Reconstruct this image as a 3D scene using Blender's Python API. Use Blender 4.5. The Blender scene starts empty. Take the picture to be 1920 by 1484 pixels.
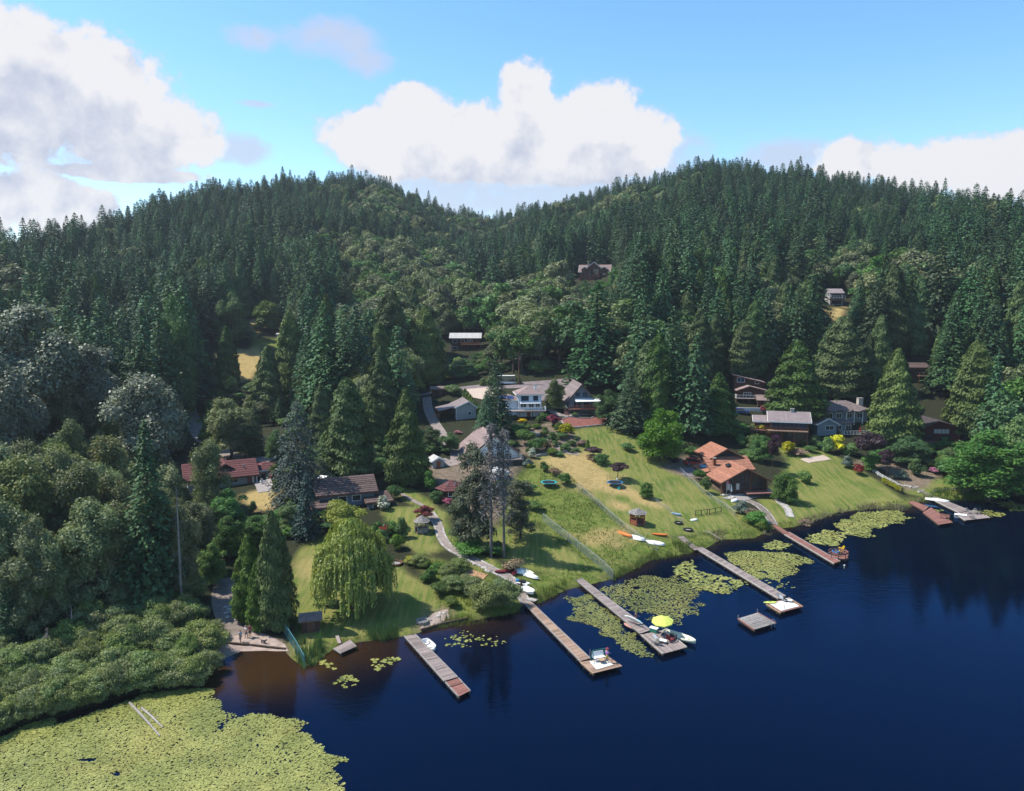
import bpy, math, random
import numpy as np
from mathutils import Vector, Matrix
R = math.radians
scene = bpy.context.scene
COL = scene.collection
# ------------------------------------------------------------------ camera
CAM_Z, PITCH, F = 43.0, R(7.0), 1423.0          # metres, downward pitch, focal length in 1920-wide pixels
cam_d = bpy.data.cameras.new('camera'); cam = bpy.data.objects.new('camera', cam_d); COL.objects.link(cam)
cam.location = (0, 0, CAM_Z); cam.rotation_euler = (R(90) - PITCH, 0, 0)
cam_d.sensor_width = 36; cam_d.lens = 36 * F / 1920; cam_d.clip_start = 1; cam_d.clip_end = 12000
scene.camera = cam
# ------------------------------------------------------------------ sun
TO_SUN = Vector((-0.56, 0.08, 0.82)).normalized()
SUN_EL = math.asin(TO_SUN.z); SUN_AZ = math.atan2(TO_SUN.x, TO_SUN.y)
sd = bpy.data.lights.new('sun', 'SUN'); sd.energy = 4.6; sd.angle = R(0.5); sd.color = (1.0, 0.95, 0.86)
sun = bpy.data.objects.new('sun', sd); COL.objects.link(sun); sun.rotation_euler = TO_SUN.to_track_quat('Z', 'Y').to_euler()
sun.location = (0, 0, 400)
# ------------------------------------------------------------------ view
scene.view_settings.view_transform = 'Standard'; scene.view_settings.look = 'None'
scene.view_settings.exposure = 0.70; scene.view_settings.gamma = 1.0; scene.view_settings.use_curve_mapping = False
cy = scene.cycles
cy.max_bounces = 5; cy.diffuse_bounces = 3; cy.glossy_bounces = 2; cy.transmission_bounces = 2; cy.transparent_max_bounces = 4
cy.volume_bounces = 0; cy.sample_clamp_indirect = 4; cy.caustics_reflective = False; cy.caustics_refractive = False
cy.use_denoising = True; cy.denoiser = 'OPENIMAGEDENOISE'; cy.denoising_input_passes = 'RGB_ALBEDO_NORMAL'; cy.denoising_prefilter = 'ACCURATE'; cy.use_adaptive_sampling = True; cy.adaptive_threshold = 0.015
# ------------------------------------------------------------------ pixel <-> world (photograph pixels, 1920 x 1484)
CP, SP = math.cos(PITCH), math.sin(PITCH)
def ray(px, py):
    u = (px - 960) / F; v = (742 - py) / F
    return np.array([u, CP + v * SP, -SP + v * CP])
def proj(p):
    x, y, z = p[0], p[1], p[2] - CAM_Z
    d = y * CP - z * SP
    return 960 + F * x / d, 742 - F * (y * SP + z * CP) / d
def projn(X, Y, Z):
    z = Z - CAM_Z; d = np.maximum(Y * CP - z * SP, 1e-3)
    return 960 + F * X / d, 742 - F * (Y * SP + z * CP) / d
def GZ(px, py, z=0.0):
    d = ray(px, py); t = (z - CAM_Z) / d[2]
    return np.array([d[0] * t, d[1] * t, z])
def el_of(px, py):
    d = ray(px, py); return math.atan2(d[2], math.hypot(d[0], d[1]))
# ------------------------------------------------------------------ node helpers
def nodes_of(name):
    m = bpy.data.materials.new(name); m.use_nodes = True
    nt = m.node_tree; nt.nodes.clear(); return m, nt
class NB:
    def __init__(s, nt): s.nt = nt
    def n(s, t, **kw):
        nd = s.nt.nodes.new(t)
        for k, v in kw.items(): setattr(nd, k, v)
        return nd
    def put(s, sock, v):
        if v is None: return
        if hasattr(v, 'links') or isinstance(v, bpy.types.NodeSocket): s.nt.links.new(v, sock)
        else:
            if isinstance(v, (tuple, list)) and len(v) == 3 and sock.type == 'RGBA': v = (*v, 1)
            sock.default_value = v
    def math(s, op, a, b=None, c=None, clamp=False):
        nd = s.n('ShaderNodeMath', operation=op, use_clamp=clamp)
        s.put(nd.inputs[0], a); s.put(nd.inputs[1], b); s.put(nd.inputs[2], c); return nd.outputs[0]
    def vmath(s, op, a, b=None, scale=None):
        nd = s.n('ShaderNodeVectorMath', operation=op)
        s.put(nd.inputs[0], a); s.put(nd.inputs[1], b)
        if scale is not None: s.put(nd.inputs['Scale'], scale)
        return nd.outputs['Value'] if op in ('LENGTH', 'DOT_PRODUCT', 'DISTANCE') else nd.outputs[0]
    def mix(s, f, a, b, blend='MIX'):
        nd = s.n('ShaderNodeMix', data_type='RGBA', blend_type=blend)
        s.put(nd.inputs[0], f); s.put(nd.inputs[6], a); s.put(nd.inputs[7], b); return nd.outputs[2]
    def noise(s, vec, scale, detail=3, rough=0.55, dist=0.0, out=0):
        nd = s.n('ShaderNodeTexNoise'); s.put(nd.inputs['Vector'], vec)
        nd.inputs['Scale'].default_value = scale; nd.inputs['Detail'].default_value = detail
        nd.inputs['Roughness'].default_value = rough; nd.inputs['Distortion'].default_value = dist
        return nd.outputs[out]
    def step(s, v, a, b, clampout=True):
        nd = s.n('ShaderNodeMapRange', interpolation_type='SMOOTHSTEP'); s.put(nd.inputs['Value'], v)
        nd.inputs['From Min'].default_value = a; nd.inputs['From Max'].default_value = b; return nd.outputs[0]
    def attr(s, name, out='Color'):
        nd = s.n('ShaderNodeAttribute'); nd.attribute_name = name; return nd.outputs[out]
    def mapping(s, vec, scale=(1, 1, 1), rot=(0, 0, 0)):
        nd = s.n('ShaderNodeMapping'); s.put(nd.inputs['Vector'], vec)
        nd.inputs['Scale'].default_value = scale; nd.inputs['Rotation'].default_value = rot; return nd.outputs[0]
# ------------------------------------------------------------------ sky: Nishita plus cumulus on the sky sphere
world = bpy.data.worlds.new('World'); scene.world = world; world.use_nodes = True
wt = world.node_tree; wt.nodes.clear(); w = NB(wt)
world.cycles.sampling_method = 'MANUAL'; world.cycles.sample_map_resolution = 512
sky = w.n('ShaderNodeTexSky', sky_type='NISHITA'); sky.sun_disc = False
sky.sun_elevation = SUN_EL; sky.sun_rotation = SUN_AZ; sky.altitude = 0; sky.air_density = 1.0; sky.dust_density = 0.3; sky.ozone_density = 2.5
bg = w.n('ShaderNodeBackground'); hsv = w.n('ShaderNodeHueSaturation'); wt.links.new(sky.outputs[0], hsv.inputs['Color']); hsv.inputs['Saturation'].default_value = 1.20; hsv.inputs['Hue'].default_value = 0.495; wt.links.new(hsv.outputs[0], bg.inputs[0]); bg.inputs[1].default_value = 0.148
tc = w.n('ShaderNodeTexCoord').outputs['Generated']
sx = w.n('ShaderNodeSeparateXYZ'); wt.links.new(tc, sx.inputs[0])
az = w.math('ARCTAN2', sx.outputs[0], sx.outputs[1]); el = w.math('ARCSINE', sx.outputs[2])
n1 = w.noise(tc, 9.0, 7, 0.58); n2 = w.noise(tc, 34.0, 5, 0.6)
n3 = w.noise(tc, 95.0, 4, 0.6)
fb = w.math('ADD', w.math('ADD', w.math('MULTIPLY', w.math('SUBTRACT', n1, 0.5), 1.9), w.math('MULTIPLY', w.math('SUBTRACT', n2, 0.5), 0.9)), w.math('MULTIPLY', w.math('SUBTRACT', n3, 0.5), 0.5))
# cumulus heads: photograph pixel centre, half width, half height, sharpness -> angles on the sky sphere
HEADS = [(60, 130, 150, 100), (170, 165, 130, 110), (255, 250, 140, 72), (-60, 190, 170, 110), (330, 268, 75, 52), (60, 195, 220, 60),
         (40, 372, 105, 50), (130, 395, 80, 42), (-70, 372, 120, 55), (250, 326, 140, 16),
         (985, 178, 56, 64), (1130, 212, 85, 60), (900, 245, 185, 58), (1060, 262, 200, 70), (770, 225, 80, 66), (680, 255, 105, 56), (1200, 260, 80, 66), (880, 290, 280, 52), (1010, 300, 260, 50), (760, 285, 150, 40),
         (1620, 300, 78, 48), (1760, 310, 130, 50), (1880, 318, 120, 55), (2050, 300, 150, 60)]
SOFT = [(630, 75, 120, 42), (690, 115, 60, 34), (470, 70, 60, 26), (890, 335, 300, 66), (1050, 355, 260, 60), (930, 385, 300, 40), (1240, 300, 120, 60), (480, 195, 40, 8), (440, 280, 80, 34), (200, 300, 120, 36), (1480, 295, 120, 34)]
def heads_field(lst, up=0.0):
    acc = None
    for (px, py, rw, rh) in lst:
        a0 = math.atan2(*ray(px, py)[:2]); e0 = el_of(px, py) - up
        dx = w.math('MULTIPLY', w.math('SUBTRACT', az, a0), F / rw); dy = w.math('MULTIPLY', w.math('SUBTRACT', el, e0), F / rh)
        v = w.math('SUBTRACT', 1.0, w.math('ADD', w.math('MULTIPLY', dx, dx), w.math('MULTIPLY', dy, dy)))
        acc = v if acc is None else w.math('SMOOTH_MAX', acc, v, 0.35)
    return acc
hfu = heads_field(HEADS, 0.062); hf = heads_field(HEADS); sf = heads_field(SOFT)
# the same kind of cumulus all round, outside the frame (|az| > 45 degrees)
far = w.math('SUBTRACT', w.math('MULTIPLY', w.noise(tc, 3.2, 4, 0.5), 4.2), w.math('ADD', 2.35, w.math('MULTIPLY', w.math('ABSOLUTE', w.math('SUBTRACT', el, 0.2)), 5.0)))
outm = w.step(w.math('ABSOLUTE', az), 0.68, 0.95)
far = w.math('SUBTRACT', far, w.math('MULTIPLY', w.math('SUBTRACT', 1.0, outm), 3.0))
hf = w.math('MAXIMUM', hf, far)
dens = w.step(w.math('ADD', w.math('ADD', w.math('MULTIPLY', hf, 0.8), 0.10), fb), 0.06, 0.46)
sdens = w.math('MULTIPLY', w.step(w.math('ADD', w.math('MULTIPLY', sf, 0.7), w.math('MULTIPLY', fb, 0.8)), 0.0, 0.75), 0.8)
mask = w.math('MAXIMUM', dens, sdens)
# relief of the heads: the noise seen again a little nearer the sun
off = w.vmath('ADD', tc, (-0.022, 0.0, 0.026))
m1 = w.noise(off, 9.0, 7, 0.58); m2 = w.noise(off, 34.0, 3, 0.6)
rel = w.math('ADD', w.math('MULTIPLY', w.math('SUBTRACT', n1, m1), 3.2), w.math('MULTIPLY', w.math('SUBTRACT', n2, m2), 1.0))
lump = w.math('MULTIPLY_ADD', w.math('SUBTRACT', w.noise(tc, 5.0, 3, 0.5), 0.5), 1.1, 0.0)
base = w.math('MULTIPLY', w.step(hfu, -0.25, 0.95), 0.47)
lit = w.math('ADD', w.math('ADD', w.math('MULTIPLY', rel, 0.62), w.math('MULTIPLY', lump, 0.22)), w.math('SUBTRACT', 1.02, base), clamp=True)
ccol = w.n('ShaderNodeValToRGB'); wt.links.new(lit, ccol.inputs[0])
cr = ccol.color_ramp; cr.elements[0].position = 0.0; cr.elements[0].color = (0.46, 0.53, 0.72, 1); cr.elements[1].position = 0.85; cr.elements[1].color = (0.95, 0.95, 0.98, 1)
e = cr.elements.new(0.45); e.color = (0.68, 0.72, 0.85, 1)
cc = w.mix(dens, (0.66, 0.72, 0.88), ccol.outputs[0])
bg2 = w.n('ShaderNodeBackground'); wt.links.new(cc, bg2.inputs[0]); bg2.inputs[1].default_value = 0.57
mx = w.n('ShaderNodeMixShader'); wt.links.new(mask, mx.inputs[0]); wt.links.new(bg.outputs[0], mx.inputs[1]); wt.links.new(bg2.outputs[0], mx.inputs[2])
wo = w.n('ShaderNodeOutputWorld'); wt.links.new(mx.outputs[0], wo.inputs[0])
# ================================================================== terrain
rng = np.random.default_rng(7); rnd = random.Random(7)
SHORE_PX = [(-700, 1700), (-300, 1480), (-80, 1400), (0, 1372), (110, 1345), (160, 1330), (240, 1305), (370, 1292), (383, 1262), (390, 1245), (412, 1232), (450, 1217), (500, 1216), (532, 1219), (545, 1237), (570, 1252), (600, 1240),
            (628, 1214), (680, 1204), (745, 1196), (770, 1191), (800, 1183), (880, 1166), (920, 1158), (965, 1150), (985, 1132), (1012, 1131), (1060, 1107), (1148, 1086), (1195, 1065), (1225, 1048), (1280, 1040),
            (1320, 1030), (1352, 1012), (1415, 1010), (1440, 994), (1492, 988), (1520, 977), (1570, 961), (1640, 953), (1700, 958), (1718, 944), (1745, 936), (1800, 938), (1855, 938), (1905, 930), (2050, 925), (2500, 915), (3400, 900)]
SHORE = np.array([GZ(a, b)[:2] for a, b in SHORE_PX])
LAND = np.vstack([SHORE, [[4000, SHORE[-1, 1]], [4000, 6000], [-4000, 6000], [-4000, SHORE[0, 1]]]])
def in_poly(X, Y, poly):
    poly = np.asarray(poly); x1, y1 = poly[:, 0], poly[:, 1]; x2, y2 = np.roll(x1, -1), np.roll(y1, -1)
    ins = np.zeros(X.shape, bool)
    for a, b, c, d in zip(x1, y1, x2, y2):
        if b == d: continue
        ins ^= ((b > Y) != (d > Y)) & (X < (c - a) * (Y - b) / (d - b) + a)
    return ins
def seg_dist(X, Y, pts, closed=False):
    best = np.full(X.shape, 1e9); pts = np.asarray(pts)
    n = len(pts); rngs = range(n if closed else n - 1)
    for i in rngs:
        a, b = pts[i], pts[(i + 1) % n]; ab = b - a; L = max(ab @ ab, 1e-9)
        t = np.clip(((X - a[0]) * ab[0] + (Y - a[1]) * ab[1]) / L, 0, 1)
        best = np.minimum(best, np.hypot(X - a[0] - t * ab[0], Y - a[1] - t * ab[1]))
    return best
def vnoise(X, Y, sc, seed):
    r = np.random.default_rng(seed); T = r.random((64, 64))
    x, y = X / sc, Y / sc; i, j = np.floor(x).astype(int), np.floor(y).astype(int); fx, fy = x - i, y - j
    fx = fx * fx * (3 - 2 * fx); fy = fy * fy * (3 - 2 * fy)
    g = lambda a, b: T[a % 64, b % 64]
    return (g(i, j) * (1 - fx) + g(i + 1, j) * fx) * (1 - fy) + (g(i, j + 1) * (1 - fx) + g(i + 1, j + 1) * fx) * fy
CREST = [(-900, 440, 520), (-200, 425, 430), (0, 420, 420), (100, 415, 430), (150, 402, 450), (250, 374, 500), (350, 348, 540), (450, 328, 580), (550, 314, 610), (650, 306, 620), (720, 314, 620), (780, 348, 640), (830, 375, 690), (900, 393, 740), (950, 388, 680),
         (1000, 370, 620), (1100, 350, 590), (1200, 316, 570), (1300, 288, 560), (1400, 291, 550), (1500, 304, 540), (1600, 318, 520), (1700, 336, 500), (1800, 344, 470), (1920, 350, 430), (2300, 370, 420), (3000, 420, 460)]
cpx = np.array([c[0] for c in CREST], float); cD = np.array([c[2] for c in CREST], float)
cZ = np.array([CAM_Z + c[2] * math.tan(el_of(c[0], c[1])) - 24 for c in CREST])
def height_fn(X, Y):
    s = seg_dist(X, Y, SHORE); ins = in_poly(X, Y, LAND); s = np.where(ins, s, -s)
    px = 960 + F * X / np.maximum(Y, 1.0) / CP; px = np.clip(px, -900, 3000)
    k = np.interp(px, [300, 560, 900, 1050], [0.30, 0.42, 0.85, 1.0])
    sc = np.clip(s, 0, 110)
    low = np.where(sc < 65, 0.12 * sc + 0.0009 * sc ** 2, 11.6 + 0.2 * (sc - 65)) * k + 0.35 * np.clip(s / 2.0, 0, 1)
    r = np.hypot(X, Y); D = np.interp(px, cpx, cD); Zc = np.interp(px, cpx, cZ)
    r0 = np.interp(px, [0, 500, 900, 1200, 1900], [200, 240, 235, 215, 215])
    t = np.clip((r - r0) / (D - r0), 0, 1); T = t ** 1.22
    z = low + (Zc - low) * T
    z = z - np.clip((r - D) / 700, 0, 1) ** 1.3 * np.maximum(Zc - 5, 0) * 0.9
    z = z + np.where(t > 0.02, (vnoise(X, Y, 37, 3) - 0.5) * 7 * np.clip(t * 4, 0, 1), 0) * (r < D + 100)
    z = z + (vnoise(X, Y, 9, 5) - 0.5) * 0.35 * np.clip(s / 8, 0, 1)
    return np.where(s > 0, z, np.maximum(-2.5, s * 0.18 - 0.05)), s
def axis_pts(a, b, d, far, n):
    core = np.arange(a, b + 1e-6, d); g = np.cumsum(d * 1.13 ** np.arange(1, n + 1)); g = g * min(1.0, 1e9)
    lo = a - g; hi = b + g
    return np.concatenate([lo[::-1], core, hi])
XS = axis_pts(-115, 155, 1.1, 3000, 46); YS = axis_pts(48, 262, 1.1, 3000, 46)
YS = YS[YS > -900]
GX, GY = np.meshgrid(XS, YS); GH, GS = height_fn(GX, GY)
def hgt(x, y):
    x = np.asarray(x, float); y = np.asarray(y, float)
    i = np.clip(np.searchsorted(XS, x) - 1, 0, len(XS) - 2); j = np.clip(np.searchsorted(YS, y) - 1, 0, len(YS) - 2)
    fx = (x - XS[i]) / (XS[i + 1] - XS[i]); fy = (y - YS[j]) / (YS[j + 1] - YS[j])
    a, b, c, d = GH[j, i], GH[j, i + 1], GH[j + 1, i], GH[j + 1, i + 1]
    return np.where(fx + fy < 1, a + (b - a) * fx + (c - a) * fy, d + (c - d) * (1 - fx) + (b - d) * (1 - fy))
_TT = np.concatenate([np.arange(40, 320, 0.4), np.arange(320, 1400, 1.5)])
def G(px, py):
    d = ray(px, py); X = d[0] * _TT; Y = d[1] * _TT; Z = CAM_Z + d[2] * _TT
    h = np.maximum(hgt(X, Y), 0.0); hit = np.nonzero(Z <= h)[0]
    if len(hit) == 0: i = len(_TT) - 1
    else: i = hit[0]
    if i > 0 and len(hit):
        e0 = Z[i - 1] - h[i - 1]; e1 = Z[i] - h[i]; t = _TT[i - 1] + (_TT[i] - _TT[i - 1]) * e0 / max(e0 - e1, 1e-6)
    else: t = _TT[i]
    x, y = d[0] * t, d[1] * t
    return np.array([x, y, max(float(hgt(x, y)), 0.0)])
def Gs(pts): return np.array([G(a, b) for a, b in pts])
def mpp(p): return float((p[1] * CP - (p[2] - CAM_Z) * SP) / F)        # metres per photograph pixel at a point
# ------------------------------------------------------------------ mesh helpers
def np_mesh(name, V, Fa, mats=(), tone=None, midx=None, smooth=False):
    """V (n,3); Fa (m,k) all faces of k corners, or a list of such arrays"""
    me = bpy.data.meshes.new(name); V = np.asarray(V, np.float32)
    fl = Fa if isinstance(Fa, list) else [Fa]; fl = [np.asarray(f, np.int32) for f in fl if len(f)]
    me.vertices.add(len(V)); me.vertices.foreach_set('co', V.ravel())
    nl = sum(f.size for f in fl); npol = sum(len(f) for f in fl)
    me.loops.add(nl); me.polygons.add(npol)
    me.loops.foreach_set('vertex_index', np.concatenate([f.ravel() for f in fl]))
    tot = np.concatenate([np.full(len(f), f.shape[1], np.int32) for f in fl]); st = np.concatenate([[0], np.cumsum(tot)[:-1]]).astype(np.int32)
    me.polygons.foreach_set('loop_start', st); me.polygons.foreach_set('loop_total', tot)
    if midx is not None: me.polygons.foreach_set('material_index', np.asarray(midx, np.int32))
    if smooth: me.polygons.foreach_set('use_smooth', np.ones(npol, bool))
    if tone is not None:
        a = me.attributes.new('tone', 'FLOAT', 'FACE'); a.data.foreach_set('value', np.asarray(tone, np.float32))
    me.update(calc_edges=True); me.validate()
    for m in (mats if isinstance(mats, (list, tuple)) else [mats]): me.materials.append(m)
    return me
def link(name, me, parent=None):
    o = bpy.data.objects.new(name, me); COL.objects.link(o)
    if parent is not None: o.parent = parent
    return o
def tag(o, label=None, cat=None, group=None, kind=None):
    if label: o['label'] = label
    if cat: o['category'] = cat
    if group: o['group'] = group
    if kind: o['kind'] = kind
    return o
def thing(name, loc, rz, label, cat, group=None):
    o = bpy.data.objects.new(name, None); COL.objects.link(o); o.empty_display_size = 0.3
    o.location = [float(v) for v in loc]; o.rotation_euler = (0, 0, rz); return tag(o, label, cat, group)
def copy_tree(o, parent=None):
    c = o.copy(); COL.objects.link(c); c.parent = parent
    for ch in list(o.children): copy_tree(ch, c)
    return c
# ------------------------------------------------------------------ zones of the ground
Z_LAWN = [[(1075, 806), (1168, 797), (1190, 825), (1262, 868), (1312, 905), (1372, 937), (1410, 958), (1400, 985), (1330, 1000), (1250, 1010), (1190, 1000), (1150, 968), (1105, 925), (1065, 890), (1020, 868), (1000, 855)],
          [(1420, 940), (1440, 920), (1475, 885), (1470, 850), (1545, 845), (1590, 868), (1650, 905), (1705, 945), (1640, 955), (1560, 963), (1500, 985), (1455, 985)],
          [(1690, 905), (1760, 897), (1830, 905), (1860, 936), (1740, 936), (1700, 925)],
          [(540, 1215), (556, 1170), (535, 1090), (560, 1040), (590, 1000), (640, 1010), (720, 1045), (760, 1070), (810, 1110), (860, 1150), (800, 1186), (740, 1196), (640, 1206), (560, 1245)],
          [(725, 915), (770, 915), (835, 960), (845, 1000), (890, 1030), (950, 1070), (935, 1078), (860, 1045), (826, 1000), (810, 960), (760, 940)],
          [(720, 955), (790, 950), (815, 1000), (830, 1030), (790, 1040), (740, 1010)],
          [(930, 985), (1000, 985), (1110, 1060), (1080, 1075), (990, 1070), (900, 1020)],
          [(1460, 840), (1540, 838), (1530, 856), (1470, 860)]]
Z_ROUGH = [[(930, 990), (960, 900), (1010, 860), (1065, 890), (1105, 925), (1150, 968), (1190, 1000), (1250, 1010), (1330, 1000), (1420, 960), (1450, 990), (1400, 1012), (1340, 1025), (1280, 1042), (1225, 1050), (1150, 1088), (1060, 1108), (1000, 1132), (950, 1080), (1110, 1062), (1000, 985)],
           [(1500, 985), (1640, 952), (1705, 945), (1860, 936), (1860, 930), (1720, 935), (1640, 945), (1560, 958), (1490, 975), (1400, 995), (1400, 1015), (1470, 1000)],
           [(790, 1050), (900, 1060), (980, 1120), (980, 1150), (880, 1168), (830, 1160)],
           [(545, 1235), (640, 1200), (740, 1185), (770, 1192), (640, 1215), (570, 1255)],
           [(355, 775), (372, 775), (420, 838), (400, 838)], [(500, 640), (540, 630), (540, 655), (470, 655), (470, 625)]]
Z_DRY = [[(1003, 862), (1092, 846), (1116, 862), (1140, 888), (1182, 925), (1150, 925), (1120, 918), (1085, 902), (1045, 884), (1018, 874)],
         [(1060, 885), (1120, 905), (1110, 925), (1075, 908)], [(1195, 925), (1240, 945), (1250, 958), (1200, 940)], [(1090, 1005), (1170, 990), (1165, 1010), (1110, 1022)], [(1148, 935), (1175, 950), (1168, 958), (1148, 945)],
         [(403, 702), (418, 664), (484, 652), (500, 668), (475, 702), (440, 722)], [(448, 618), (480, 600), (505, 618), (470, 630)], [(458, 930), (512, 918), (520, 956), (470, 962)], [(560, 1062), (620, 1050), (610, 1075), (560, 1080)],
         [(365, 800), (376, 795), (450, 850), (440, 856)], [(1560, 580), (1578, 576), (1578, 594), (1562, 596)]]
Z_SOIL = [[(965, 850), (985, 800), (1050, 790), (1090, 830), (1085, 845), (1000, 858)], [(1600, 870), (1660, 880), (1700, 920), (1740, 915), (1760, 890), (1700, 870), (1640, 850)], [(800, 880), (880, 850), (990, 860), (960, 900), (930, 990), (850, 950)],
          [(385, 1240), (410, 1205), (405, 1130), (425, 1080), (445, 1090), (440, 1150), (470, 1185), (530, 1200), (540, 1225), (450, 1222), (400, 1245)], [(785, 1180), (795, 1160), (830, 1140), (850, 1145), (830, 1170)], [(1230, 875), (1310, 850), (1340, 900), (1380, 930), (1310, 905)]]
def zone_weight(polys, soft):
    W = np.zeros(GX.shape)
    for p in polys:
        q = Gs(p)[:, :2]; x0, y0 = q.min(0) - 8; x1, y1 = q.max(0) + 8
        j = np.nonzero((YS > y0) & (YS < y1))[0]; i = np.nonzero((XS > x0) & (XS < x1))[0]
        if len(i) == 0 or len(j) == 0: continue
        sl = np.ix_(j, i); X, Y = GX[sl], GY[sl]
        d = seg_dist(X, Y, q, True); d = np.where(in_poly(X, Y, q), d, -d) + (vnoise(X, Y, 3.1, 11) - 0.5) * soft
        W[sl] = np.maximum(W[sl], np.clip(0.5 + d / soft, 0, 1))
    return W
WL, WR, WD, WS = zone_weight(Z_LAWN, 1.2), zone_weight(Z_ROUGH, 2.5), zone_weight(Z_DRY, 4.0), zone_weight(Z_SOIL, 1.5)
CLEAR = np.maximum(np.maximum(WL, WR), np.maximum(WD, WS))
def grid_at(A, x, y):
    i = np.clip(np.searchsorted(XS, x), 0, len(XS) - 1); j = np.clip(np.searchsorted(YS, y), 0, len(YS) - 1); return A[j, i]
ny, nx = GX.shape
idx = np.arange(ny * nx).reshape(ny, nx)
quads = np.stack([idx[:-1, :-1], idx[:-1, 1:], idx[1:, 1:], idx[1:, :-1]], -1).reshape(-1, 4)
tris = np.concatenate([quads[:, [0, 1, 3]], quads[:, [1, 2, 3]]])
m, nt = nodes_of('ground'); g = NB(nt)
geo = g.n('ShaderNodeNewGeometry'); P = geo.outputs['Position']
zc = g.n('ShaderNodeSeparateColor'); nt.links.new(g.attr('zone'), zc.inputs[0])
soilw = g.attr('soilw', 'Fac')
nA, nB, nC = g.noise(P, 0.16, 4), g.noise(P, 0.9, 4, 0.65), g.noise(P, 5.5, 3, 0.7)
stripe = g.noise(g.mapping(P, (1.6, 0.10, 1), (0, 0, R(-35))), 1.0, 2)
floor_c = g.mix(nB, (0.020, 0.022, 0.012), (0.036, 0.040, 0.018))
lawn_c = g.mix(g.step(nA, 0.35, 0.65), (0.092, 0.138, 0.026), (0.165, 0.185, 0.044))
lawn_c = g.mix(g.math('MULTIPLY', g.step(stripe, 0.40, 0.62), 0.62), lawn_c, (0.245, 0.215, 0.075))
lawn_c = g.mix(g.math('MULTIPLY', g.step(nC, 0.4, 0.75), 0.35), lawn_c, (0.07, 0.085, 0.018))
rough_c = g.mix(g.step(nB, 0.3, 0.7), (0.085, 0.130, 0.022), (0.17, 0.18, 0.045))
rough_c = g.mix(g.math('MULTIPLY', g.step(nA, 0.52, 0.72), 0.6), rough_c, (0.21, 0.17, 0.075))
dry_c = g.mix(g.step(nB, 0.25, 0.75), (0.42, 0.30, 0.125), (0.28, 0.22, 0.08))
dry_c = g.mix(g.math('MULTIPLY', g.step(nC, 0.35, 0.7), 0.4), dry_c, (0.42, 0.31, 0.15))
soil_c = g.mix(g.step(nB, 0.3, 0.7), (0.22, 0.165, 0.125), (0.12, 0.095, 0.06))
c = g.mix(zc.outputs[2], floor_c, rough_c); c = g.mix(zc.outputs[0], c, lawn_c)
c = g.mix(soilw, c, soil_c)
dw = g.math('MULTIPLY', zc.outputs[1], g.step(g.math('ADD', nB, g.math('MULTIPLY', nA, 0.5)), 0.45, 0.8)); c = g.mix(g.math('ADD', dw, g.math('MULTIPLY', zc.outputs[1], 0.5), clamp=True), c, dry_c)
bs = g.n('ShaderNodeBsdfPrincipled'); nt.links.new(c, bs.inputs['Base Color']); bs.inputs['Roughness'].default_value = 0.95; bs.inputs['Specular IOR Level'].default_value = 0.1
bp = g.n('ShaderNodeBump'); bp.inputs['Strength'].default_value = 0.9; bp.inputs['Distance'].default_value = 0.25; nt.links.new(g.math('ADD', nC, g.math('MULTIPLY', nB, 1.5)), bp.inputs['Height']); nt.links.new(bp.outputs[0], bs.inputs['Normal'])
o_ = g.n('ShaderNodeOutputMaterial'); nt.links.new(bs.outputs[0], o_.inputs[0])
me = np_mesh('ground', np.stack([GX.ravel(), GY.ravel(), GH.ravel()], -1), tris, m, smooth=True)
a = me.color_attributes.new('zone', 'FLOAT_COLOR', 'POINT')
a.data.foreach_set('color', np.stack([WL, WD, WR, np.ones_like(WL)], -1).astype(np.float32).ravel())
a = me.attributes.new('soilw', 'FLOAT', 'POINT'); a.data.foreach_set('value', WS.astype(np.float32).ravel())
tag(link('ground', me), kind='structure')
# ------------------------------------------------------------------ lake
wx = axis_pts(-110, 150, 2.0, 0, 40); wy = axis_pts(30, 190, 2.0, 0, 40); wy = wy[wy > -600]; wy = wy[wy < 420]
WX, WY = np.meshgrid(wx, wy); ws = -seg_dist(WX, WY, SHORE) * np.where(in_poly(WX, WY, LAND), -1, 1)
cove = GZ(470, 1262)[:2]; cove2 = GZ(672, 1228)[:2]; cove3 = GZ(905, 1180)[:2]
sh = np.exp(-((WX - cove[0]) / 8.5) ** 2 - ((WY - cove[1]) / 5.5) ** 2) * 1.25 + 0.55 * np.exp(-((WX - cove2[0]) / 9) ** 2 - ((WY - cove2[1]) / 4) ** 2) + 0.35 * np.exp(-((WX - cove3[0]) / 8) ** 2 - ((WY - cove3[1]) / 3) ** 2) + 0.45 * np.clip(1 + ws / 3.0, 0, 1)
ny, nx = WX.shape; idx = np.arange(ny * nx).reshape(ny, nx)
quads = np.stack([idx[:-1, :-1], idx[:-1, 1:], idx[1:, 1:], idx[1:, :-1]], -1).reshape(-1, 4)
m, nt = nodes_of('lake_water'); g = NB(nt); P = g.n('ShaderNodeNewGeometry').outputs['Position']
shal = g.math('MULTIPLY', g.attr('shallow', 'Fac'), g.math('ADD', 0.6, g.math('MULTIPLY', g.noise(P, 0.25, 3), 0.8)), clamp=True)
wc = g.mix(shal, (0.0002, 0.0019, 0.0088), (0.030, 0.0155, 0.0055))
rip = g.math('ADD', g.math('MULTIPLY', g.noise(g.mapping(P, (0.55, 1.5, 1), (0, 0, R(12))), 1.0, 3, 0.55), 1.0), g.math('MULTIPLY', g.noise(g.mapping(P, (2.2, 4.5, 1), (0, 0, R(12))), 1.0, 2), 0.3))
calm = g.step(g.noise(P, 0.035, 2), 0.35, 0.7)
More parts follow.
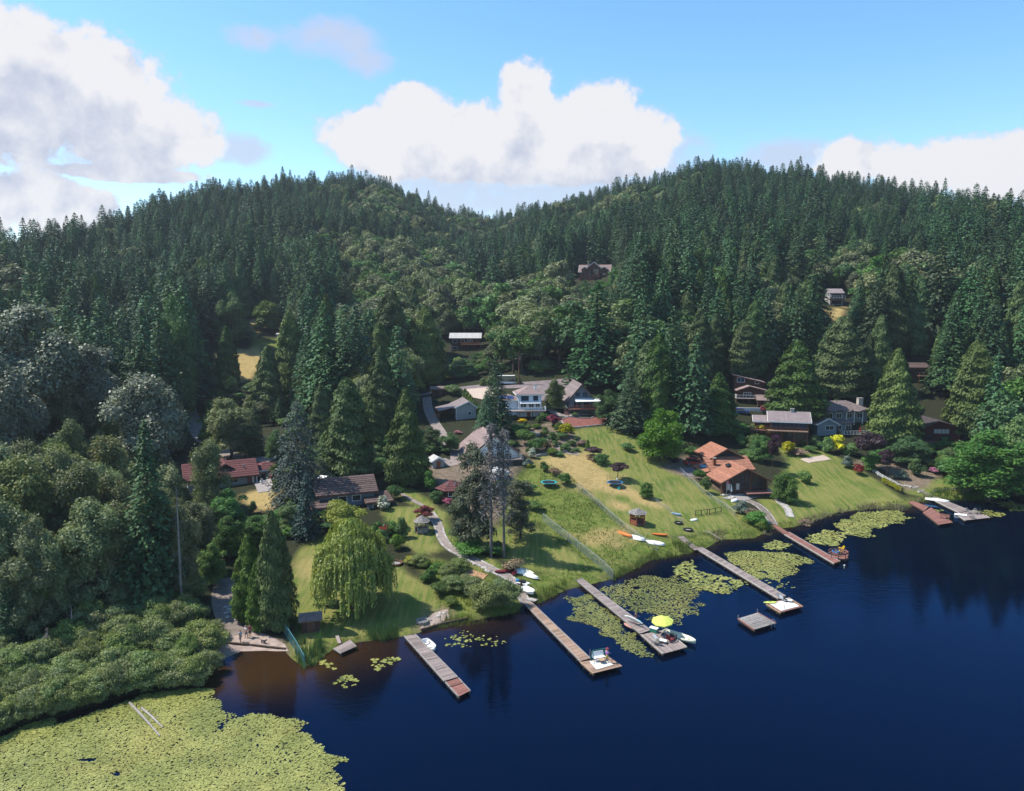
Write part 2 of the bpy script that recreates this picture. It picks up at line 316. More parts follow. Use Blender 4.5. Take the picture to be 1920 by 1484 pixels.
bp = g.n('ShaderNodeBump'); nt.links.new(rip, bp.inputs['Height']); nt.links.new(g.math('MULTIPLY_ADD', calm, 0.09, 0.015), bp.inputs['Strength']); bp.inputs['Distance'].default_value = 0.5
df = g.n('ShaderNodeBsdfDiffuse'); nt.links.new(wc, df.inputs[0])
gl = g.n('ShaderNodeBsdfGlossy'); gl.inputs[0].default_value = (0.14, 0.40, 0.78, 1); gl.inputs['Roughness'].default_value = 0.03; nt.links.new(bp.outputs[0], gl.inputs['Normal'])
fr = g.n('ShaderNodeFresnel'); fr.inputs[0].default_value = 1.33; nt.links.new(bp.outputs[0], fr.inputs['Normal'])
mxs = g.n('ShaderNodeMixShader'); nt.links.new(g.math('MULTIPLY', fr.outputs[0], 0.95), mxs.inputs[0]); nt.links.new(df.outputs[0], mxs.inputs[1]); nt.links.new(gl.outputs[0], mxs.inputs[2])
o_ = g.n('ShaderNodeOutputMaterial'); nt.links.new(mxs.outputs[0], o_.inputs[0])
me = np_mesh('water', np.stack([WX.ravel(), WY.ravel(), np.zeros(WX.size)], -1), quads, m, smooth=True)
a = me.attributes.new('shallow', 'FLOAT', 'POINT'); a.data.foreach_set('value', np.clip(sh, 0, 1).astype(np.float32).ravel())
tag(link('water', me), kind='structure')
# ================================================================== vegetation
def leaf_mat(name, c1, c2, trans=0.22, rough=0.5, spec=0.15, vary=0.35):
    m, nt = nodes_of(name); g = NB(nt)
    t = g.attr('tone', 'Fac'); r = g.n('ShaderNodeObjectInfo').outputs['Random']
    c = g.mix(t, c1, c2)
    br = g.math('ADD', 1.0 - vary, g.math('MULTIPLY', r, 2 * vary))
    c = g.mix(1.0, c, g.vmath('SCALE', (1, 1, 1), scale=br), 'MULTIPLY')
    hs = g.n('ShaderNodeHueSaturation'); nt.links.new(c, hs.inputs['Color']); nt.links.new(g.math('MULTIPLY_ADD', g.math('FRACT', g.math('MULTIPLY', r, 7.13)), 0.05, 0.475), hs.inputs['Hue'])
    nt.links.new(g.math('MULTIPLY_ADD', g.math('FRACT', g.math('MULTIPLY', r, 3.7)), 0.3, 0.85), hs.inputs['Saturation'])
    bs = g.n('ShaderNodeBsdfPrincipled'); nt.links.new(hs.outputs[0], bs.inputs['Base Color']); bs.inputs['Roughness'].default_value = rough; bs.inputs['Specular IOR Level'].default_value = spec
    tr = g.n('ShaderNodeBsdfTranslucent'); nt.links.new(g.mix(1.0, hs.outputs[0], (1.1, 1.15, 0.6), 'MULTIPLY'), tr.inputs[0])
    mx = g.n('ShaderNodeMixShader'); mx.inputs[0].default_value = trans; nt.links.new(bs.outputs[0], mx.inputs[1]); nt.links.new(tr.outputs[0], mx.inputs[2])
    o = g.n('ShaderNodeOutputMaterial'); nt.links.new(mx.outputs[0], o.inputs[0]); return m
def plain(name, c1, c2=None, rough=0.85, scale=1.5, spec=0.2, metal=0.0, bump=0.0, stretch=(1, 1, 1), coord='Object', detail=4, emit=None):
    m, nt = nodes_of(name); g = NB(nt); bs = g.n('ShaderNodeBsdfPrincipled'); tcn = g.n('ShaderNodeTexCoord').outputs[coord]
    if c2 is not None or bump:
        nz = g.noise(g.mapping(tcn, stretch), scale, detail, 0.6)
        if c2 is not None: nt.links.new(g.mix(g.step(nz, 0.3, 0.7), c1, c2), bs.inputs['Base Color'])
        else: bs.inputs['Base Color'].default_value = (*c1, 1)
        if bump:
            bp = g.n('ShaderNodeBump'); bp.inputs['Strength'].default_value = bump; bp.inputs['Distance'].default_value = 0.05; nt.links.new(nz, bp.inputs['Height']); nt.links.new(bp.outputs[0], bs.inputs['Normal'])
    else: bs.inputs['Base Color'].default_value = (*c1, 1)
    bs.inputs['Roughness'].default_value = rough; bs.inputs['Specular IOR Level'].default_value = spec; bs.inputs['Metallic'].default_value = metal
    o = g.n('ShaderNodeOutputMaterial'); nt.links.new(bs.outputs[0], o.inputs[0]); return m
BARK = plain('bark', (0.10, 0.075, 0.055), (0.05, 0.038, 0.028), 0.95, 2.0, 0.1, bump=0.5, stretch=(3, 3, 0.5))
DEADGREY = plain('grey_dead_bark', (0.17, 0.15, 0.14), (0.09, 0.08, 0.075), 0.9, 2.0, 0.1, stretch=(3, 3, 0.5))
DEADWOOD = plain('dead_wood', (0.30, 0.27, 0.25), (0.17, 0.15, 0.14), 0.9, 2.0, 0.1, stretch=(3, 3, 0.5))
def nrm(a): return a / np.maximum(np.linalg.norm(a, axis=-1, keepdims=True), 1e-9)
def cards(P, N, T, L, W, tone, mat, name, bend=0.0):
    """rhombic leaf cards at P, normal N, long axis T, half length L, half width W"""
    N = nrm(N); T = nrm(T - N * np.sum(T * N, -1, keepdims=True)); B = np.cross(N, T)
    L = np.broadcast_to(np.asarray(L), (len(P),))[:, None]; W = np.broadcast_to(np.asarray(W), (len(P),))[:, None]
    V = np.stack([P - T * L, P + B * W + N * bend * W, P + T * L, P - B * W + N * bend * W], 1).reshape(-1, 3)
    Fa = np.arange(len(P) * 4).reshape(-1, 4)
    return np_mesh(name, V, Fa, mat, tone)
def tube_arrays(pts, rad, k=5):
    pts = np.asarray(pts, float); rad = np.asarray(rad, float); n = len(pts)
    d = np.gradient(pts, axis=0); d = nrm(d); up = np.where(np.abs(d[:, 2:3]) > 0.9, np.array([[1., 0, 0]]), np.array([[0, 0, 1.]]))
    a = nrm(np.cross(up, d)); b = np.cross(d, a); th = np.arange(k) * 2 * np.pi / k
    V = pts[:, None] + rad[:, None, None] * (np.cos(th)[None, :, None] * a[:, None] + np.sin(th)[None, :, None] * b[:, None])
    F = []
    for i in range(n - 1):
        for j in range(k): F.append((i * k + j, i * k + (j + 1) % k, (i + 1) * k + (j + 1) % k, (i + 1) * k + j))
    return V.reshape(-1, 3), np.array(F)
def tubes_mesh(name, lst, mat, k=5):
    Vs, Fs, o = [], [], 0
    for p, r in lst:
        V, F_ = tube_arrays(p, r, k); Vs.append(V); Fs.append(F_ + o); o += len(V)
    return np_mesh(name, np.vstack(Vs), np.vstack(Fs), mat, smooth=True)
def rv(r, n): return nrm(r.normal(size=(n, 3)))
def conifer(name, mat, seed, h=26, r=4.0, levels=26, nb=8, ns=6, size=0.8, droop=0.25, skirt=0.12, power=0.85, irr=0.3, thin=0.45):
    g = np.random.default_rng(seed); P, N, T, tone, S = [], [], [], [], []
    for i in range(levels):
        t = (i + g.random() * 0.6) / levels; z = h * (skirt + (1 - skirt) * t); Lr = r * (1 - t) ** power * (0.55 + 0.45 * min(1, t * 5 + 0.5))
        k = max(3, int(nb * (0.45 + 0.55 * (1 - t)))); a0 = g.random() * 6.28
        for j in range(k):
            a = a0 + 6.283 * j / k + g.normal() * 0.25; L = Lr * (1 + irr * g.normal() * 0.6) + 0.25; lift = 0.25 + 0.25 * t
            m = max(2, int(ns * (0.35 + 0.65 * (1 - t)))); s = np.sqrt(np.linspace(0.12, 1, m)) + g.normal(size=m) * 0.04
            sd = g.normal(size=m) * 0.16 * L * (1 - 0.5 * s)
            x = np.cos(a) * L * s - np.sin(a) * sd; y = np.sin(a) * L * s + np.cos(a) * sd
            zz = z + L * s * lift - droop * L * s * s * 1.6 - np.abs(sd) * 0.15 + g.normal(size=m) * 0.06
            P.append(np.stack([x, y, zz], -1)); o = np.stack([np.full(m, np.cos(a)), np.full(m, np.sin(a)), np.full(m, -0.35)], -1)
            T.append(o + g.normal(size=(m, 3)) * 0.35); N.append(np.stack([np.full(m, np.cos(a)) * 0.55, np.full(m, np.sin(a)) * 0.55, np.full(m, 1.0)], -1) + g.normal(size=(m, 3)) * 0.45)
            tone.append(np.clip(g.random() * 0.5 + g.random(m) * 0.5, 0, 1)); S.append(size * (0.75 + 0.5 * g.random(m)) * (0.6 + 0.4 * (1 - t)))
    # leader
    P.append(np.stack([np.zeros(4), np.zeros(4), np.linspace(h * 0.95, h * 1.01, 4)], -1)); T.append(np.tile([0, 0, 1.], (4, 1)) + g.normal(size=(4, 3)) * 0.15); N.append(rv(g, 4)); tone.append(g.random(4)); S.append(np.full(4, size * 0.7))
    P, N, T, tone, S = map(np.concatenate, (P, N, T, tone, S))
    return dict(crown=cards(P, N, T, S, S * thin * 1.5, tone, mat, name + '_crown', 0.25), trunk=tubes_mesh(name + '_trunk', [([(0, 0, -1), (0, 0, h * .3), (0.05, 0, h * .95)], [h * .014, h * .011, h * .002])], BARK), h=h, r=r)
def cedar(name, mat, seed, h=20, r=4.2, n=5200, size=0.42, belly=0.55, skirt=0.03, ridge=9):
    """dense flame-shaped crown of hanging sprays"""
    g = np.random.default_rng(seed); t = g.random(n) ** 1.15; a = g.random(n) * 6.283
    prof = np.clip((1 - t), 0, 1) ** belly * (0.72 + 0.28 * np.clip(t * 6, 0, 1))
    ph = g.random(4) * 6.28
    lob = 1 + 0.13 * np.sin(3 * a + ph[0] + t * 5) + 0.10 * np.sin(5 * a + ph[1] - t * 9) + 0.09 * np.sin(t * 40 + 3 * np.sin(a + ph[2])) + 0.07 * np.sin(t * 75 + 4 * np.sin(2 * a + ph[3]))
    rr = r * prof * lob * (0.72 + 0.33 * g.random(n) ** 0.5) + 0.1
    x, y, z = rr * np.cos(a), rr * np.sin(a), h * (skirt + (1 - skirt) * t) + g.normal(size=n) * 0.1
    out = np.stack([np.cos(a), np.sin(a), np.zeros(n)], -1)
    N = out + np.array([0, 0, 0.55]) + g.normal(size=(n, 3)) * 0.5; T = np.array([0, 0, -1.]) + out * 0.55 + g.normal(size=(n, 3)) * 0.4
    S = size * (0.7 + 0.7 * g.random(n)); tone = np.clip(0.5 + 0.25 * np.sin(t * 40 + 3 * np.sin(a + ph[2])) + g.normal(size=n) * 0.2, 0, 1)
    return dict(crown=cards(np.stack([x, y, z], -1), N, T, S, S * 0.5, tone, mat, name + '_crown', 0.2), trunk=tubes_mesh(name + '_trunk', [([(0, 0, -1), (0, 0, h * .3), (0, 0, h * .93)], [h * .018, h * .013, h * .002])], BARK), h=h, r=r)
def broadleaf(name, mat, seed, h=16, r=5.0, base=0.18, lobes=16, n=5000, size=0.38, flat=1.0, lobe_r=0.42, aspect=0.6, top=1.0, ragged=0.12, trunk=True, tmat=None, skirted=False):
    g = np.random.default_rng(seed); hc = h * (1 - base); cz = h * base + hc * 0.5
    c = rv(g, lobes) * (g.random((lobes, 1)) ** 0.45) * 0.72; c[:, 2] *= 1.0; c[0] = (0, 0, 0.62 * top); c[1] = (0.05, 0.0, 0)
    if skirted:
        for i_ in range(min(9, lobes // 3)): a_ = i_ * 0.7 * 1.0 + seed; c[2 + i_] = (0.55 * math.cos(a_), 0.55 * math.sin(a_), -0.78 + 0.1 * (i_ % 3))
    C = c * np.array([r, r, hc / 2]) + np.array([0, 0, cz]); lr = lobe_r * (0.75 + 0.5 * g.random(lobes)); LR = lr[:, None] * np.array([r, r, min(hc / 2, r * 1.2) * flat])
    w = lr ** 2; which = g.choice(lobes, n, p=w / w.sum()); d = rv(g, n); d[:, 2] = np.where(d[:, 2] < -0.35, -d[:, 2], d[:, 2])
    rad = 0.80 + ragged * g.normal(size=(n, 1)) + 0.18 * g.random((n, 1)) ** 2
    P = C[which] + d * LR[which] * rad
    N = d + g.normal(size=(n, 3)) * 0.55 + np.array([0, 0, 0.35]); T = rv(g, n) + np.array([0, 0, -0.4])
    S = size * (0.6 + 0.8 * g.random(n)); tl = g.random(lobes)
    tone = np.clip(0.45 * tl[which] + 0.55 * g.random(n), 0, 1); keep = P[:, 2] > 0.05
    lst = []
    if trunk:
        lst.append(([(0, 0, -0.6), (0.02 * h, 0, h * base), (0, 0.01 * h, h * 0.6), (0, 0, h * .88)], [h * .022, h * .017, h * .010, h * .003]))
        for i in range(min(lobes, 9)):
            b0 = np.array([0, 0, h * (base + 0.1 + 0.3 * g.random())]); mid = (b0 + C[i]) / 2 + np.array([0, 0, -0.02 * h]); lst.append(([b0, mid, C[i]], [h * .008, h * .006, h * .002]))
    return dict(crown=cards(P[keep], N[keep], T[keep], S[keep], S[keep] * aspect, tone[keep], mat, name + '_crown', 0.25), trunk=tubes_mesh(name + '_trunk', lst, tmat or BARK, 5) if trunk else None, h=h, r=r)
def willow(name, mat, seed, h=13, r=5.6, strands=2900):
    g = np.random.default_rng(seed); P, N, T, tone, S = [], [], [], [], []
    K = 46; ca = np.arange(K) * 2.399 + g.normal(size=K) * .25; q_ = (np.arange(K) + .3) / K; cr = np.sqrt(q_) * r * 0.80; heads = np.stack([cr * np.cos(ca), cr * np.sin(ca), h * (0.97 - 0.46 * q_ ** 1.2) - g.random(K) * 1.3], -1); heads[0] = (0, 0, h * 0.98)
    for i in range(strands):
        k = g.integers(K); a = g.random() * 6.28; s0 = g.random() ** 0.5 * r * 0.26; st = heads[k] + np.array([math.cos(a) * s0, math.sin(a) * s0, -0.5 * s0 * s0 / r])
        rr = math.hypot(st[0], st[1]); L = (1.0 + g.random() * 2.2) + 4.6 * (rr / r) ** 1.5 * g.random(); L = max(1.0, min(L, st[2] - 0.5 - 2.6 * g.random() ** 2))
        m = int(max(4, L / 0.27)); s = np.linspace(0, 1, m); od = st[:2] / max(rr, 0.3)
        sweep = 0.7 * (1 - np.exp(-3 * s)) * g.random() + 0.05 * g.normal()
        p = np.stack([st[0] + od[0] * sweep + 0.06 * g.normal(size=m), st[1] + od[1] * sweep + 0.06 * g.normal(size=m), st[2] - L * s], -1)
        P.append(p); T.append(np.tile([0, 0, -1.], (m, 1)) + g.normal(size=(m, 3)) * 0.28); o = np.array([od[0], od[1], 0.35]); N.append(np.tile(o, (m, 1)) + g.normal(size=(m, 3)) * 0.5)
        tone.append(np.clip(g.random() * 0.6 + g.random(m) * 0.4, 0, 1)); S.append(np.full(m, 0.27) * (0.8 + 0.5 * g.random(m)))
    P, N, T, tone, S = map(np.concatenate, (P, N, T, tone, S))
    lst = [([(0, 0, -0.5), (0.1, 0, 2.2), (0, 0.1, 4.5)], [0.55, 0.42, 0.34])]
    for k in range(K): lst.append(([(0, 0.1, 4.2), tuple(heads[k] * 0.55 + np.array([0, 0, 2.6])), tuple(heads[k])], [0.2, 0.13, 0.04]))
    return dict(crown=cards(P, N, T, S, S * 0.36, tone, mat, name + '_crown', 0.2), trunk=tubes_mesh(name + '_trunk', lst, BARK, 7), h=h, r=r)
def snag(name, seed, h=18, n=46, bl=1.6, mat=None, zlow=0.2):
    g = np.random.default_rng(seed); lst = [([(0, 0, -0.5), (0.05, 0.05, h * .5), (0.15, 0, h)], [h * .011 + .05, h * .008 + .03, 0.03])]
    br = []
    for i in range(n):
        t = zlow + (1 - zlow) * (i + g.random()) / n; a = g.random() * 6.28; L = bl * (1.15 - t) * (0.5 + g.random()) ; z = h * t
        br.append(([(0.1 * t, 0, z), (math.cos(a) * L * .5, math.sin(a) * L * .5, z + L * 0.02), (math.cos(a) * L, math.sin(a) * L, z - L * 0.3)], [0.035, 0.03, 0.012]))
    return dict(crown=tubes_mesh(name + '_branches', br, mat or DEADWOOD, 3), trunk=tubes_mesh(name + '_trunk', lst, mat or DEADWOOD, 6), h=h, r=bl)
def grey_spruce(name, seed, h=19):
    """half-dead conifer: bare grey twiggy boughs"""
    g = np.random.default_rng(seed); P, N, T, S = [], [], [], []; n = 1500
    t = 0.30 + g.random(n) ** 0.8 * 0.68; a = g.random(n) * 6.283; a = a + 0.5 * np.sin(2 * a + t * 9); q = 0.5 + 0.5 * np.sin(t * 60 + 2.2 * np.sin(2 * a)); rr = 3.0 * (0.35 + 0.65 * (1 - t)) * g.random(n) ** 0.6 * (0.5 + 0.5 * q)
    P = np.stack([rr * np.cos(a), rr * np.sin(a), h * t - 0.25 * rr], -1); T = np.stack([np.cos(a), np.sin(a), -0.6 + 0 * a], -1) + g.normal(size=(n, 3)) * 0.6; N = rv(g, n) + np.array([0, 0, .6]); S = 0.38 * (0.6 + 0.8 * g.random(n))
    d = snag(name, seed, h, 90, 3.0, DEADGREY)
    d['crown'] = cards(P, N, T, S, S * 0.17, g.random(n), GREYTWIG, name + '_crown'); d['r'] = 3.0; return d
LM = {}
LM['fir'] = leaf_mat('fir_needles', (0.027, 0.066, 0.032), (0.072, 0.138, 0.056), 0.10, 0.55, 0.12)
LM['cedar'] = leaf_mat('cedar_sprays', (0.042, 0.078, 0.024), (0.102, 0.150, 0.046), 0.12, 0.55, 0.12, 0.25)
LM['alder'] = leaf_mat('alder_leaves', (0.095, 0.122, 0.054), (0.215, 0.240, 0.118), 0.25, 0.5, 0.16)
LM['aldery'] = leaf_mat('yellow_alder_leaves', (0.098, 0.124, 0.036), (0.215, 0.242, 0.080), 0.25, 0.5, 0.15)
LM['pine'] = leaf_mat('dull_pine_needles', (0.062, 0.080, 0.044), (0.145, 0.160, 0.098), 0.15, 0.6, 0.12, 0.1)
LM['maple'] = leaf_mat('maple_leaves', (0.048, 0.105, 0.03), (0.115, 0.195, 0.056), 0.22, 0.5, 0.14)
LM['cotton'] = leaf_mat('cottonwood_leaves', (0.080, 0.098, 0.058), (0.215, 0.230, 0.155), 0.14, 0.5, 0.35, 0.15)
LM['bright'] = leaf_mat('bright_leaves', (0.055, 0.110, 0.016), (0.120, 0.190, 0.035), 0.3, 0.5, 0.25, 0.15)
LM['gold'] = leaf_mat('golden_leaves', (0.190, 0.205, 0.012), (0.360, 0.345, 0.024), 0.3, 0.5, 0.2, 0.1)
LM['willow'] = leaf_mat('willow_leaves', (0.155, 0.205, 0.048), (0.300, 0.340, 0.115), 0.3, 0.5, 0.25, 0.05)
LM['blue'] = leaf_mat('blue_needles', (0.040, 0.060, 0.052), (0.085, 0.112, 0.100), 0.08, 0.6, 0.2, 0.1)
LM['spruce'] = leaf_mat('dark_blue_needles', (0.012, 0.034, 0.030), (0.032, 0.070, 0.060), 0.08, 0.55, 0.2, 0.1)
LM['purple'] = leaf_mat('purple_leaves', (0.026, 0.012, 0.016), (0.085, 0.040, 0.046), 0.2, 0.5, 0.25, 0.15)
LM['red'] = leaf_mat('red_leaves', (0.10, 0.015, 0.022), (0.26, 0.05, 0.06), 0.25, 0.5, 0.25, 0.1)
LM['thuja'] = leaf_mat('thuja_sprays', (0.045, 0.085, 0.018), (0.115, 0.18, 0.04), 0.15, 0.55, 0.2, 0.12)
LM['shrub'] = leaf_mat('shrub_leaves', (0.118, 0.160, 0.052), (0.245, 0.290, 0.115), 0.25, 0.5, 0.15, 0.18)
LM['yellow'] = leaf_mat('yellow_blossom', (0.42, 0.36, 0.01), (0.75, 0.62, 0.02), 0.2, 0.6, 0.2, 0.05)
LM['white'] = leaf_mat('white_blossom', (0.10, 0.14, 0.06), (0.70, 0.70, 0.62), 0.2, 0.6, 0.2, 0.05)
LM['pink'] = leaf_mat('pink_blossom', (0.28, 0.08, 0.14), (0.62, 0.24, 0.34), 0.2, 0.6, 0.2, 0.05)
LM['lav'] = leaf_mat('grey_leaves', (0.085, 0.115, 0.085), (0.17, 0.21, 0.17), 0.15, 0.6, 0.2, 0.1)
LM['rust'] = leaf_mat('rusty_twigs', (0.15, 0.10, 0.065), (0.28, 0.20, 0.14), 0.1, 0.7, 0.1, 0.15)
GREYTWIG = leaf_mat('grey_twigs', (0.115, 0.105, 0.100), (0.25, 0.235, 0.225), 0.05, 0.8, 0.1, 0.05)
KIND = {
 'conifer': [conifer('fir%d' % i, LM['fir'], 10 + i, 26, [4.4, 4.0, 4.8, 3.7, 4.2][i], [44, 48, 42, 46, 38][i], 13, 11, [.48, .44, .53, .44, .52][i], [.28, .22, .34, .25, .3][i], [.10, .12, .08, .15, .2][i], [.85, .62, .9, .52, .7][i]) for i in range(5)],
 'fir_near': [conifer('tall_fir%d' % i, LM['fir'], 30 + i, 26, 4.4, 58, 14, 15, .36, [.3, .4][i], .08, .85) for i in range(2)],
 'cedar': [cedar('cedar%d' % i, LM['cedar'], 40 + i, 20, 4.4, 15000, .28, [.62, .5, .72][i]) for i in range(3)],
 'thuja': [cedar('thuja%d' % i, LM['thuja'], 46 + i, 12, 3.2, 11000, .21, [.5, .6][i]) for i in range(2)],
 'broad': [broadleaf('alder%d' % i, [LM['alder'], LM['maple']][i % 2], 50 + i, 17, 5.0, .15, [24, 30, 20, 36][i], 6400, .38, 1.0, [.33, .30, .36, .27][i], ragged=.18) for i in range(4)],
 'alder': [broadleaf('big_alder%d' % i, LM['alder'], 60 + i, 17, 5.0, .06, [52, 66, 44][i], 26000, .18, 1.0, [.24, .21, .27][i], ragged=.24, skirted=True) for i in range(3)],
 'aldery': [broadleaf('yellow_alder%d' % i, LM['aldery'], 63 + i, 17, 5.0, .06, [50, 42][i], 22000, .18, 1.0, .24, ragged=.24, skirted=True) for i in range(2)],
 'maple': [broadleaf('big_maple%d' % i, LM['maple'], 66 + i, 15, 5.0, .08, [40, 48][i], 20000, .19, .8, .27, ragged=.18, skirted=True) for i in range(2)],
 'cotton': [broadleaf('cottonwood%d' % i, LM['cotton'], 70 + i, 24, 7.0, .08, [64, 52, 74][i], 38000, .22, 1.0, [.22, .24, .20][i], ragged=.22) for i in range(3)],
 'bright': [broadleaf('bright_tree%d' % i, LM['bright'], 75 + i, 10, 5.0, .03, 36, 16000, .19, .9, .28, ragged=.18, skirted=True) for i in range(2)],
 'gold': [broadleaf('golden_tree', LM['gold'], 78, 7, 5.0, .1, 24, 11000, .19, .7, .34)],
 'willow': [willow('willow', LM['willow'], 80)],
 'bluecedar': [conifer('blue_cedar', LM['blue'], 82, 18, 5.0, 52, 16, 22, .25, .40, .03, .6, .4)],
 'spruce': [conifer('blue_spruce', LM['spruce'], 84, 12, 2.6, 42, 14, 13, .22, .22, .05, .9)],
 'purple': [broadleaf('purple_tree', LM['purple'], 86, 4, 2.6, .25, 16, 6500, .13, .6, .38)],
 'red': [broadleaf('red_maple', LM['red'], 87, 3.5, 2.4, .12, 14, 6000, .13, .6, .4)],
 'shrub': [broadleaf('shrub%d' % i, LM['shrub'], 90 + i, 3.0, 2.6, .0, [26, 32, 22, 28][i], 9500, .105, .8, .27, trunk=False, ragged=.3) for i in range(4)],
 'bush': [broadleaf('bush%d' % i, LM['maple'], 95 + i, 2.0, 1.4, .0, 8, 3200, .10, .8, .45, trunk=False, ragged=.18) for i in range(3)],
 'greenbush': [broadleaf('green_bush%d' % i, LM['bright'], 98 + i, 2.0, 1.4, .0, 8, 3200, .10, .8, .45, trunk=False, ragged=.18) for i in range(2)],
 'goldbush': [broadleaf('golden_bush', LM['gold'], 101, 2.0, 1.4, .0, 8, 1000, .16, .8, .45, trunk=False)],
 'yellow': [broadleaf('yellow_bush', LM['yellow'], 102, 2.0, 1.4, .0, 8, 900, .15, .8, .45, trunk=False)],
 'white': [broadleaf('white_bush', LM['white'], 103, 2.0, 1.4, .0, 8, 1100, .14, .8, .45, trunk=False)],
 'pink': [broadleaf('pink_bush', LM['pink'], 104, 2.0, 1.4, .0, 8, 900, .14, .8, .45, trunk=False)],
 'purplebush': [broadleaf('purple_bush', LM['purple'], 105, 2.0, 1.4, .0, 8, 1100, .16, .8, .45, trunk=False)],
 'redbush': [broadleaf('red_bush', LM['red'], 106, 2.0, 1.4, .0, 8, 1100, .16, .8, .45, trunk=False)],
 'lav': [broadleaf('grey_bush', LM['lav'], 107, 2.0, 1.4, .0, 8, 3200, .10, .8, .45, trunk=False)],
 'rust': [broadleaf('rusty_bush', LM['rust'], 108, 2.0, 1.4, .0, 8, 1000, .15, .8, .45, trunk=False, ragged=.25)],
 'column': [cedar('column_thuja', LM['thuja'], 109, 3.0, 0.6, 700, .16, .45)],
 'snag': [snag('snag', 110, 18, 60, 1.8)],
 'greyspruce': [grey_spruce('grey_spruce', 112)],
 'pine': [broadleaf('live_pine', LM['pine'], 114, 14, 4.6, .02, 60, 12500, .17, .7, .21, ragged=.24, skirted=True)],
}
def plant(kind, name, p, h, wd, label, cat, group=None, var=None, crown_name='crown', simple=False):
    vs = KIND[kind]; v = vs[rnd.randrange(len(vs)) if var is None else var % len(vs)]
    if v['trunk'] is None:                                  # a bush is one mesh
        o = link(name, v['crown']); tag(o, label, cat, group)
    else:
        o = thing(name, p, 0, label, cat, group); link(crown_name, v['crown'], o); link('trunk', v['trunk'], o)
    o.location = [float(a) for a in p]; o.rotation_euler = (0, 0, rnd.random() * 6.283); s = wd / (2 * v['r']); o.scale = (s, s, h / v['h']); return o
def h_from_top(p, top_py):
    lo, hi = 0.2, 60
    for _ in range(30):
        m_ = (lo + hi) / 2
        if proj((p[0], p[1], p[2] + m_))[1] > top_py: lo = m_
        else: hi = m_
    return lo
def tree(kind, name, px, base, top, wpx, label, cat='tree', group=None, **kw):
    p = G(px, base); return plant(kind, name, p, h_from_top(p, top), wpx * mpp(p), label, cat, group, **kw)
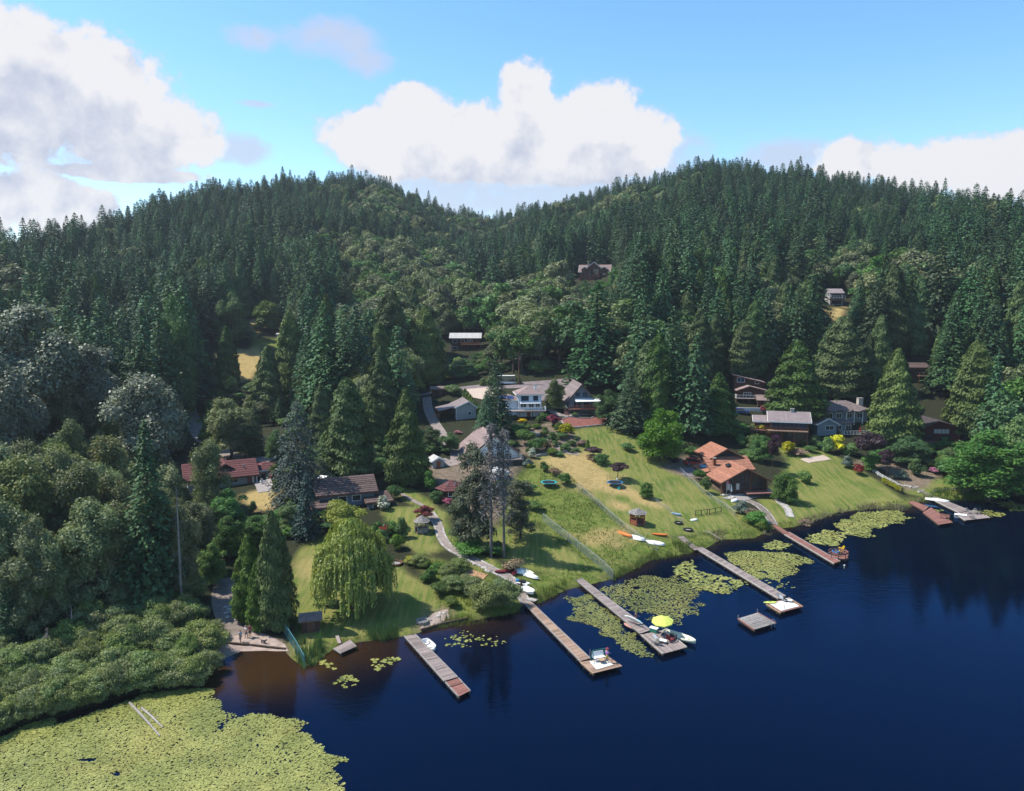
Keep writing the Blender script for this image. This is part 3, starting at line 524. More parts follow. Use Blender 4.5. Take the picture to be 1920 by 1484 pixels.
# ---- the trees one can tell apart: kind, name, pixel x, base y, top y, width px, label
KEY = [
 ('willow', 'willow_tree', 662, 1140, 972, 152, 'pale green weeping willow on the lawn beside the lake'),
 ('thuja', 'thuja_tree', 517, 1177, 962, 80, 'tall bright green thuja between the beach and the willow lawn'),
 ('thuja', 'thuja_tree', 470, 1162, 1005, 62, 'shorter green thuja on the beach side of the tall one'),
 ('thuja', 'thuja_tree', 488, 1178, 1050, 52, 'low green thuja in front of the taller pair beside the beach'),
 ('gold', 'golden_tree', 643, 1015, 936, 100, 'golden yellow leafy tree in front of the brown tiled roof'),
 ('bluecedar', 'blue_cedar_tree', 563, 950, 752, 108, 'large blue grey cedar with drooping boughs between two red brown roofs'),
 ('spruce', 'blue_spruce_tree', 577, 1010, 888, 56, 'dark blue spruce in front of the grey cedar'),
 ('cedar', 'cedar_tree', 655, 905, 712, 100, 'broad dark cedar behind the brown tiled roof'),
 ('cedar', 'cedar_tree', 763, 908, 730, 88, 'dark green cone shaped cedar beside the small white roofed shed'),
 ('cedar', 'cedar_tree', 716, 815, 650, 70, 'slender cedar behind the two broad dark cedars'),
 ('cedar', 'cedar_tree', 737, 730, 545, 84, 'tall cedar beyond the driveway bank'),
 ('cedar', 'cedar_tree', 620, 780, 615, 78, 'tall cedar standing between tan field and the blue grey cedar'),
 ('cedar', 'cedar_tree', 505, 790, 650, 68, 'conical cedar at the edge of the tan field'),
 ('cedar', 'cedar_tree', 548, 770, 588, 72, 'dark cedar just beyond the tan field edge'),
 ('cedar', 'cedar_tree', 686, 720, 598, 70, 'cedar among the dark conifers above the blue grey cedar'),
 ('cedar', 'cedar_tree', 800, 720, 575, 76, 'cedar beside the deck house with the white roof'),
 ('maple', 'maple_tree', 578, 700, 610, 62, 'pale silvery maple between dark cedars near the tan field'),
 ('cedar', 'cedar_tree', 428, 720, 612, 50, 'brownish cedar standing in the tan field'),
 ('bright', 'round_tree', 503, 622, 564, 62, 'round bright green tree by the small white roofed hut'),
 ('maple', 'yellow_green_tree', 437, 650, 538, 62, 'yellow green maple above the tan field'),
 ('fir_near', 'dark_conifer_tree', 930, 812, 668, 64, 'tall dark spruce beside the white two storey house'),
 ('fir_near', 'dark_conifer_tree', 912, 830, 735, 50, 'smaller dark spruce joined to the foot of the tall one by the white house'),
 ('pine', 'pine_tree', 890, 1030, 815, 104, 'broad dull green pine leaning on the bare grey trunks'),
 ('pine', 'pine_tree', 868, 1020, 900, 72, 'low dull green pine beside the red pavilion roof'),
 ('pine', 'pine_tree', 975, 1010, 890, 86, 'dark leafy tree on the fence side of the bare grey trunks'),
 ('greyspruce', 'dying_spruce_tree', 921, 1045, 790, 74, 'half dead grey spruce, the one nearer the red pavilion'),
 ('greyspruce', 'dying_spruce_tree', 945, 1045, 800, 66, 'half dead grey spruce, the one nearer the wire fence'),
 ('bright', 'bright_tree', 1236, 864, 758, 100, 'bright green round tree at the edge of the mown slope'),
 ('bright', 'small_tree', 1470, 940, 886, 58, 'small light green tree in front of the orange roofed house'),
 ('purple', 'weeping_beech', 1448, 888, 815, 30, 'narrow weeping purple beech behind the orange roofed house'),
 ('purple', 'purple_maple', 1158, 900, 866, 42, 'purple leaved maple beside the blue trampoline'),
 ('purple', 'purple_maple', 1113, 860, 837, 36, 'purple leaved maple at the top of the dry slope'),
 ('purple', 'plum_tree', 1625, 880, 808, 66, 'large purple plum tree below the grey blue house'),
 ('purple', 'plum_tree', 1662, 895, 840, 34, 'smaller purple plum beside the large one'),
 ('maple', 'round_maple', 1705, 872, 812, 88, 'low domed yellow green maple below the dark red house'),
 ('red', 'red_maple', 796, 977, 947, 42, 'red maple beside the thatched garden shelter'),
 ('red', 'red_maple', 727, 1004, 983, 36, 'red maple between willow and brown roof'),
 ('red', 'red_maple', 1036, 800, 776, 32, 'dark red maple in the terrace garden beside the mulch bed'),
 ('bright', 'golden_green_tree', 1040, 770, 711, 42, 'yellow green tree between the white house and the steep roofed house'),
 ('maple', 'round_tree', 1140, 795, 725, 60, 'round green tree beside the steep roofed house'),
 ('maple', 'round_tree', 807, 845, 795, 52, 'round green tree beside the gravel drive'),
 ('maple', 'round_tree', 843, 850, 808, 46, 'round green tree below the gravel drive near the A frame house'),
 ('maple', 'round_tree', 872, 712, 668, 60, 'round green tree under the deck of the white roofed house'),
 ('maple', 'big_tree', 1852, 940, 795, 175, 'large dark green tree on the shore behind the pale dock'),
 ('maple', 'big_tree', 1905, 930, 760, 120, 'large tree at the frame edge behind the shore tree'),
 ('maple', 'thick_tree', 1430, 868, 812, 48, 'dark green tree directly behind the orange roofed house'),
 ('maple', 'thick_tree', 1278, 815, 738, 60, 'dark tree between the bright round tree and the orange roofs'),
 ('cedar', 'cedar_tree', 1345, 815, 700, 84, 'dense cedar above the orange roofs'),
 ('cedar', 'cedar_tree', 1490, 795, 640, 112, 'massive dense cedar beside the metal roofed house'),
 ('cedar', 'cedar_tree', 1575, 745, 595, 100, 'massive dense cedar behind the grey blue house'),
 ('cedar', 'cedar_tree', 1674, 835, 655, 98, 'massive dense cedar between the grey blue and dark red houses'),
 ('cedar', 'cedar_tree', 1822, 815, 640, 104, 'massive dense cedar behind the dark red house'),
 ('cedar', 'cedar_tree', 1897, 830, 700, 80, 'dense cedar above the shore at the frame edge'),
 ('cedar', 'cedar_tree', 1664, 790, 690, 56, 'smaller cedar joined to the massive one beside the grey blue house'),
 ('cedar', 'cedar_tree', 1392, 712, 600, 66, 'cedar above the stacked brown gables'),
 ('cedar', 'cedar_tree', 1215, 800, 640, 86, 'tall narrow cedar at the top corner of the mown slope'),
 ('fir_near', 'fir_tree', 1180, 810, 690, 74, 'drooping fir at the top corner of the mown slope'),
 ('fir_near', 'fir_tree', 1118, 722, 528, 118, 'huge fir with heavy boughs behind the steep roofed house'),
 ('fir_near', 'fir_tree', 1778, 738, 570, 82, 'heavy fir beside the brown house high in the trees'),
 ('fir_near', 'fir_tree', 1268, 745, 600, 80, 'heavy fir above the bright green round tree'),
 ('cedar', 'cedar_tree', 1310, 720, 580, 70, 'cedar above the dark tree by the orange roofs'),
 ('cotton', 'cottonwood_tree', 70, 900, 545, 215, 'giant silvery cottonwood with the widest crown'),
 ('cotton', 'cottonwood_tree', 178, 880, 622, 150, 'silvery cottonwood in the middle of the row of three'),
 ('cotton', 'cottonwood_tree', 277, 960, 680, 175, 'silvery cottonwood nearest the red roofed house'),
 ('cotton', 'cottonwood_tree', 10, 960, 640, 160, 'silvery cottonwood cut by the frame edge'),
 ('maple', 'maple_tree', 334, 800, 530, 84, 'tall silver green maple in front of the dark firs'),
 ('maple', 'maple_tree', 330, 800, 610, 96, 'lower spreading maple beneath the tall silver green one'),
 ('alder', 'driveway_tree', 432, 860, 735, 100, 'wide green tree beside the curved gravel driveway'),
 ('maple', 'driveway_tree', 395, 845, 765, 58, 'olive green tree at the bend of the gravel driveway'),
 ('fir_near', 'young_fir', 480, 855, 755, 40, 'young fir beside the wide driveway tree'),
 ('fir_near', 'young_fir', 383, 760, 682, 58, 'young dark fir below the tan field'),
 ('maple', 'small_tree', 425, 775, 690, 50, 'brownish small tree below the tan field'),
 ('fir_near', 'fir_tree', 290, 1140, 788, 120, 'tall straight fir with bare lower trunk above the marsh'),
 ('alder', 'alder_tree', 345, 1130, 925, 92, 'upright alder beside the grey snag'),
 ('alder', 'alder_tree', 160, 1120, 860, 130, 'tall alder in the marsh wood next to the straight fir'),
 ('alder', 'alder_tree', 220, 1130, 960, 120, 'pale alder at the foot of the straight fir'),
 ('alder', 'alder_tree', 60, 1120, 830, 130, 'tall alder at the back of the marsh wood'),
 ('aldery', 'alder_tree', 145, 1000, 770, 90, 'bright topped alder under the cottonwoods'),
 ('aldery', 'alder_tree', 100, 1050, 850, 80, 'golden green alder in front of the cottonwoods'),
 ('aldery', 'alder_tree', 215, 1010, 800, 110, 'alder under the silvery cottonwood nearest the red roofs'),
 ('alder', 'alder_tree', 20, 1180, 930, 110, 'dark alder cut by the frame edge'),
 ('alder', 'alder_tree', 370, 1080, 930, 90, 'shaded alder over the beach track'),
 ('maple', 'shade_tree', 430, 1010, 905, 90, 'dark tree in front of the red roofed house'),
 ('alder', 'shade_tree', 395, 1000, 820, 80, 'tall dark tree hiding the end of the red roofed house'),
 ('maple', 'shade_tree', 480, 1030, 960, 70, 'low green tree below the dry front lawn'),
 ('maple', 'shade_tree', 545, 1000, 935, 50, 'yellow green tree beside the dark blue spruce'),
 ('thuja', 'young_conifer', 65, 1190, 1022, 60, 'yellowish young conifer with thin pointed tip in the marsh wood'),
 ('fir_near', 'dark_fir', 22, 1215, 1065, 60, 'dark fir at the frame edge above the marsh'),
 ('maple', 'hill_tree', 1096, 560, 521, 30, 'small round tree hiding the foot of the brown hill house'),
 ('maple', 'hill_tree', 1126, 562, 523, 40, 'wider round tree below the balcony of the brown hill house'),
 ('maple', 'hill_tree', 1152, 550, 496, 38, 'round tree at the corner of the brown hill house'),
 ('cedar', 'cedar_tree', 604, 850, 725, 56, 'dark cedar behind the blue grey cedar, nearer the gravel driveway'),
 ('cedar', 'cedar_tree', 702, 840, 745, 56, 'short dark cedar between the two broad dark cedars'),
 ('maple', 'filler_tree', 520, 870, 800, 50, 'dark round tree at the far end of the gravel driveway'),
 ('maple', 'filler_tree', 615, 880, 800, 60, 'dark leafy tree over the white camper by the brown tiled roof'),
 ('maple', 'filler_tree', 460, 860, 790, 56, 'dark leafy tree between the driveway tree and the young fir'),
 ('alder', 'filler_tree', 690, 890, 830, 44, 'low leafy tree between the broad dark cedars'),
 ('maple', 'filler_tree', 430, 1050, 960, 70, 'dark leafy tree above the shaded dirt track'),
 ('maple', 'filler_tree', 400, 1100, 1010, 70, 'dark leafy tree overhanging the dirt track from the wood'),
 ('snag', 'dead_tree', 342, 1148, 915, 44, 'bare grey dead tree standing above the marsh shrubs'),
 ('snag', 'dead_tree', 138, 1215, 1135, 34, 'small bare grey dead tree in the marsh'),
 ('snag', 'dead_tree', 92, 1240, 1178, 40, 'leaning bare grey dead tree at the marsh edge'),
]
for i, k in enumerate(KEY):
    _t = tree(k[0], k[1], k[2], k[3], k[4], k[5], k[6], 'tree', var=i, crown_name='branches' if k[0] == 'snag' else 'crown')
    if k[0] == 'snag': tag(next(c for c in _t.children if c.name.startswith('branches')), kind='stuff')
# ---- the forest: tall trees on the valley floor and the hills
PROTECT = [(370, 850, 508, 922, 175), (585, 895, 728, 985, 155), (815, 888, 876, 935, 155), (798, 742, 900, 800, 205), (838, 768, 1000, 870, 185), (942, 715, 1016, 792, 205), (1040, 705, 1160, 790, 215), (1300, 818, 1450, 932, 170), (1380, 708, 1520, 838, 232), (1520, 735, 1640, 820, 215), (1722, 768, 1800, 835, 212), (1684, 672, 1745, 720, 232), (1550, 538, 1585, 600, 292), (1078, 484, 1148, 532, 395), (838, 620, 908, 668, 298), (400, 600, 540, 735, 290), (800, 700, 1130, 745, 240), (352, 768, 470, 870, 200), (1000, 760, 1180, 900, 200), (968, 660, 978, 725, 235), (400, 1080, 440, 1250, 110), (810, 655, 860, 715, 245), (1195, 790, 1480, 960, 180), (395, 655, 505, 735, 285), (780, 720, 830, 860, 200), (476, 550, 535, 630, 330), (-20, 548, 180, 790, 152), (95, 622, 240, 780, 150), (195, 682, 365, 850, 145), (292, 532, 372, 690, 172), (405, 655, 485, 735, 300), (355, 735, 480, 860, 168)]
FPOLY = Gs([(-500, 1040), (-60, 1290), (20, 1250), (200, 1160), (400, 1040), (420, 930), (340, 860), (360, 780), (520, 800), (700, 820), (800, 760), (830, 725), (1000, 712), (1140, 740), (1190, 800), (1260, 830), (1320, 830), (1400, 760), (1480, 790), (1540, 745), (1640, 780), (1730, 790), (1800, 830), (1860, 880), (1960, 920), (2600, 905)])[:, :2]
FPOLY = np.vstack([FPOLY, [[500, 150], [900, 800], [0, 1400], [-900, 800], [-300, 60]]])
xs, ys = np.meshgrid(np.arange(-640, 700, 5.6), np.arange(60, 860, 5.6)); xs = xs.ravel(); ys = ys.ravel()
frng = np.random.default_rng(21)
xs = xs + frng.uniform(-2.7, 2.7, xs.size); ys = ys + frng.uniform(-2.7, 2.7, ys.size)
ok = in_poly(xs, ys, FPOLY) & (seg_dist(xs, ys, SHORE) > 9) & in_poly(xs, ys, LAND)
rr = np.hypot(xs, ys); fpx = 960 + F * xs / np.maximum(ys, 1) / CP; Dd = np.interp(np.clip(fpx, -900, 3000), cpx, cD)
ok &= (fpx > -520) & (fpx < 2450) & (rr < Dd + 35) & (grid_at(CLEAR, xs, ys) < 0.05)
xs, ys, rr, fpx, Dd = xs[ok], ys[ok], rr[ok], fpx[ok], Dd[ok]
zs = hgt(xs, ys); n = len(xs); u = frng.random(n)
tcl = vnoise(xs, ys, 46, 31) + (frng.random(n) - .5) * 0.35
frac = (rr - 200) / (Dd - 200)
broadp = np.clip(0.66 - 0.70 * np.clip(frac - 0.30, 0, 1), 0.10, 0.66) * 0.82 * np.interp(fpx, [0, 300, 520, 700, 1000, 1200, 1500, 1920], [.7, .3, 0.7, 1.5, 1.4, .95, .95, 0.9])
nearl = (fpx < 440) & (rr < 200)
kinds = np.where(np.clip(tcl, 0, 1) < broadp, 'broad', np.where((u < 0.30) & (frac < 0.45), 'cedar', 'conifer'))
kinds = np.where(nearl & (frng.random(n) < .99), 'broad', kinds)
hs = np.where(kinds == 'conifer', (22 + 9 * frng.random(n)) * np.interp(frac, [0.3, 0.8], [1.0, .74]), np.where(kinds == 'cedar', 17 + 8 * frng.random(n), 12 + 7 * frng.random(n)))
hs = hs * np.where(frng.random(n) < 0.10, 0.6, 1) * (0.80 + 0.45 * vnoise(xs, ys, 21, 77)) * (0.9 + 0.25 * frng.random(n))
wd = np.where(kinds == 'conifer', hs * (0.33 + 0.09 * frng.random(n)), np.where(kinds == 'cedar', hs * .40, hs * (0.62 + .2 * frng.random(n))))
hs = np.where(nearl, hs * 1.3, hs); wd = np.where(nearl, wd * .92, wd)
# keep the houses, the road and the fields in view as the photograph has them
bx, by = projn(xs, ys, zs); tx, ty = projn(xs, ys, zs + hs); pw = wd / ((ys * CP - (zs - CAM_Z) * SP) / F) / 2 * 0.9
HOUSES_PX = [(1110, 525, 9, 20), (872, 655, 7, 22), (1567, 568, 5, 16), (1715, 712, 6, 16), (1410, 762, 8, 20), (1465, 815, 8, 18), (1590, 805, 10, 22), (1760, 820, 7, 16), (440, 900, 9, 14), (650, 940, 7, 16), (1085, 765, 7, 20), (980, 780, 8, 20), (455, 690, 9, 16)]
sunny = np.ones(n, bool)
for (hx, hy, half, reach) in HOUSES_PX:                       # no tall neighbour takes the sun off a roof that the photograph shows lit
    c_ = G(hx, hy); sunny &= ~((np.abs(ys - c_[1] - 4) < half + 2) & (xs > c_[0] - half - reach) & (xs < c_[0] + half + 1))
keep = sunny & ~((bx < -40) & (np.hypot(xs, ys) < 210))
def blocked(h_, pw_):
    ty_ = projn(xs, ys, zs + h_)[1]; q = np.zeros(n, bool)
    for (x0, y0, x1, y1, dmax) in PROTECT: q |= (ys < dmax + 6) & (bx + pw_ > x0) & (bx - pw_ < x1) & (by > y0) & (ty_ < y1)
    return q
bad = blocked(hs, pw)
for f_ in (.7, .5, .36, .26, .18):                             # where a tall tree would hide a house only a low one stands
    h2, w2 = hs * f_, pw * max(f_, .45); okk = bad & ~blocked(h2, w2) & (h2 > 2.2)
    hs = np.where(okk, h2, hs); wd = np.where(okk, wd * max(f_, .45), wd); pw = np.where(okk, w2, pw); kinds = np.where(okk & (h2 < 8), 'broad', kinds); bad &= ~okk
keep &= ~bad
ty = projn(xs, ys, zs + hs)[1]
xs, ys, zs, hs, wd, kinds, bx, by, ty, fpx, frac = [a_[keep] for a_ in (xs, ys, zs, hs, wd, kinds, bx, by, ty, fpx, frac)]
n = len(xs)
var = frng.integers(0, 60, n)
NAMES = {'conifer': ('conifer_tree', 'conifer'), 'cedar': ('cedar_tree', 'tree'), 'broad': ('broadleaf_tree', 'tree')}
LABELS = {'conifer': 'dark green conifer standing in the dense forest behind the houses', 'cedar': 'dense olive green cedar in the forest behind the houses', 'broad': 'rounded leafy tree growing among the conifers behind the houses'}
ROTS = frng.random(n) * 6.283
n_key_cedar = sum(1 for k in KEY if k[1] == 'cedar_tree')
for kind, (nm, cat) in NAMES.items():
    sel = np.nonzero(kinds == kind)[0]
    inview = (bx[sel] > -60) & (bx[sel] < 1980) & (ty[sel] > 200)
    size = np.where(inview, hs[sel] * wd[sel] / np.hypot(xs[sel], ys[sel]) ** 2, 0)
    order = sel[np.argsort(-size)]; lim = 290 - (n_key_cedar if kind == 'cedar' else 0)
    solo, rest = order[:lim], order[lim:]
    for i in solo:
        o = plant(('aldery' if var[i] % 6 == 0 else 'alder') if kind == 'broad' and np.hypot(xs[i], ys[i]) < 215 else 'fir_near' if kind == 'conifer' and np.hypot(xs[i], ys[i]) < 200 else kind, nm, (xs[i], ys[i], zs[i] - 0.2), hs[i], wd[i], LABELS[kind], cat, {'conifer': 'conifers of the forest', 'cedar': 'cedars of the forest', 'broad': 'leafy trees of the forest'}[kind], var=int(var[i]))
        o.rotation_euler[2] = ROTS[i]
    # all the others of the kind: one far-off mass
    me = bpy.data.meshes.new(kind + '_points'); me.vertices.add(len(rest)); vs = KIND[kind]
    me.vertices.foreach_set('co', np.stack([xs[rest], ys[rest], zs[rest] - 0.3], -1).astype(np.float32).ravel())
    vi = var[rest] % len(vs); r0 = np.array([v['r'] for v in vs])[vi]; h0 = np.array([v['h'] for v in vs])[vi]
    for an, dt, val in (('variant', 'INT', vi.astype(np.int32)), ('turn', 'FLOAT', ROTS[rest].astype(np.float32))):
        at = me.attributes.new(an, dt, 'POINT'); at.data.foreach_set('value', val)
    at = me.attributes.new('size', 'FLOAT_VECTOR', 'POINT'); at.data.foreach_set('vector', np.stack([wd[rest] / 2 / r0, wd[rest] / 2 / r0, hs[rest] / h0], -1).astype(np.float32).ravel())
    fo = link({'conifer': 'conifer_forest', 'cedar': 'cedar_forest', 'broad': 'broadleaf_forest'}[kind], me)
    tag(fo, {'conifer': 'mass of dark conifers covering the far hills', 'cedar': 'cedars massed on the lower hillsides', 'broad': 'leafy trees massed between the conifers of the hills'}[kind], 'forest', None, 'stuff')
    ng = bpy.data.node_groups.new(kind + '_scatter', 'GeometryNodeTree'); ng.interface.new_socket('Geometry', in_out='INPUT', socket_type='NodeSocketGeometry'); ng.interface.new_socket('Geometry', in_out='OUTPUT', socket_type='NodeSocketGeometry')
    N_ = ng.nodes.new; gi, go = N_('NodeGroupInput'), N_('NodeGroupOutput'); jn = N_('GeometryNodeJoinGeometry')
    def named(nm_, dt):
        q = N_('GeometryNodeInputNamedAttribute'); q.data_type = dt; q.inputs['Name'].default_value = nm_
        return [s_ for s_ in q.outputs if s_.enabled and s_.name == 'Attribute'][0]
    va, tu, sz = named('variant', 'INT'), named('turn', 'FLOAT'), named('size', 'FLOAT_VECTOR')
    cx = N_('ShaderNodeCombineXYZ'); ng.links.new(tu, cx.inputs[2])
    for k_, v in enumerate(vs):
        src = next(o for o in bpy.data.objects if o.data is v['crown'])
        oi = N_('GeometryNodeObjectInfo'); oi.transform_space = 'ORIGINAL'; oi.inputs['Object'].default_value = src; oi.inputs['As Instance'].default_value = True
        cm = N_('FunctionNodeCompare'); cm.data_type = 'INT'; cm.operation = 'EQUAL'
        ii = [s_ for s_ in cm.inputs if s_.enabled]; ng.links.new(va, ii[0]); ii[1].default_value = k_
        ip = N_('GeometryNodeInstanceOnPoints'); ng.links.new(gi.outputs[0], ip.inputs['Points']); ng.links.new(cm.outputs[0], ip.inputs['Selection']); ng.links.new(oi.outputs['Geometry'], ip.inputs['Instance'])
        ng.links.new(cx.outputs[0], ip.inputs['Rotation']); ng.links.new(sz, ip.inputs['Scale']); ng.links.new(ip.outputs[0], jn.inputs[0])
    ng.links.new(jn.outputs[0], go.inputs[0])
    md = fo.modifiers.new('scatter', 'NODES'); md.node_group = ng
print('FOREST', n, {k: int((kinds == k).sum()) for k in NAMES})
# ================================================================== builder kit
class MB:
    def __init__(s): s.V, s.F = [], []
    def add(s, V, F):
        o = len(s.V); s.V += [tuple(map(float, v)) for v in V]; s.F += [tuple(i + o for i in f) for f in F]; return s
    def box(s, x0, y0, z0, x1, y1, z1):
        return s.add([(x0, y0, z0), (x1, y0, z0), (x1, y1, z0), (x0, y1, z0), (x0, y0, z1), (x1, y0, z1), (x1, y1, z1), (x0, y1, z1)],
                     [(3, 2, 1, 0), (4, 5, 6, 7), (0, 1, 5, 4), (1, 2, 6, 5), (2, 3, 7, 6), (3, 0, 4, 7)])
    def hexa(s, p): return s.add(p, [(3, 2, 1, 0), (4, 5, 6, 7), (0, 1, 5, 4), (1, 2, 6, 5), (2, 3, 7, 6), (3, 0, 4, 7)])
    def bar(s, a, b, t, t2=None):
        a, b = np.array(a, float), np.array(b, float); d = b - a; L = np.linalg.norm(d); d = d / max(L, 1e-9); up = np.array([0, 0, 1.]) if abs(d[2]) < .9 else np.array([1., 0, 0])
        u = np.cross(up, d); u /= np.linalg.norm(u); v = np.cross(d, u); t2 = t2 or t
        c = lambda p: [p - u * t / 2 - v * t2 / 2, p + u * t / 2 - v * t2 / 2, p + u * t / 2 + v * t2 / 2, p - u * t / 2 + v * t2 / 2]
        return s.hexa(c(a) + c(b))
    def tube(s, pts, rad, k=6):
        V, F_ = tube_arrays(pts, rad, k); n = len(V); s.add(V, [tuple(f) for f in F_]); o = len(s.V) - n
        s.F.append(tuple(range(o + k - 1, o - 1, -1))); s.F.append(tuple(range(o + n - k, o + n))); return s
    def build(s, name, mat, parent=None, smooth=False):
        me = bpy.data.meshes.new(name); me.from_pydata(s.V, [], s.F); me.update()
        if smooth: me.polygons.foreach_set('use_smooth', np.ones(len(me.polygons), bool))
        me.materials.append(mat); return link(name, me, parent)
def rand_mat(name, c1, c2, rough=0.85, scale=3.0, stretch=(1, 1, 1), spec=0.2, vary=0.25):
    """colour differs a little from piece to piece"""
    m, nt = nodes_of(name); g = NB(nt); r = g.n('ShaderNodeObjectInfo').outputs['Random']; P = g.n('ShaderNodeTexCoord').outputs['Object']
    nz = g.noise(g.mapping(P, stretch), scale, 4, 0.65); c = g.mix(g.step(nz, .3, .7), c1, c2)
    c = g.mix(1.0, c, g.vmath('SCALE', (1, 1, 1), scale=g.math('MULTIPLY_ADD', r, 2 * vary, 1 - vary)), 'MULTIPLY')
    bs = g.n('ShaderNodeBsdfPrincipled'); nt.links.new(c, bs.inputs['Base Color']); bs.inputs['Roughness'].default_value = rough; bs.inputs['Specular IOR Level'].default_value = spec
    o = g.n('ShaderNodeOutputMaterial'); nt.links.new(bs.outputs[0], o.inputs[0]); return m
RM = {
 'orange': rand_mat('orange_shingles', (0.36, 0.165, 0.105), (0.22, 0.095, 0.06), .9, 2.5, vary=.12),
 'red': rand_mat('red_shingles', (0.128, 0.050, 0.048), (0.090, 0.036, 0.036), .9, 2.0, vary=.10),
 'brown': rand_mat('brown_tiles', (0.130, 0.088, 0.080), (0.085, 0.058, 0.052), .85, 2.0, vary=.2),
 'mauve': rand_mat('mauve_shingles', (0.27, 0.20, 0.185), (0.19, 0.14, 0.135), .9, 2.2, vary=.12),
 'grey': rand_mat('grey_shingles', (0.22, 0.175, 0.165), (0.145, 0.115, 0.112), .9, 2.2, vary=.12),
 'dark': rand_mat('dark_shingles', (0.07, 0.058, 0.058), (0.045, 0.036, 0.036), .9, 2.0, vary=.12),
 'metal': rand_mat('brown_metal_roof', (0.25, 0.20, 0.19), (0.20, 0.155, 0.15), .45, 1.0, spec=.5, vary=.08),
 'white': rand_mat('white_metal_roof', (0.44, 0.43, 0.41), (0.37, 0.36, 0.34), .6, 1.0, spec=.4, vary=.05),
 'thatch': rand_mat('weathered_shakes', (0.26, 0.24, 0.225), (0.15, 0.135, 0.125), .95, 3.0, vary=.2),
}
WM = {
 'orange': plain('cedar_wall', (0.22, 0.085, 0.04), (0.15, 0.06, 0.03), .8, 2, stretch=(1, 1, 6)),
 'lodge': plain('lodge_wall', (0.17, 0.065, 0.05), (0.11, 0.045, 0.035), .85, 2, stretch=(1, 1, 6)),
 'brown': plain('brown_wall', (0.085, 0.043, 0.030), (0.055, 0.03, 0.022), .85, 2, stretch=(1, 1, 6)),
 'red': plain('dark_red_wall', (0.115, 0.028, 0.022), (0.075, 0.02, 0.017), .85, 2, stretch=(1, 1, 6)),
 'white': plain('white_wall', (0.78, 0.78, 0.77), (0.70, 0.70, 0.69), .8, 1.5, stretch=(1, 1, 5)),
 'bluewhite': plain('pale_blue_wall', (0.60, 0.66, 0.72), (0.54, 0.60, 0.66), .8, 1.5, stretch=(1, 1, 8)),
 'blue': plain('grey_blue_wall', (0.21, 0.25, 0.28), (0.17, 0.205, 0.235), .8, 1.5, stretch=(1, 1, 8)),
 'grey': plain('grey_wall', (0.34, 0.34, 0.33), (0.29, 0.29, 0.28), .8, 1.5, stretch=(4, 4, 1)),
 'bluegrey': plain('slate_wall', (0.14, 0.17, 0.20), (0.10, 0.13, 0.155), .8, 1.5, stretch=(1, 1, 8)),
}
TRIM_W = plain('white_trim', (0.78, 0.77, 0.74), (0.68, 0.67, 0.65), .7, 3); TRIM_B = plain('brown_trim', (0.16, 0.075, 0.05), (0.10, 0.05, 0.035), .8, 3)
WOOD = rand_mat('weathered_planks', (0.285, 0.235, 0.215), (0.175, 0.135, 0.125), .9, 2.0, (1, 8, 8), vary=.28)
WOODR = rand_mat('reddish_planks', (0.26, 0.125, 0.10), (0.17, 0.075, 0.06), .85, 2.0, (1, 8, 8), vary=.2)
WOODT = rand_mat('tan_planks', (0.36, 0.245, 0.175), (0.22, 0.14, 0.10), .85, 2.0, (1, 8, 8), vary=.3)
REDWOOD = plain('stained_wood', (0.30, 0.10, 0.055), (0.22, 0.075, 0.04), .75, 3); GREYPOST = plain('grey_post', (0.30, 0.28, 0.26), (0.2, 0.185, 0.17), .9, 3)
STEEL = plain('galvanised_steel', (0.42, 0.44, 0.46), None, .45, 1, .5, .6); TEAL = plain('teal_fence', (0.07, 0.19, 0.21), None, .6); BLACKM = plain('black_metal', (0.02, 0.02, 0.022), None, .5)
WHITEP = plain('white_plastic', (0.80, 0.80, 0.78), (0.70, 0.70, 0.68), .4, 1.5, .4); CREAM = plain('cream_hull', (0.72, 0.70, 0.52), (0.62, 0.60, 0.46), .45, 1.5, .4)
m, nt = nodes_of('window_glass'); g = NB(nt); bs = g.n('ShaderNodeBsdfPrincipled'); bs.inputs['Base Color'].default_value = (0.02, 0.026, 0.032, 1); bs.inputs['Roughness'].default_value = 0.05; bs.inputs['Specular IOR Level'].default_value = .6
o = g.n('ShaderNodeOutputMaterial'); nt.links.new(bs.outputs[0], o.inputs[0]); GLASS = m
BLIND = plain('pale_curtains', (0.55, 0.52, 0.46), (0.42, 0.40, 0.36), .8, 4)
def colr(name, c, rough=.5, spec=.3): return plain(name, c, tuple(v * .82 for v in c), rough, 3, spec)
ORANGE = colr('orange_plastic', (0.55, 0.16, 0.03)); YELLOW = colr('yellow_plastic', (0.75, 0.52, 0.02)); BLUE = colr('blue_plastic', (0.04, 0.20, 0.42)); TURQ = colr('turquoise', (0.02, 0.48, 0.50)); RED = colr('red_paint', (0.42, 0.03, 0.03)); LIME = colr('lime_cloth', (0.56, 0.60, 0.13), .8, .1); NAVY = colr('navy_vinyl', (0.02, 0.05, 0.16)); PINKC = colr('pink_cloth', (0.62, 0.12, 0.25), .8); TAN = colr('tan_cloth', (0.38, 0.26, 0.16), .9, .1); GREENC = colr('green_plastic', (0.03, 0.16, 0.11)); PALER = colr('pink_hull', (0.48, 0.25, 0.21))
MAT_W = plain('white_mat', (0.62, 0.60, 0.56), (0.52, 0.50, 0.47), .9, 2); STONE = rand_mat('pale_stone', (0.38, 0.35, 0.32), (0.25, 0.23, 0.21), .9, 2, vary=.25)
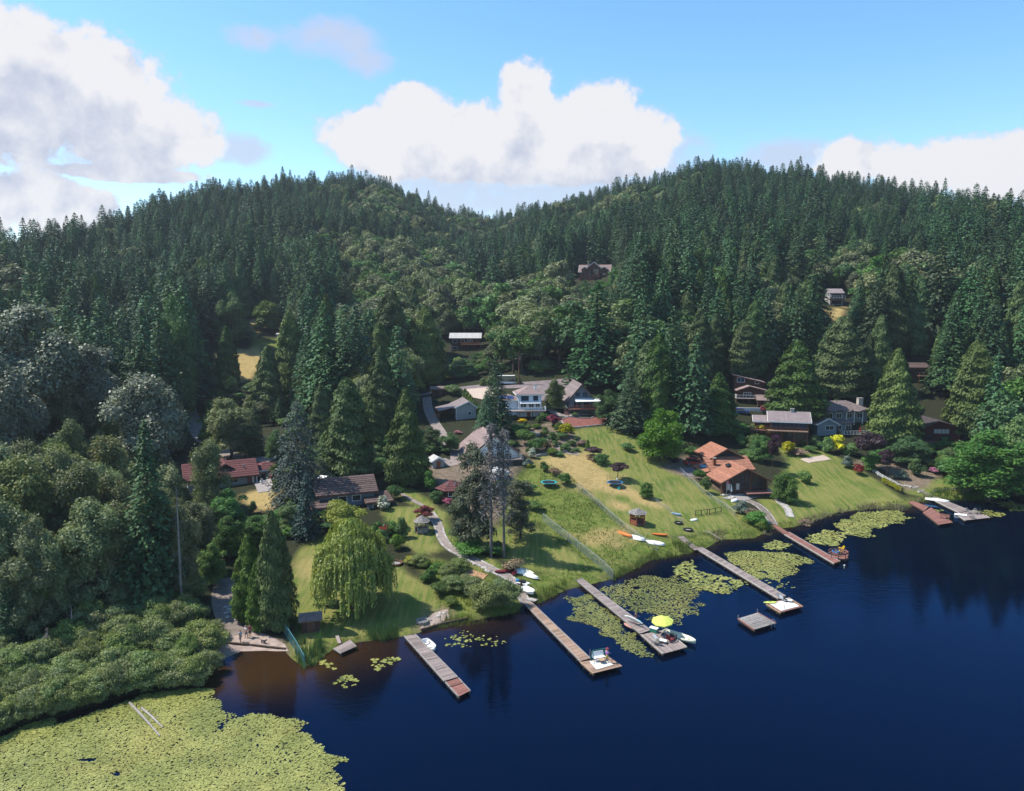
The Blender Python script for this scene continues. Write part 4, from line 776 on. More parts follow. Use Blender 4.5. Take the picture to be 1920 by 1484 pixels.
# ------------------------------------------------------------------ roofs, walls, windows
def slope(parent, p0, p1, p2, p3, mat, n=7, metal=False, thick=0.16, name='roof'):
    """p0,p1 eave (left to right), p2,p3 ridge (right to left); slab plus separate courses or panels"""
    p0, p1, p2, p3 = [np.array(p, float) for p in (p0, p1, p2, p3)]
    nv = np.cross(p1 - p0, (p2 + p3) / 2 - p0); nv /= np.linalg.norm(nv); nv = nv if nv[2] > 0 else -nv
    r = MB().hexa([p - nv * thick for p in (p0, p1, p2, p3)] + [p0, p1, p2, p3]).build(name, mat, parent)
    if n <= 0: return r
    for i in range(n):
        a, b = i / n, (i + 1) / n
        if metal:
            A, B, C, D = p0 + (p1 - p0) * a, p0 + (p1 - p0) * (b - .12 / n), p3 + (p2 - p3) * (b - .12 / n), p3 + (p2 - p3) * a
            h0 = h1 = 0.05
        else:
            A, B, C, D = p0 + (p3 - p0) * a, p1 + (p2 - p1) * a, p1 + (p2 - p1) * b, p0 + (p3 - p0) * b; h0, h1 = 0.085, 0.02
        MB().hexa([A + nv * .003, B + nv * .003, C + nv * .003, D + nv * .003, A + nv * h0, B + nv * h0, C + nv * h1, D + nv * h1]).build('roof_panel' if metal else 'roof_course', mat, r)
    return r
def fascia(parent, a, b, mat, t=.07, hgt_=.24):
    MB().bar(np.array(a) - (0, 0, hgt_ / 2 + .02), np.array(b) - (0, 0, hgt_ / 2 + .02), t, hgt_).build('fascia', mat, parent)
def gable(parent, x, y, wd, d, h, rise, axis, wall, roof, ov=.6, z=0, n=7, metal=False, trim=None, apex=.5, base=1.2):
    W, Rr = WM[wall], RM[roof]; zb = z - (base if z == 0 else 0); mb = MB()
    if axis == 'y':
        pts = [(x, zb), (x + wd, zb), (x + wd, z + h), (x + wd * apex, z + h + rise), (x, z + h)]
        mb.add([(a, y, b) for a, b in pts] + [(a, y + d, b) for a, b in pts], [(0, 1, 2, 3, 4), (9, 8, 7, 6, 5)] + [(i + 5, (i + 1) % 5 + 5, (i + 1) % 5, i) for i in range(5)])
    else:
        pts = [(y, zb), (y + d, zb), (y + d, z + h), (y + d * apex, z + h + rise), (y, z + h)]
        mb.add([(x, a, b) for a, b in pts] + [(x + wd, a, b) for a, b in pts], [(4, 3, 2, 1, 0), (5, 6, 7, 8, 9)] + [(i, (i + 1) % 5, (i + 1) % 5 + 5, i + 5) for i in range(5)])
    mb.build('wall', W, parent); u = .14
    if axis == 'y':
        s1, s2 = rise / (wd * apex), rise / (wd * (1 - apex)); zr = z + h + rise + u; xa = x + wd * apex
        e1, e2 = (x - ov, z + h - s1 * ov + u), (x + wd + ov, z + h - s2 * ov + u)
        slope(parent, (e1[0], y + d + ov, e1[1]), (e1[0], y - ov, e1[1]), (xa, y - ov, zr), (xa, y + d + ov, zr), Rr, n, metal)
        slope(parent, (e2[0], y - ov, e2[1]), (e2[0], y + d + ov, e2[1]), (xa, y + d + ov, zr), (xa, y - ov, zr), Rr, n, metal)
        if trim:
            yy = y - ov - .04; fascia(parent, (e1[0], yy, e1[1]), (xa, yy, zr), trim); fascia(parent, (xa, yy, zr), (e2[0], yy, e2[1]), trim); fascia(parent, (e1[0] - .04, y - ov, e1[1]), (e1[0] - .04, y + d + ov, e1[1]), trim)
    else:
        s1, s2 = rise / (d * apex), rise / (d * (1 - apex)); zr = z + h + rise + u; ya = y + d * apex
        e1, e2 = (y - ov, z + h - s1 * ov + u), (y + d + ov, z + h - s2 * ov + u)
        slope(parent, (x - ov, e1[0], e1[1]), (x + wd + ov, e1[0], e1[1]), (x + wd + ov, ya, zr), (x - ov, ya, zr), Rr, n, metal)
        slope(parent, (x + wd + ov, e2[0], e2[1]), (x - ov, e2[0], e2[1]), (x - ov, ya, zr), (x + wd + ov, ya, zr), Rr, n, metal)
        if trim:
            fascia(parent, (x - ov, e1[0] - .04, e1[1]), (x + wd + ov, e1[0] - .04, e1[1]), trim); fascia(parent, (x - ov - .04, e1[0], e1[1]), (x - ov - .04, ya, zr), trim); fascia(parent, (x + wd + ov + .04, e1[0], e1[1]), (x + wd + ov + .04, ya, zr), trim)
def hip(parent, x, y, wd, d, h, rise, wall, roof, ov=.6, z=0, n=7, trim=None, base=1.2):
    MB().box(x, y, z - (base if z == 0 else 0), x + wd, y + d, z + h).build('wall', WM[wall], parent); Rr = RM[roof]
    X0, X1, Y0, Y1, ze, zr = x - ov, x + wd + ov, y - ov, y + d + ov, z + h + .12, z + h + rise
    if wd >= d: k = (Y1 - Y0) / 2; r0, r1 = (X0 + k, (Y0 + Y1) / 2, zr), (X1 - k + .01, (Y0 + Y1) / 2, zr); q = [((X0, Y0, ze), (X1, Y0, ze), r1, r0), ((X1, Y1, ze), (X0, Y1, ze), r0, r1), ((X1, Y0, ze), (X1, Y1, ze), r1, r1), ((X0, Y1, ze), (X0, Y0, ze), r0, r0)]
    else: k = (X1 - X0) / 2; r0, r1 = ((X0 + X1) / 2, Y0 + k, zr), ((X0 + X1) / 2, Y1 - k, zr); q = [((X0, Y0, ze), (X1, Y0, ze), r0, r0), ((X1, Y1, ze), (X0, Y1, ze), r1, r1), ((X1, Y0, ze), (X1, Y1, ze), r1, r0), ((X0, Y1, ze), (X0, Y0, ze), r0, r1)]
    for s in q:
        s = list(s)
        if s[2] == s[3]: s[2] = tuple(np.array(s[2]) + (np.array(s[1]) - np.array(s[0])) * .01)
        slope(parent, *s, Rr, n)
    if trim: fascia(parent, (X0, Y0 - .04, ze), (X1, Y0 - .04, ze), trim); fascia(parent, (X0 - .04, Y0, ze), (X0 - .04, Y1, ze), trim); fascia(parent, (X1 + .04, Y0, ze), (X1 + .04, Y1, ze), trim)
def mono(parent, x, y, wd, d, h0, h1, axis, wall, roof, ov=.5, z=0, n=6, metal=False, trim=None, base=1.2):
    """single slope; h0 at the low coordinate end, h1 at the other"""
    zb = z - (base if z == 0 else 0); H = (h0, h0, h1, h1) if axis == 'y' else (h0, h1, h1, h0)
    c = [(x, y), (x + wd, y), (x + wd, y + d), (x, y + d)]
    MB().hexa([(a, b, zb) for a, b in c] + [(a, b, z + t) for (a, b), t in zip(c, H)]).build('wall', WM[wall], parent)
    L = d if axis == 'y' else wd; k = (h1 - h0) / L
    f = lambda a, b: z + h0 + k * ((b - y) if axis == 'y' else (a - x)) + .18
    q = [(x - ov, y - ov), (x + wd + ov, y - ov), (x + wd + ov, y + d + ov), (x - ov, y + d + ov)]
    if axis == 'x': q = [q[3], q[0], q[1], q[2]]
    slope(parent, *[(a, b, f(a, b)) for a, b in q], RM[roof], n, metal)
    if trim:
        a, b = (x - ov, y - ov - .04), (x + wd + ov, y - ov - .04); fascia(parent, (*a, f(*a)), (*b, f(*b)), trim); a, b = (x - ov - .04, y - ov), (x - ov - .04, y + d + ov); fascia(parent, (*a, f(*a)), (*b, f(*b)), trim)
def window(parent, face, u, z, wd, h, at, fm=TRIM_W, mull=1, pane=None, name='window'):
    """face f/b: plane y=at, u along x; face l/r: plane x=at, u along y"""
    s = {'f': -1, 'b': 1, 'l': -1, 'r': 1}[face]; t = .09; fb, pn = MB(), []
    def bx(mb, u0, u1, z0, z1, d0, d1):
        a, b = sorted((at + s * d0, at + s * d1))
        if face in 'fb': mb.box(u0, a, z0, u1, b, z1)
        else: mb.box(a, u0, z0, b, u1, z1)
    bx(fb, u, u + t, z, z + h, -.02, .07); bx(fb, u + wd - t, u + wd, z, z + h, -.02, .07); bx(fb, u + t, u + wd - t, z, z + t, -.02, .07); bx(fb, u + t, u + wd - t, z + h - t, z + h, -.02, .07)
    for i in range(1, mull): bx(fb, u + wd * i / mull - .035, u + wd * i / mull + .035, z + t, z + h - t, -.02, .06)
    o = fb.build(name, fm, parent)
    for i in range(mull):
        pb = MB(); bx(pb, u + wd * i / mull + .04, u + wd * (i + 1) / mull - .04, z + t, z + h - t, -.02, .03); pb.build('pane', pane or GLASS, o)
    return o
def door(parent, face, u, at, wd=.95, h=2.05, z=0, mat=None):
    s = {'f': -1, 'b': 1, 'l': -1, 'r': 1}[face]; a, b = sorted((at - s * .02, at + s * .06)); k = MB()
    (k.box(u, a, z, u + wd, b, z + h) if face in 'fb' else k.box(a, u, z, b, u + wd, z + h)); d = k.build('door', mat or REDWOOD, parent)
    a, b = sorted((at + s * .06, at + s * .13)); k = MB(); (k.box(u + wd - .15, a, z + 1, u + wd - .08, b, z + 1.06) if face in 'fb' else k.box(a, u + wd - .15, z + 1, b, u + wd - .08, z + 1.06)); k.build('handle', STEEL, d)
def chimney(parent, x, y, z0, z1, a=.8, mat=None):
    c = MB().box(x, y, z0, x + a, y + a, z1).build('chimney', mat or STONE, parent); MB().box(x - .08, y - .08, z1, x + a + .08, y + a + .08, z1 + .15).build('chimney_cap', GREYPOST, c)
def vent(parent, x, y, z): MB().tube([(x, y, z), (x, y, z + .7)], [.09, .09], 6).build('vent_pipe', STEEL, parent)
def railing(parent, pts, h=1.0, mat=None, name='railing', posts=True, balus=True, gap=.9):
    mat = mat or TRIM_W; mb = MB(); pts = [np.array(p, float) for p in pts]
    for a, b in zip(pts[:-1], pts[1:]):
        mb.bar(a + (0, 0, h), b + (0, 0, h), .09); mb.bar(a + (0, 0, h * .5), b + (0, 0, h * .5), .05); mb.bar(a + (0, 0, .12), b + (0, 0, .12), .05)
    r = mb.build(name, mat, parent)
    for a, b in zip(pts[:-1], pts[1:]):
        n = max(1, int(np.linalg.norm(b - a) / gap))
        for i in range(n + 1): p = a + (b - a) * i / n; MB().bar(p, p + (0, 0, h + .05), .09).build('rail_post', mat, r)
def deck(parent, x, y, wd, d, z, mat=None, rail='flr', rm=None, posts=True, plank=.45):
    dk = MB().box(x, y, z - .22, x + wd, y + d, z - .05).build('deck', TRIM_B, parent); n = int(d / plank)
    for i in range(n): MB().box(x, y + i * d / n, z - .05, x + wd, y + (i + .93) * d / n, z).build('deck_plank', mat or WOODT, dk)
    if 'f' in rail: railing(parent, [(x, y + .06, z), (x + wd, y + .06, z)], 1, rm)
    if 'l' in rail: railing(parent, [(x + .06, y, z), (x + .06, y + d, z)], 1, rm)
    if 'r' in rail: railing(parent, [(x + wd - .06, y, z), (x + wd - .06, y + d, z)], 1, rm)
    if posts:
        for k in range(4): px_ = x + .15 + (wd - .3) * k / 3; MB().box(px_ - .08, y + .1, -2.5, px_ + .08, y + .26, z - .22).build('deck_post', TRIM_B, parent)
def steps(parent, x, y, z0, z1, wd, run, mat=None, dirn=-1):
    n = max(2, int((z1 - z0) / .2))
    for i in range(n): zz = z1 - (i + 1) * (z1 - z0) / n; yy = y + dirn * run * i / n; a, b = sorted((yy, yy + dirn * run / n)); MB().box(x, a, zz - .1, x + wd, b, zz + .06).build('step', mat or WOODT, parent)
def house(name, px, py, rz, label, cat='house', dz=0.0, dy=0.0):
    p = G(px, py); q = thing(name, (p[0], p[1], p[2] + dz), R(rz), label, cat); return q
# ------------------------------------------------------------------ draped sheets
from mathutils.geometry import delaunay_2d_cdt
def sheet(name, poly_px, mat, lift=.06, step_=1.1, world=None, kind='structure', parent=None):
    q = Gs(poly_px)[:, :2] if world is None else np.asarray(world); dens = []
    for a, b in zip(q, np.roll(q, -1, 0)):
        k = max(1, int(np.linalg.norm(b - a) / step_))
        for i in range(k): dens.append(a + (b - a) * i / k)
    dens = np.array(dens); x0, y0 = dens.min(0); x1, y1 = dens.max(0)
    gx, gy = np.meshgrid(np.arange(x0, x1, step_), np.arange(y0, y1, step_)); gx, gy = gx.ravel(), gy.ravel()
    k = in_poly(gx, gy, dens) & (seg_dist(gx, gy, dens, True) > step_ * .4); inner = np.stack([gx[k], gy[k]], -1)
    pts = [Vector(p) for p in np.vstack([dens, inner])]; ed = [(i, (i + 1) % len(dens)) for i in range(len(dens))]
    V, E, F_, *_ = delaunay_2d_cdt(pts, ed, [], 1, 1e-4)
    V = np.array([(v[0], v[1]) for v in V]); Z = np.maximum(hgt(V[:, 0], V[:, 1]), -.02) + lift
    me = bpy.data.meshes.new(name); me.from_pydata([(a, b, c) for (a, b), c in zip(V, Z)], [], F_); me.update(); me.materials.append(mat)
    o = link(name, me, parent); return tag(o, kind=kind) if parent is None else o
def resample(q, st):
    q = np.asarray(q, float); out = []
    for a, b in zip(q[:-1], q[1:]):
        k = max(1, int(np.linalg.norm(b - a) / st)); out += [a + (b - a) * i / k for i in range(k)]
    return np.array(out + [q[-1]])
def smooth_line(q, it=2):
    q = np.asarray(q, float)
    for _ in range(it):
        n = [q[0]]
        for a, b in zip(q[:-1], q[1:]): n += [a * .75 + b * .25, a * .25 + b * .75]
        q = np.array(n + [q[-1]])
    return q
def ribbon(name, line_px, width, mat, lift=.07, edge=None, ew=.28, eh=.16, world=None, egap=None):
    q = smooth_line(Gs(line_px)[:, :2] if world is None else np.asarray(world)); q = resample(q, .9)
    d = nrm(np.gradient(q, axis=0)); nn = np.stack([-d[:, 1], d[:, 0]], -1); k = 5; V = []
    for j in range(k): p = q + nn * width * (j / (k - 1) - .5); V.append(np.stack([p[:, 0], p[:, 1], hgt(p[:, 0], p[:, 1]) + lift], -1))
    V = np.stack(V, 1); n = len(q); idx = np.arange(n * k).reshape(n, k); F_ = np.stack([idx[:-1, :-1], idx[1:, :-1], idx[1:, 1:], idx[:-1, 1:]], -1).reshape(-1, 4)
    o = tag(link(name, np_mesh(name, V.reshape(-1, 3), F_, mat)), kind='structure')
    if edge:
        for s in (-1, 1):
            e = q + nn * (width / 2 + ew / 2) * s; e = resample(e, .9); dd = nrm(np.gradient(e, axis=0)); m2 = np.stack([-dd[:, 1], dd[:, 0]], -1)
            for i in range(len(e) - 1):
                a, b = e[i], e[i] + (e[i + 1] - e[i]) * .94; c = [a - m2[i] * ew / 2, b - m2[i] * ew / 2, b + m2[i] * ew / 2, a + m2[i] * ew / 2]; z = [float(hgt(*v)) for v in c]; hh = eh * rnd.uniform(.8, 1.25)
                MB().hexa([(*v, w_ - .1) for v, w_ in zip(c, z)] + [(*v, w_ + hh) for v, w_ in zip(c, z)]).build('edging_stone', edge, o)
    return o
# ================================================================== paths, roads, beds
GRAVEL = plain('gravel', (0.27, 0.225, 0.20), (0.19, 0.155, 0.14), .95, 1.2, .1, bump=.4, detail=8); ASPH = plain('worn_asphalt', (0.20, 0.165, 0.165), (0.15, 0.125, 0.125), .95, .6, .1); MULCH = plain('red_mulch', (0.24, 0.095, 0.075), (0.15, 0.06, 0.05), .95, 1.5, .1, bump=.5, detail=8)
SANDM = plain('pale_sand', (0.46, 0.37, 0.30), (0.38, 0.30, 0.25), .95, 2, .1); BEACH = plain('pebble_beach', (0.36, 0.28, 0.235), (0.23, 0.175, 0.15), .95, 1.1, .15, bump=.5, detail=9); TRACK = plain('dirt_track', (0.20, 0.165, 0.14), (0.13, 0.105, 0.09), .95, 1.0, .1); PAVE = plain('patio_paving', (0.30, 0.27, 0.25), (0.22, 0.20, 0.19), .9, 1.5, .1); CHIPS = plain('bark_chips', (0.42, 0.25, 0.14), (0.30, 0.17, 0.10), .95, 2, .1)
tag(sheet('beach', [(383, 1262), (392, 1240), (408, 1214), (416, 1195), (440, 1188), (480, 1184), (512, 1196), (535, 1210), (541, 1222), (500, 1221), (452, 1222), (415, 1238), (394, 1254)], BEACH, .05))
ribbon('dirt_track', [(425, 1085), (418, 1120), (428, 1155), (445, 1192)], 3.4, TRACK, .06)
ribbon('garden_path', [(728, 915), (752, 926), (772, 938), (795, 950)], .9, GRAVEL)
ribbon('garden_path', [(806, 962), (822, 985), (826, 1005), (840, 1028), (878, 1046), (928, 1072), (958, 1085), (975, 1112), (986, 1133)], 1.1, GRAVEL, .07, STONE)
ribbon('garden_path', [(1392, 936), (1418, 945), (1436, 960), (1450, 984)], 1.3, TRACK, .07, STONE, .2, .1)
ribbon('stone_path', [(1453, 925), (1458, 940), (1476, 952), (1482, 970)], 1.0, STONE, .07, STONE)
ribbon('driveway', [(345, 740), (362, 785), (372, 815), (398, 842), (440, 857), (510, 864)], 3.8, GRAVEL, .08)
ribbon('driveway', [(800, 745), (803, 772), (818, 800), (842, 832), (858, 856), (850, 875), (826, 862)], 2.6, GRAVEL, .08)
ribbon('road', [(700, 765), (780, 742), (870, 729), (960, 724), (1040, 721), (1130, 712), (1200, 705)], 6.5, ASPH, .08)
sheet('driveway', [(868, 731), (915, 727), (930, 742), (905, 750), (880, 745)], SANDM, .10)
sheet('driveway', [(1000, 722), (1036, 720), (1046, 735), (1032, 752), (1012, 752), (990, 735)], ASPH, .10)
ribbon('garden_path', [(1030, 768), (1045, 778), (1058, 781), (1090, 776), (1130, 776), (1150, 784), (1156, 794)], 1.2, GRAVEL, .08, STONE, .22, .14)
mb_ = sheet('mulch_bed', [(1052, 788), (1066, 783), (1090, 786), (1108, 786), (1118, 782), (1134, 784), (1139, 790), (1130, 796), (1104, 799), (1078, 801), (1060, 797)], MULCH, .10)
ed_ = resample(Gs([(1051, 788), (1066, 782), (1090, 785), (1108, 785), (1118, 781), (1135, 783), (1141, 790), (1131, 797), (1104, 800), (1078, 802.5), (1058, 798), (1051, 788)]), .8)
for a_, b_ in zip(ed_[:-1], ed_[1:]): MB().bar(a_ + (0, 0, .1), a_ + (b_ - a_) * .93 + (0, 0, .1), .26, .3).build('edging_stone', STONE, mb_)
ribbon('garden_path', [(990, 812), (1020, 815), (1040, 835), (1062, 850), (1085, 852)], 1.6, GRAVEL, .07)
sheet('sand_court', [(1500, 862), (1544, 854), (1559, 862), (1516, 869)], SANDM, .07)
sheet('patio', [(476, 905), (508, 898), (514, 920), (484, 925)], PAVE, .08)
sheet('patio', [(1352, 935), (1440, 917), (1462, 926), (1392, 940)], PAVE, .10)
sheet('patio', [(1270, 882), (1330, 868), (1345, 885), (1300, 895), (1282, 892)], ASPH, .08)
sheet('rubble_patch', [(785, 1182), (795, 1165), (815, 1150), (840, 1142), (842, 1160), (820, 1172)], BEACH, .06)
sheet('bark_bed', [(855, 1065), (880, 1068), (915, 1078), (905, 1088), (870, 1078)], CHIPS, .07)
# low timber wall round the foot of the terrace garden and along the shore
def wall_line(name, pts, h, t, mat, label, cat='wall', seg=1.6):
    q = resample(Gs(pts), seg); o = thing(name, q[0], 0, label, cat)
    for a, b in zip(q[:-1], q[1:]): MB().bar(a - q[0] + (0, 0, h / 2 - .1), a - q[0] + (b - a) * .97 + (0, 0, h / 2 - .1), t, h + .2).build('block', mat, o)
    return o
wall_line('garden_wall', [(1005, 857), (1040, 851), (1085, 845)], .5, .3, GREYPOST, 'low timber wall between terrace garden and dry slope')
wall_line('shore_wall', [(790, 1184), (830, 1172), (878, 1162)], .35, .3, BARK, 'low timber edge holding the rubble patch above the lake')
wall_line('beach_log', [(412, 1206), (470, 1211), (538, 1219)], .22, .24, BARK, 'long dark log edging the pebble beach', 'log', 30)
# ================================================================== houses
# red roofed house by the gravel driveway
q = house('red_roofed_house', 392, 918, 26, 'low house with red brown roofs beside the curved gravel driveway')
gable(q, -4, 0, 13.2, 9.5, 2.5, 2.2, 'x', 'grey', 'red', .8, n=8, trim=TRIM_B); gable(q, 1.2, 2.0, 4.6, 6, 3.1, 1.5, 'y', 'brown', 'red', .5, z=0.01, n=5, base=0); hip(q, 10.2, 3.4, 3.6, 4.2, 2.3, 1.4, 'grey', 'red', .7, n=4, trim=TRIM_W)
for u in (1.2, 4.2): window(q, 'f', u, .9, 1.6, 1.1, 0)
door(q, 'f', 7.6, 0); window(q, 'f', 10.8, .8, 1.2, 1.2, 3.4); MB().tube([(7.2, 1.8, 3.0), (7.2, 1.8, 4.3)], [.16, .16]).build('flue', STEEL, q); vent(q, 4.0, 5.5, 4.6)
for u in (8.6, 9.4): MB().box(u, -.7, -1, u + .14, -.56, 2.3).build('porch_post', TRIM_W, q)
# brown tiled house
q = house('brown_tiled_house', 600, 962, 22, 'dark house with long brown tiled roof behind the golden tree')
gable(q, 0, 0, 10.2, 7.0, 3.6, 2.0, 'x', 'bluegrey', 'brown', .7, n=9, trim=TRIM_B); mono(q, 8.6, -2.6, 4.2, 4.4, 1.7, 2.3, 'y', 'bluegrey', 'brown', .5, n=5, trim=TRIM_B); mono(q, -1.5, -2.8, 4.0, 2.8, 1.6, 2.1, 'y', 'bluegrey', 'brown', .4, n=3, trim=TRIM_B)
for u in (3.4, 6.0): window(q, 'f', u, 1.6, 1.7, 1.2, 0)
window(q, 'r', 1.5, 1.6, 1.5, 1.2, 10.2); window(q, 'f', 9.4, .5, 1.4, .9, -2.6); window(q, 'r', -1.8, .5, 1.5, .9, 12.8); door(q, 'f', 11.5, -2.6, h=1.6); vent(q, 6, 2.5, 4.4)
# red hexagonal pavilion
q = house('red_pavilion', 846, 930, 10, 'small pavilion house with red brown many sided roof', 'pavilion')
r_, hh = 2.5, 1.7
pts = [(r_ * math.cos(R(60 * k)), r_ * math.sin(R(60 * k))) for k in range(6)]
MB().add([(a, b, -1) for a, b in pts] + [(a, b, hh) for a, b in pts], [tuple(range(6, 12))] + [(i, (i + 1) % 6, (i + 1) % 6 + 6, i + 6) for i in range(6)]).build('wall', WM['brown'], q)
for k in range(6):
    a, b = R(60 * k), R(60 * k + 60); o_ = r_ + .7
    slope(q, (o_ * math.cos(a), o_ * math.sin(a), hh - .1), (o_ * math.cos(b), o_ * math.sin(b), hh - .1), (.03 * math.cos(b), .03 * math.sin(b), hh + 1.5), (.03 * math.cos(a), .03 * math.sin(a), hh + 1.5), RM['red'], 5)
window(q, 'f', -.8, .4, 1.6, 1.0, -2.17); vent(q, .6, -1.4, 2.3); vent(q, -.9, -1.5, 2.2); railing(q, [(-1.6, -3.2, -.3), (.2, -4.6, -.6)], .9, TRIM_B)
# shed with open carport
q = house('metal_roofed_shed', 856, 788, 14, 'shed with open carport under a pale brown metal roof', 'shed')
gable(q, 0, 0, 5.2, 8.0, 3.4, 1.4, 'y', 'grey', 'metal', .4, n=9, metal=True, trim=TRIM_W, apex=.62)
slope(q, (-4.6, 7.6, 2.5), (-4.6, .6, 2.5), (-.35, .6, 3.42), (-.35, 7.6, 3.42), RM['metal'], 7, True, name='carport_roof')
for yy in (.9, 4.0, 7.2): MB().box(-4.4, yy, -1, -4.24, yy + .16, 2.34).build('carport_post', TRIM_B, q)
MB().box(-4.5, 7.3, -1, -.01, 7.45, 2.3).build('carport_wall', WM['brown'], q); MB().box(-.14, -.14, -.5, -.02, -.02, 3.2).build('downpipe', TRIM_W, q); door(q, 'l', 3, 0); window(q, 'f', 3, 1.2, 1.0, .9, 0)
# A frame house
q = house('a_frame_house', 906, 868, 16, 'white A frame house with mauve shingle roof behind the bare grey trunks')
gable(q, -3.9, 0, 13.4, 12.0, .9, 5.3, 'y', 'white', 'mauve', .7, n=11, trim=TRIM_B, apex=.48)
for (u, z_, a_, b_) in ((.9, 3.0, 1.3, 1.5), (3.0, 3.0, 1.3, 1.5), (-1.6, .5, 1.4, 1.5), (.4, .4, 1.8, 1.8), (3.0, .5, 1.5, 1.6), (5.2, .4, 1.4, 1.4)): window(q, 'f', u, z_, a_, b_, 0, mull=2)
MB().box(-2, -.32, 2.4, 7.0, -.06, 2.6).build('belt_board', TRIM_W, q); deck(q, .2, -3.0, 8.0, 2.7, .9, WOOD, 'fr', GREYPOST); window(q, 'l', 2, .1, 1.4, .8, -3.9); window(q, 'l', 6, .1, 1.4, .8, -3.9)
MB().box(-3.4, -.4, -1, -3.1, -.04, 3.0).build('corner_post', TRIM_W, q)
# white two storey house
q = house('white_house', 955, 787, 6, 'white two storey house with solar panels on its hip roof')
hip(q, 2.6, 2.2, 6.2, 7.0, 6.2, 1.9, 'bluewhite', 'mauve', .6, n=7, trim=TRIM_W); hip(q, -2.6, 3.4, 5.1, 6.0, 4.6, 1.4, 'bluewhite', 'mauve', .5, n=5, trim=TRIM_W)
for u, a_ in ((3.4, 2.0), (6.6, 1.3)): window(q, 'f', u, 4.6, a_, 1.3, 2.2, BLACKM, 2)
for u, a_ in ((3.2, 1.6), (5.4, 1.4), (7.2, 1.2)): window(q, 'f', u, 2.6, a_, 1.5, 2.2, TRIM_W, 2)
door(q, 'f', 4.9, 2.2, z=.1); MB().hexa([(3.0, .9, 3.95), (8.4, .9, 3.95), (8.4, 2.15, 4.3), (3.0, 2.15, 4.3), (3.0, .9, 4.1), (8.4, .9, 4.1), (8.4, 2.15, 4.45), (3.0, 2.15, 4.45)]).build('awning', TRIM_W, q)
deck(q, -.8, -.6, 10.4, 2.7, 2.2, WOOD, 'flr', TRIM_W); steps(q, -1.9, 1.6, 0, 2.1, 1.0, 3.0); window(q, 'f', -1.8, 2.4, 1.6, 1.2, 3.4)
for (x_, y_) in ((3.7, 2.6), (5.6, 2.6)): MB().hexa([(x_, y_, 6.55), (x_ + 1.7, y_, 6.55), (x_ + 1.7, y_ + 1.3, 7.2), (x_, y_ + 1.3, 7.2), (x_, y_, 6.63), (x_ + 1.7, y_, 6.63), (x_ + 1.7, y_ + 1.3, 7.28), (x_, y_ + 1.3, 7.28)]).build('solar_panel', NAVY, q)
for k in range(2): MB().hexa([(-2.2 + 2 * k, 3.3, 4.98), (-.5 + 2 * k, 3.3, 4.98), (-.5 + 2 * k, 4.8, 5.6), (-2.2 + 2 * k, 4.8, 5.6), (-2.2 + 2 * k, 3.3, 5.06), (-.5 + 2 * k, 3.3, 5.06), (-.5 + 2 * k, 4.8, 5.68), (-2.2 + 2 * k, 4.8, 5.68)]).build('solar_panel', NAVY, q)
chimney(q, 7.2, 4.4, 6.6, 8.4, .6, TRIM_W)
# steep roofed house
q = house('steep_roofed_house', 1066, 772, 6, 'dark house with steep grey brown roof above the mulch bed')
gable(q, 0, 0, 7.0, 11.5, 3.4, 4.0, 'y', 'bluegrey', 'grey', .8, n=10, trim=TRIM_B, apex=.5)
for (u, z_, a_, b_) in ((1.8, 4.0, 1.4, 1.3), (3.8, 4.0, 1.4, 1.3), (1.4, .5, 2.0, 2.0), (4.2, .5, 1.6, 2.0)): window(q, 'f', u, z_, a_, b_, 0, WM['bluegrey'], 2)
MB().hexa([(1.6, -2.4, 2.9), (8.4, -2.4, 2.9), (8.4, -.05, 3.5), (1.6, -.05, 3.5), (1.6, -2.4, 3.02), (8.4, -2.4, 3.02), (8.4, -.05, 3.62), (1.6, -.05, 3.62)]).build('porch_roof', TRIM_W, q)
deck(q, -.4, -3.0, 9.4, 2.9, 1.0, WOODR, 'f', REDWOOD); steps(q, -1.6, -1.0, -.6, 1.0, 1.1, 2.6, WOODR); MB().box(7.2, .8, -1, 10.2, 7, 2.2).build('annex', WM['bluegrey'], q)
for u in (1.8, 5, 8.2): MB().box(u, -2.3, 1.0, u + .14, -2.16, 2.95).build('porch_post', TRIM_B, q)
# orange roofed house
q = house('orange_roofed_house', 1352, 925, 9, 'large house with three stepped orange brown shingle roofs near the lake')
gable(q, .4, 0, 9.8, 6.4, 2.7, 2.5, 'y', 'brown', 'orange', .9, n=9, trim=TRIM_B)
for k in range(5):
    u = 1.2 + k * 1.02; window(q, 'f', u, .5, .92, 1.55 + .0 * k, 0, WM['brown'], 1, BLIND if k in (0, 2) else GLASS); window(q, 'f', u, 2.15, .92, .55 + .42 * k * .9, 0, WM['brown'], 1)
window(q, 'f', 6.9, .4, 2.4, 2.0, 0, WM['brown'], 2); window(q, 'f', 6.9, 2.5, 1.6, .7, 0, WM['brown'], 2); deck(q, 4.8, -2.6, 5.6, 2.5, .3, WOODR, '', posts=False)
MB().box(6.35, -.12, 0, 6.6, -.02, 5.0).build('centre_post', TRIM_B, q); MB().box(-.35, -.75, -1, -.13, -.53, 2.5).build('porch_post', TRIM_B, q); MB().box(9.9, -.75, -1, 10.1, -.53, 2.5).build('porch_post', TRIM_B, q)
mono(q, 1.8, 8.6, 9.2, 3.4, 3.1, 4.7, 'y', 'orange', 'orange', .7, n=5, trim=TRIM_B); mono(q, .5, 9.2, 3.4, 9.6, 2.5, 3.5, 'x', 'orange', 'orange', .6, n=4, trim=TRIM_B)
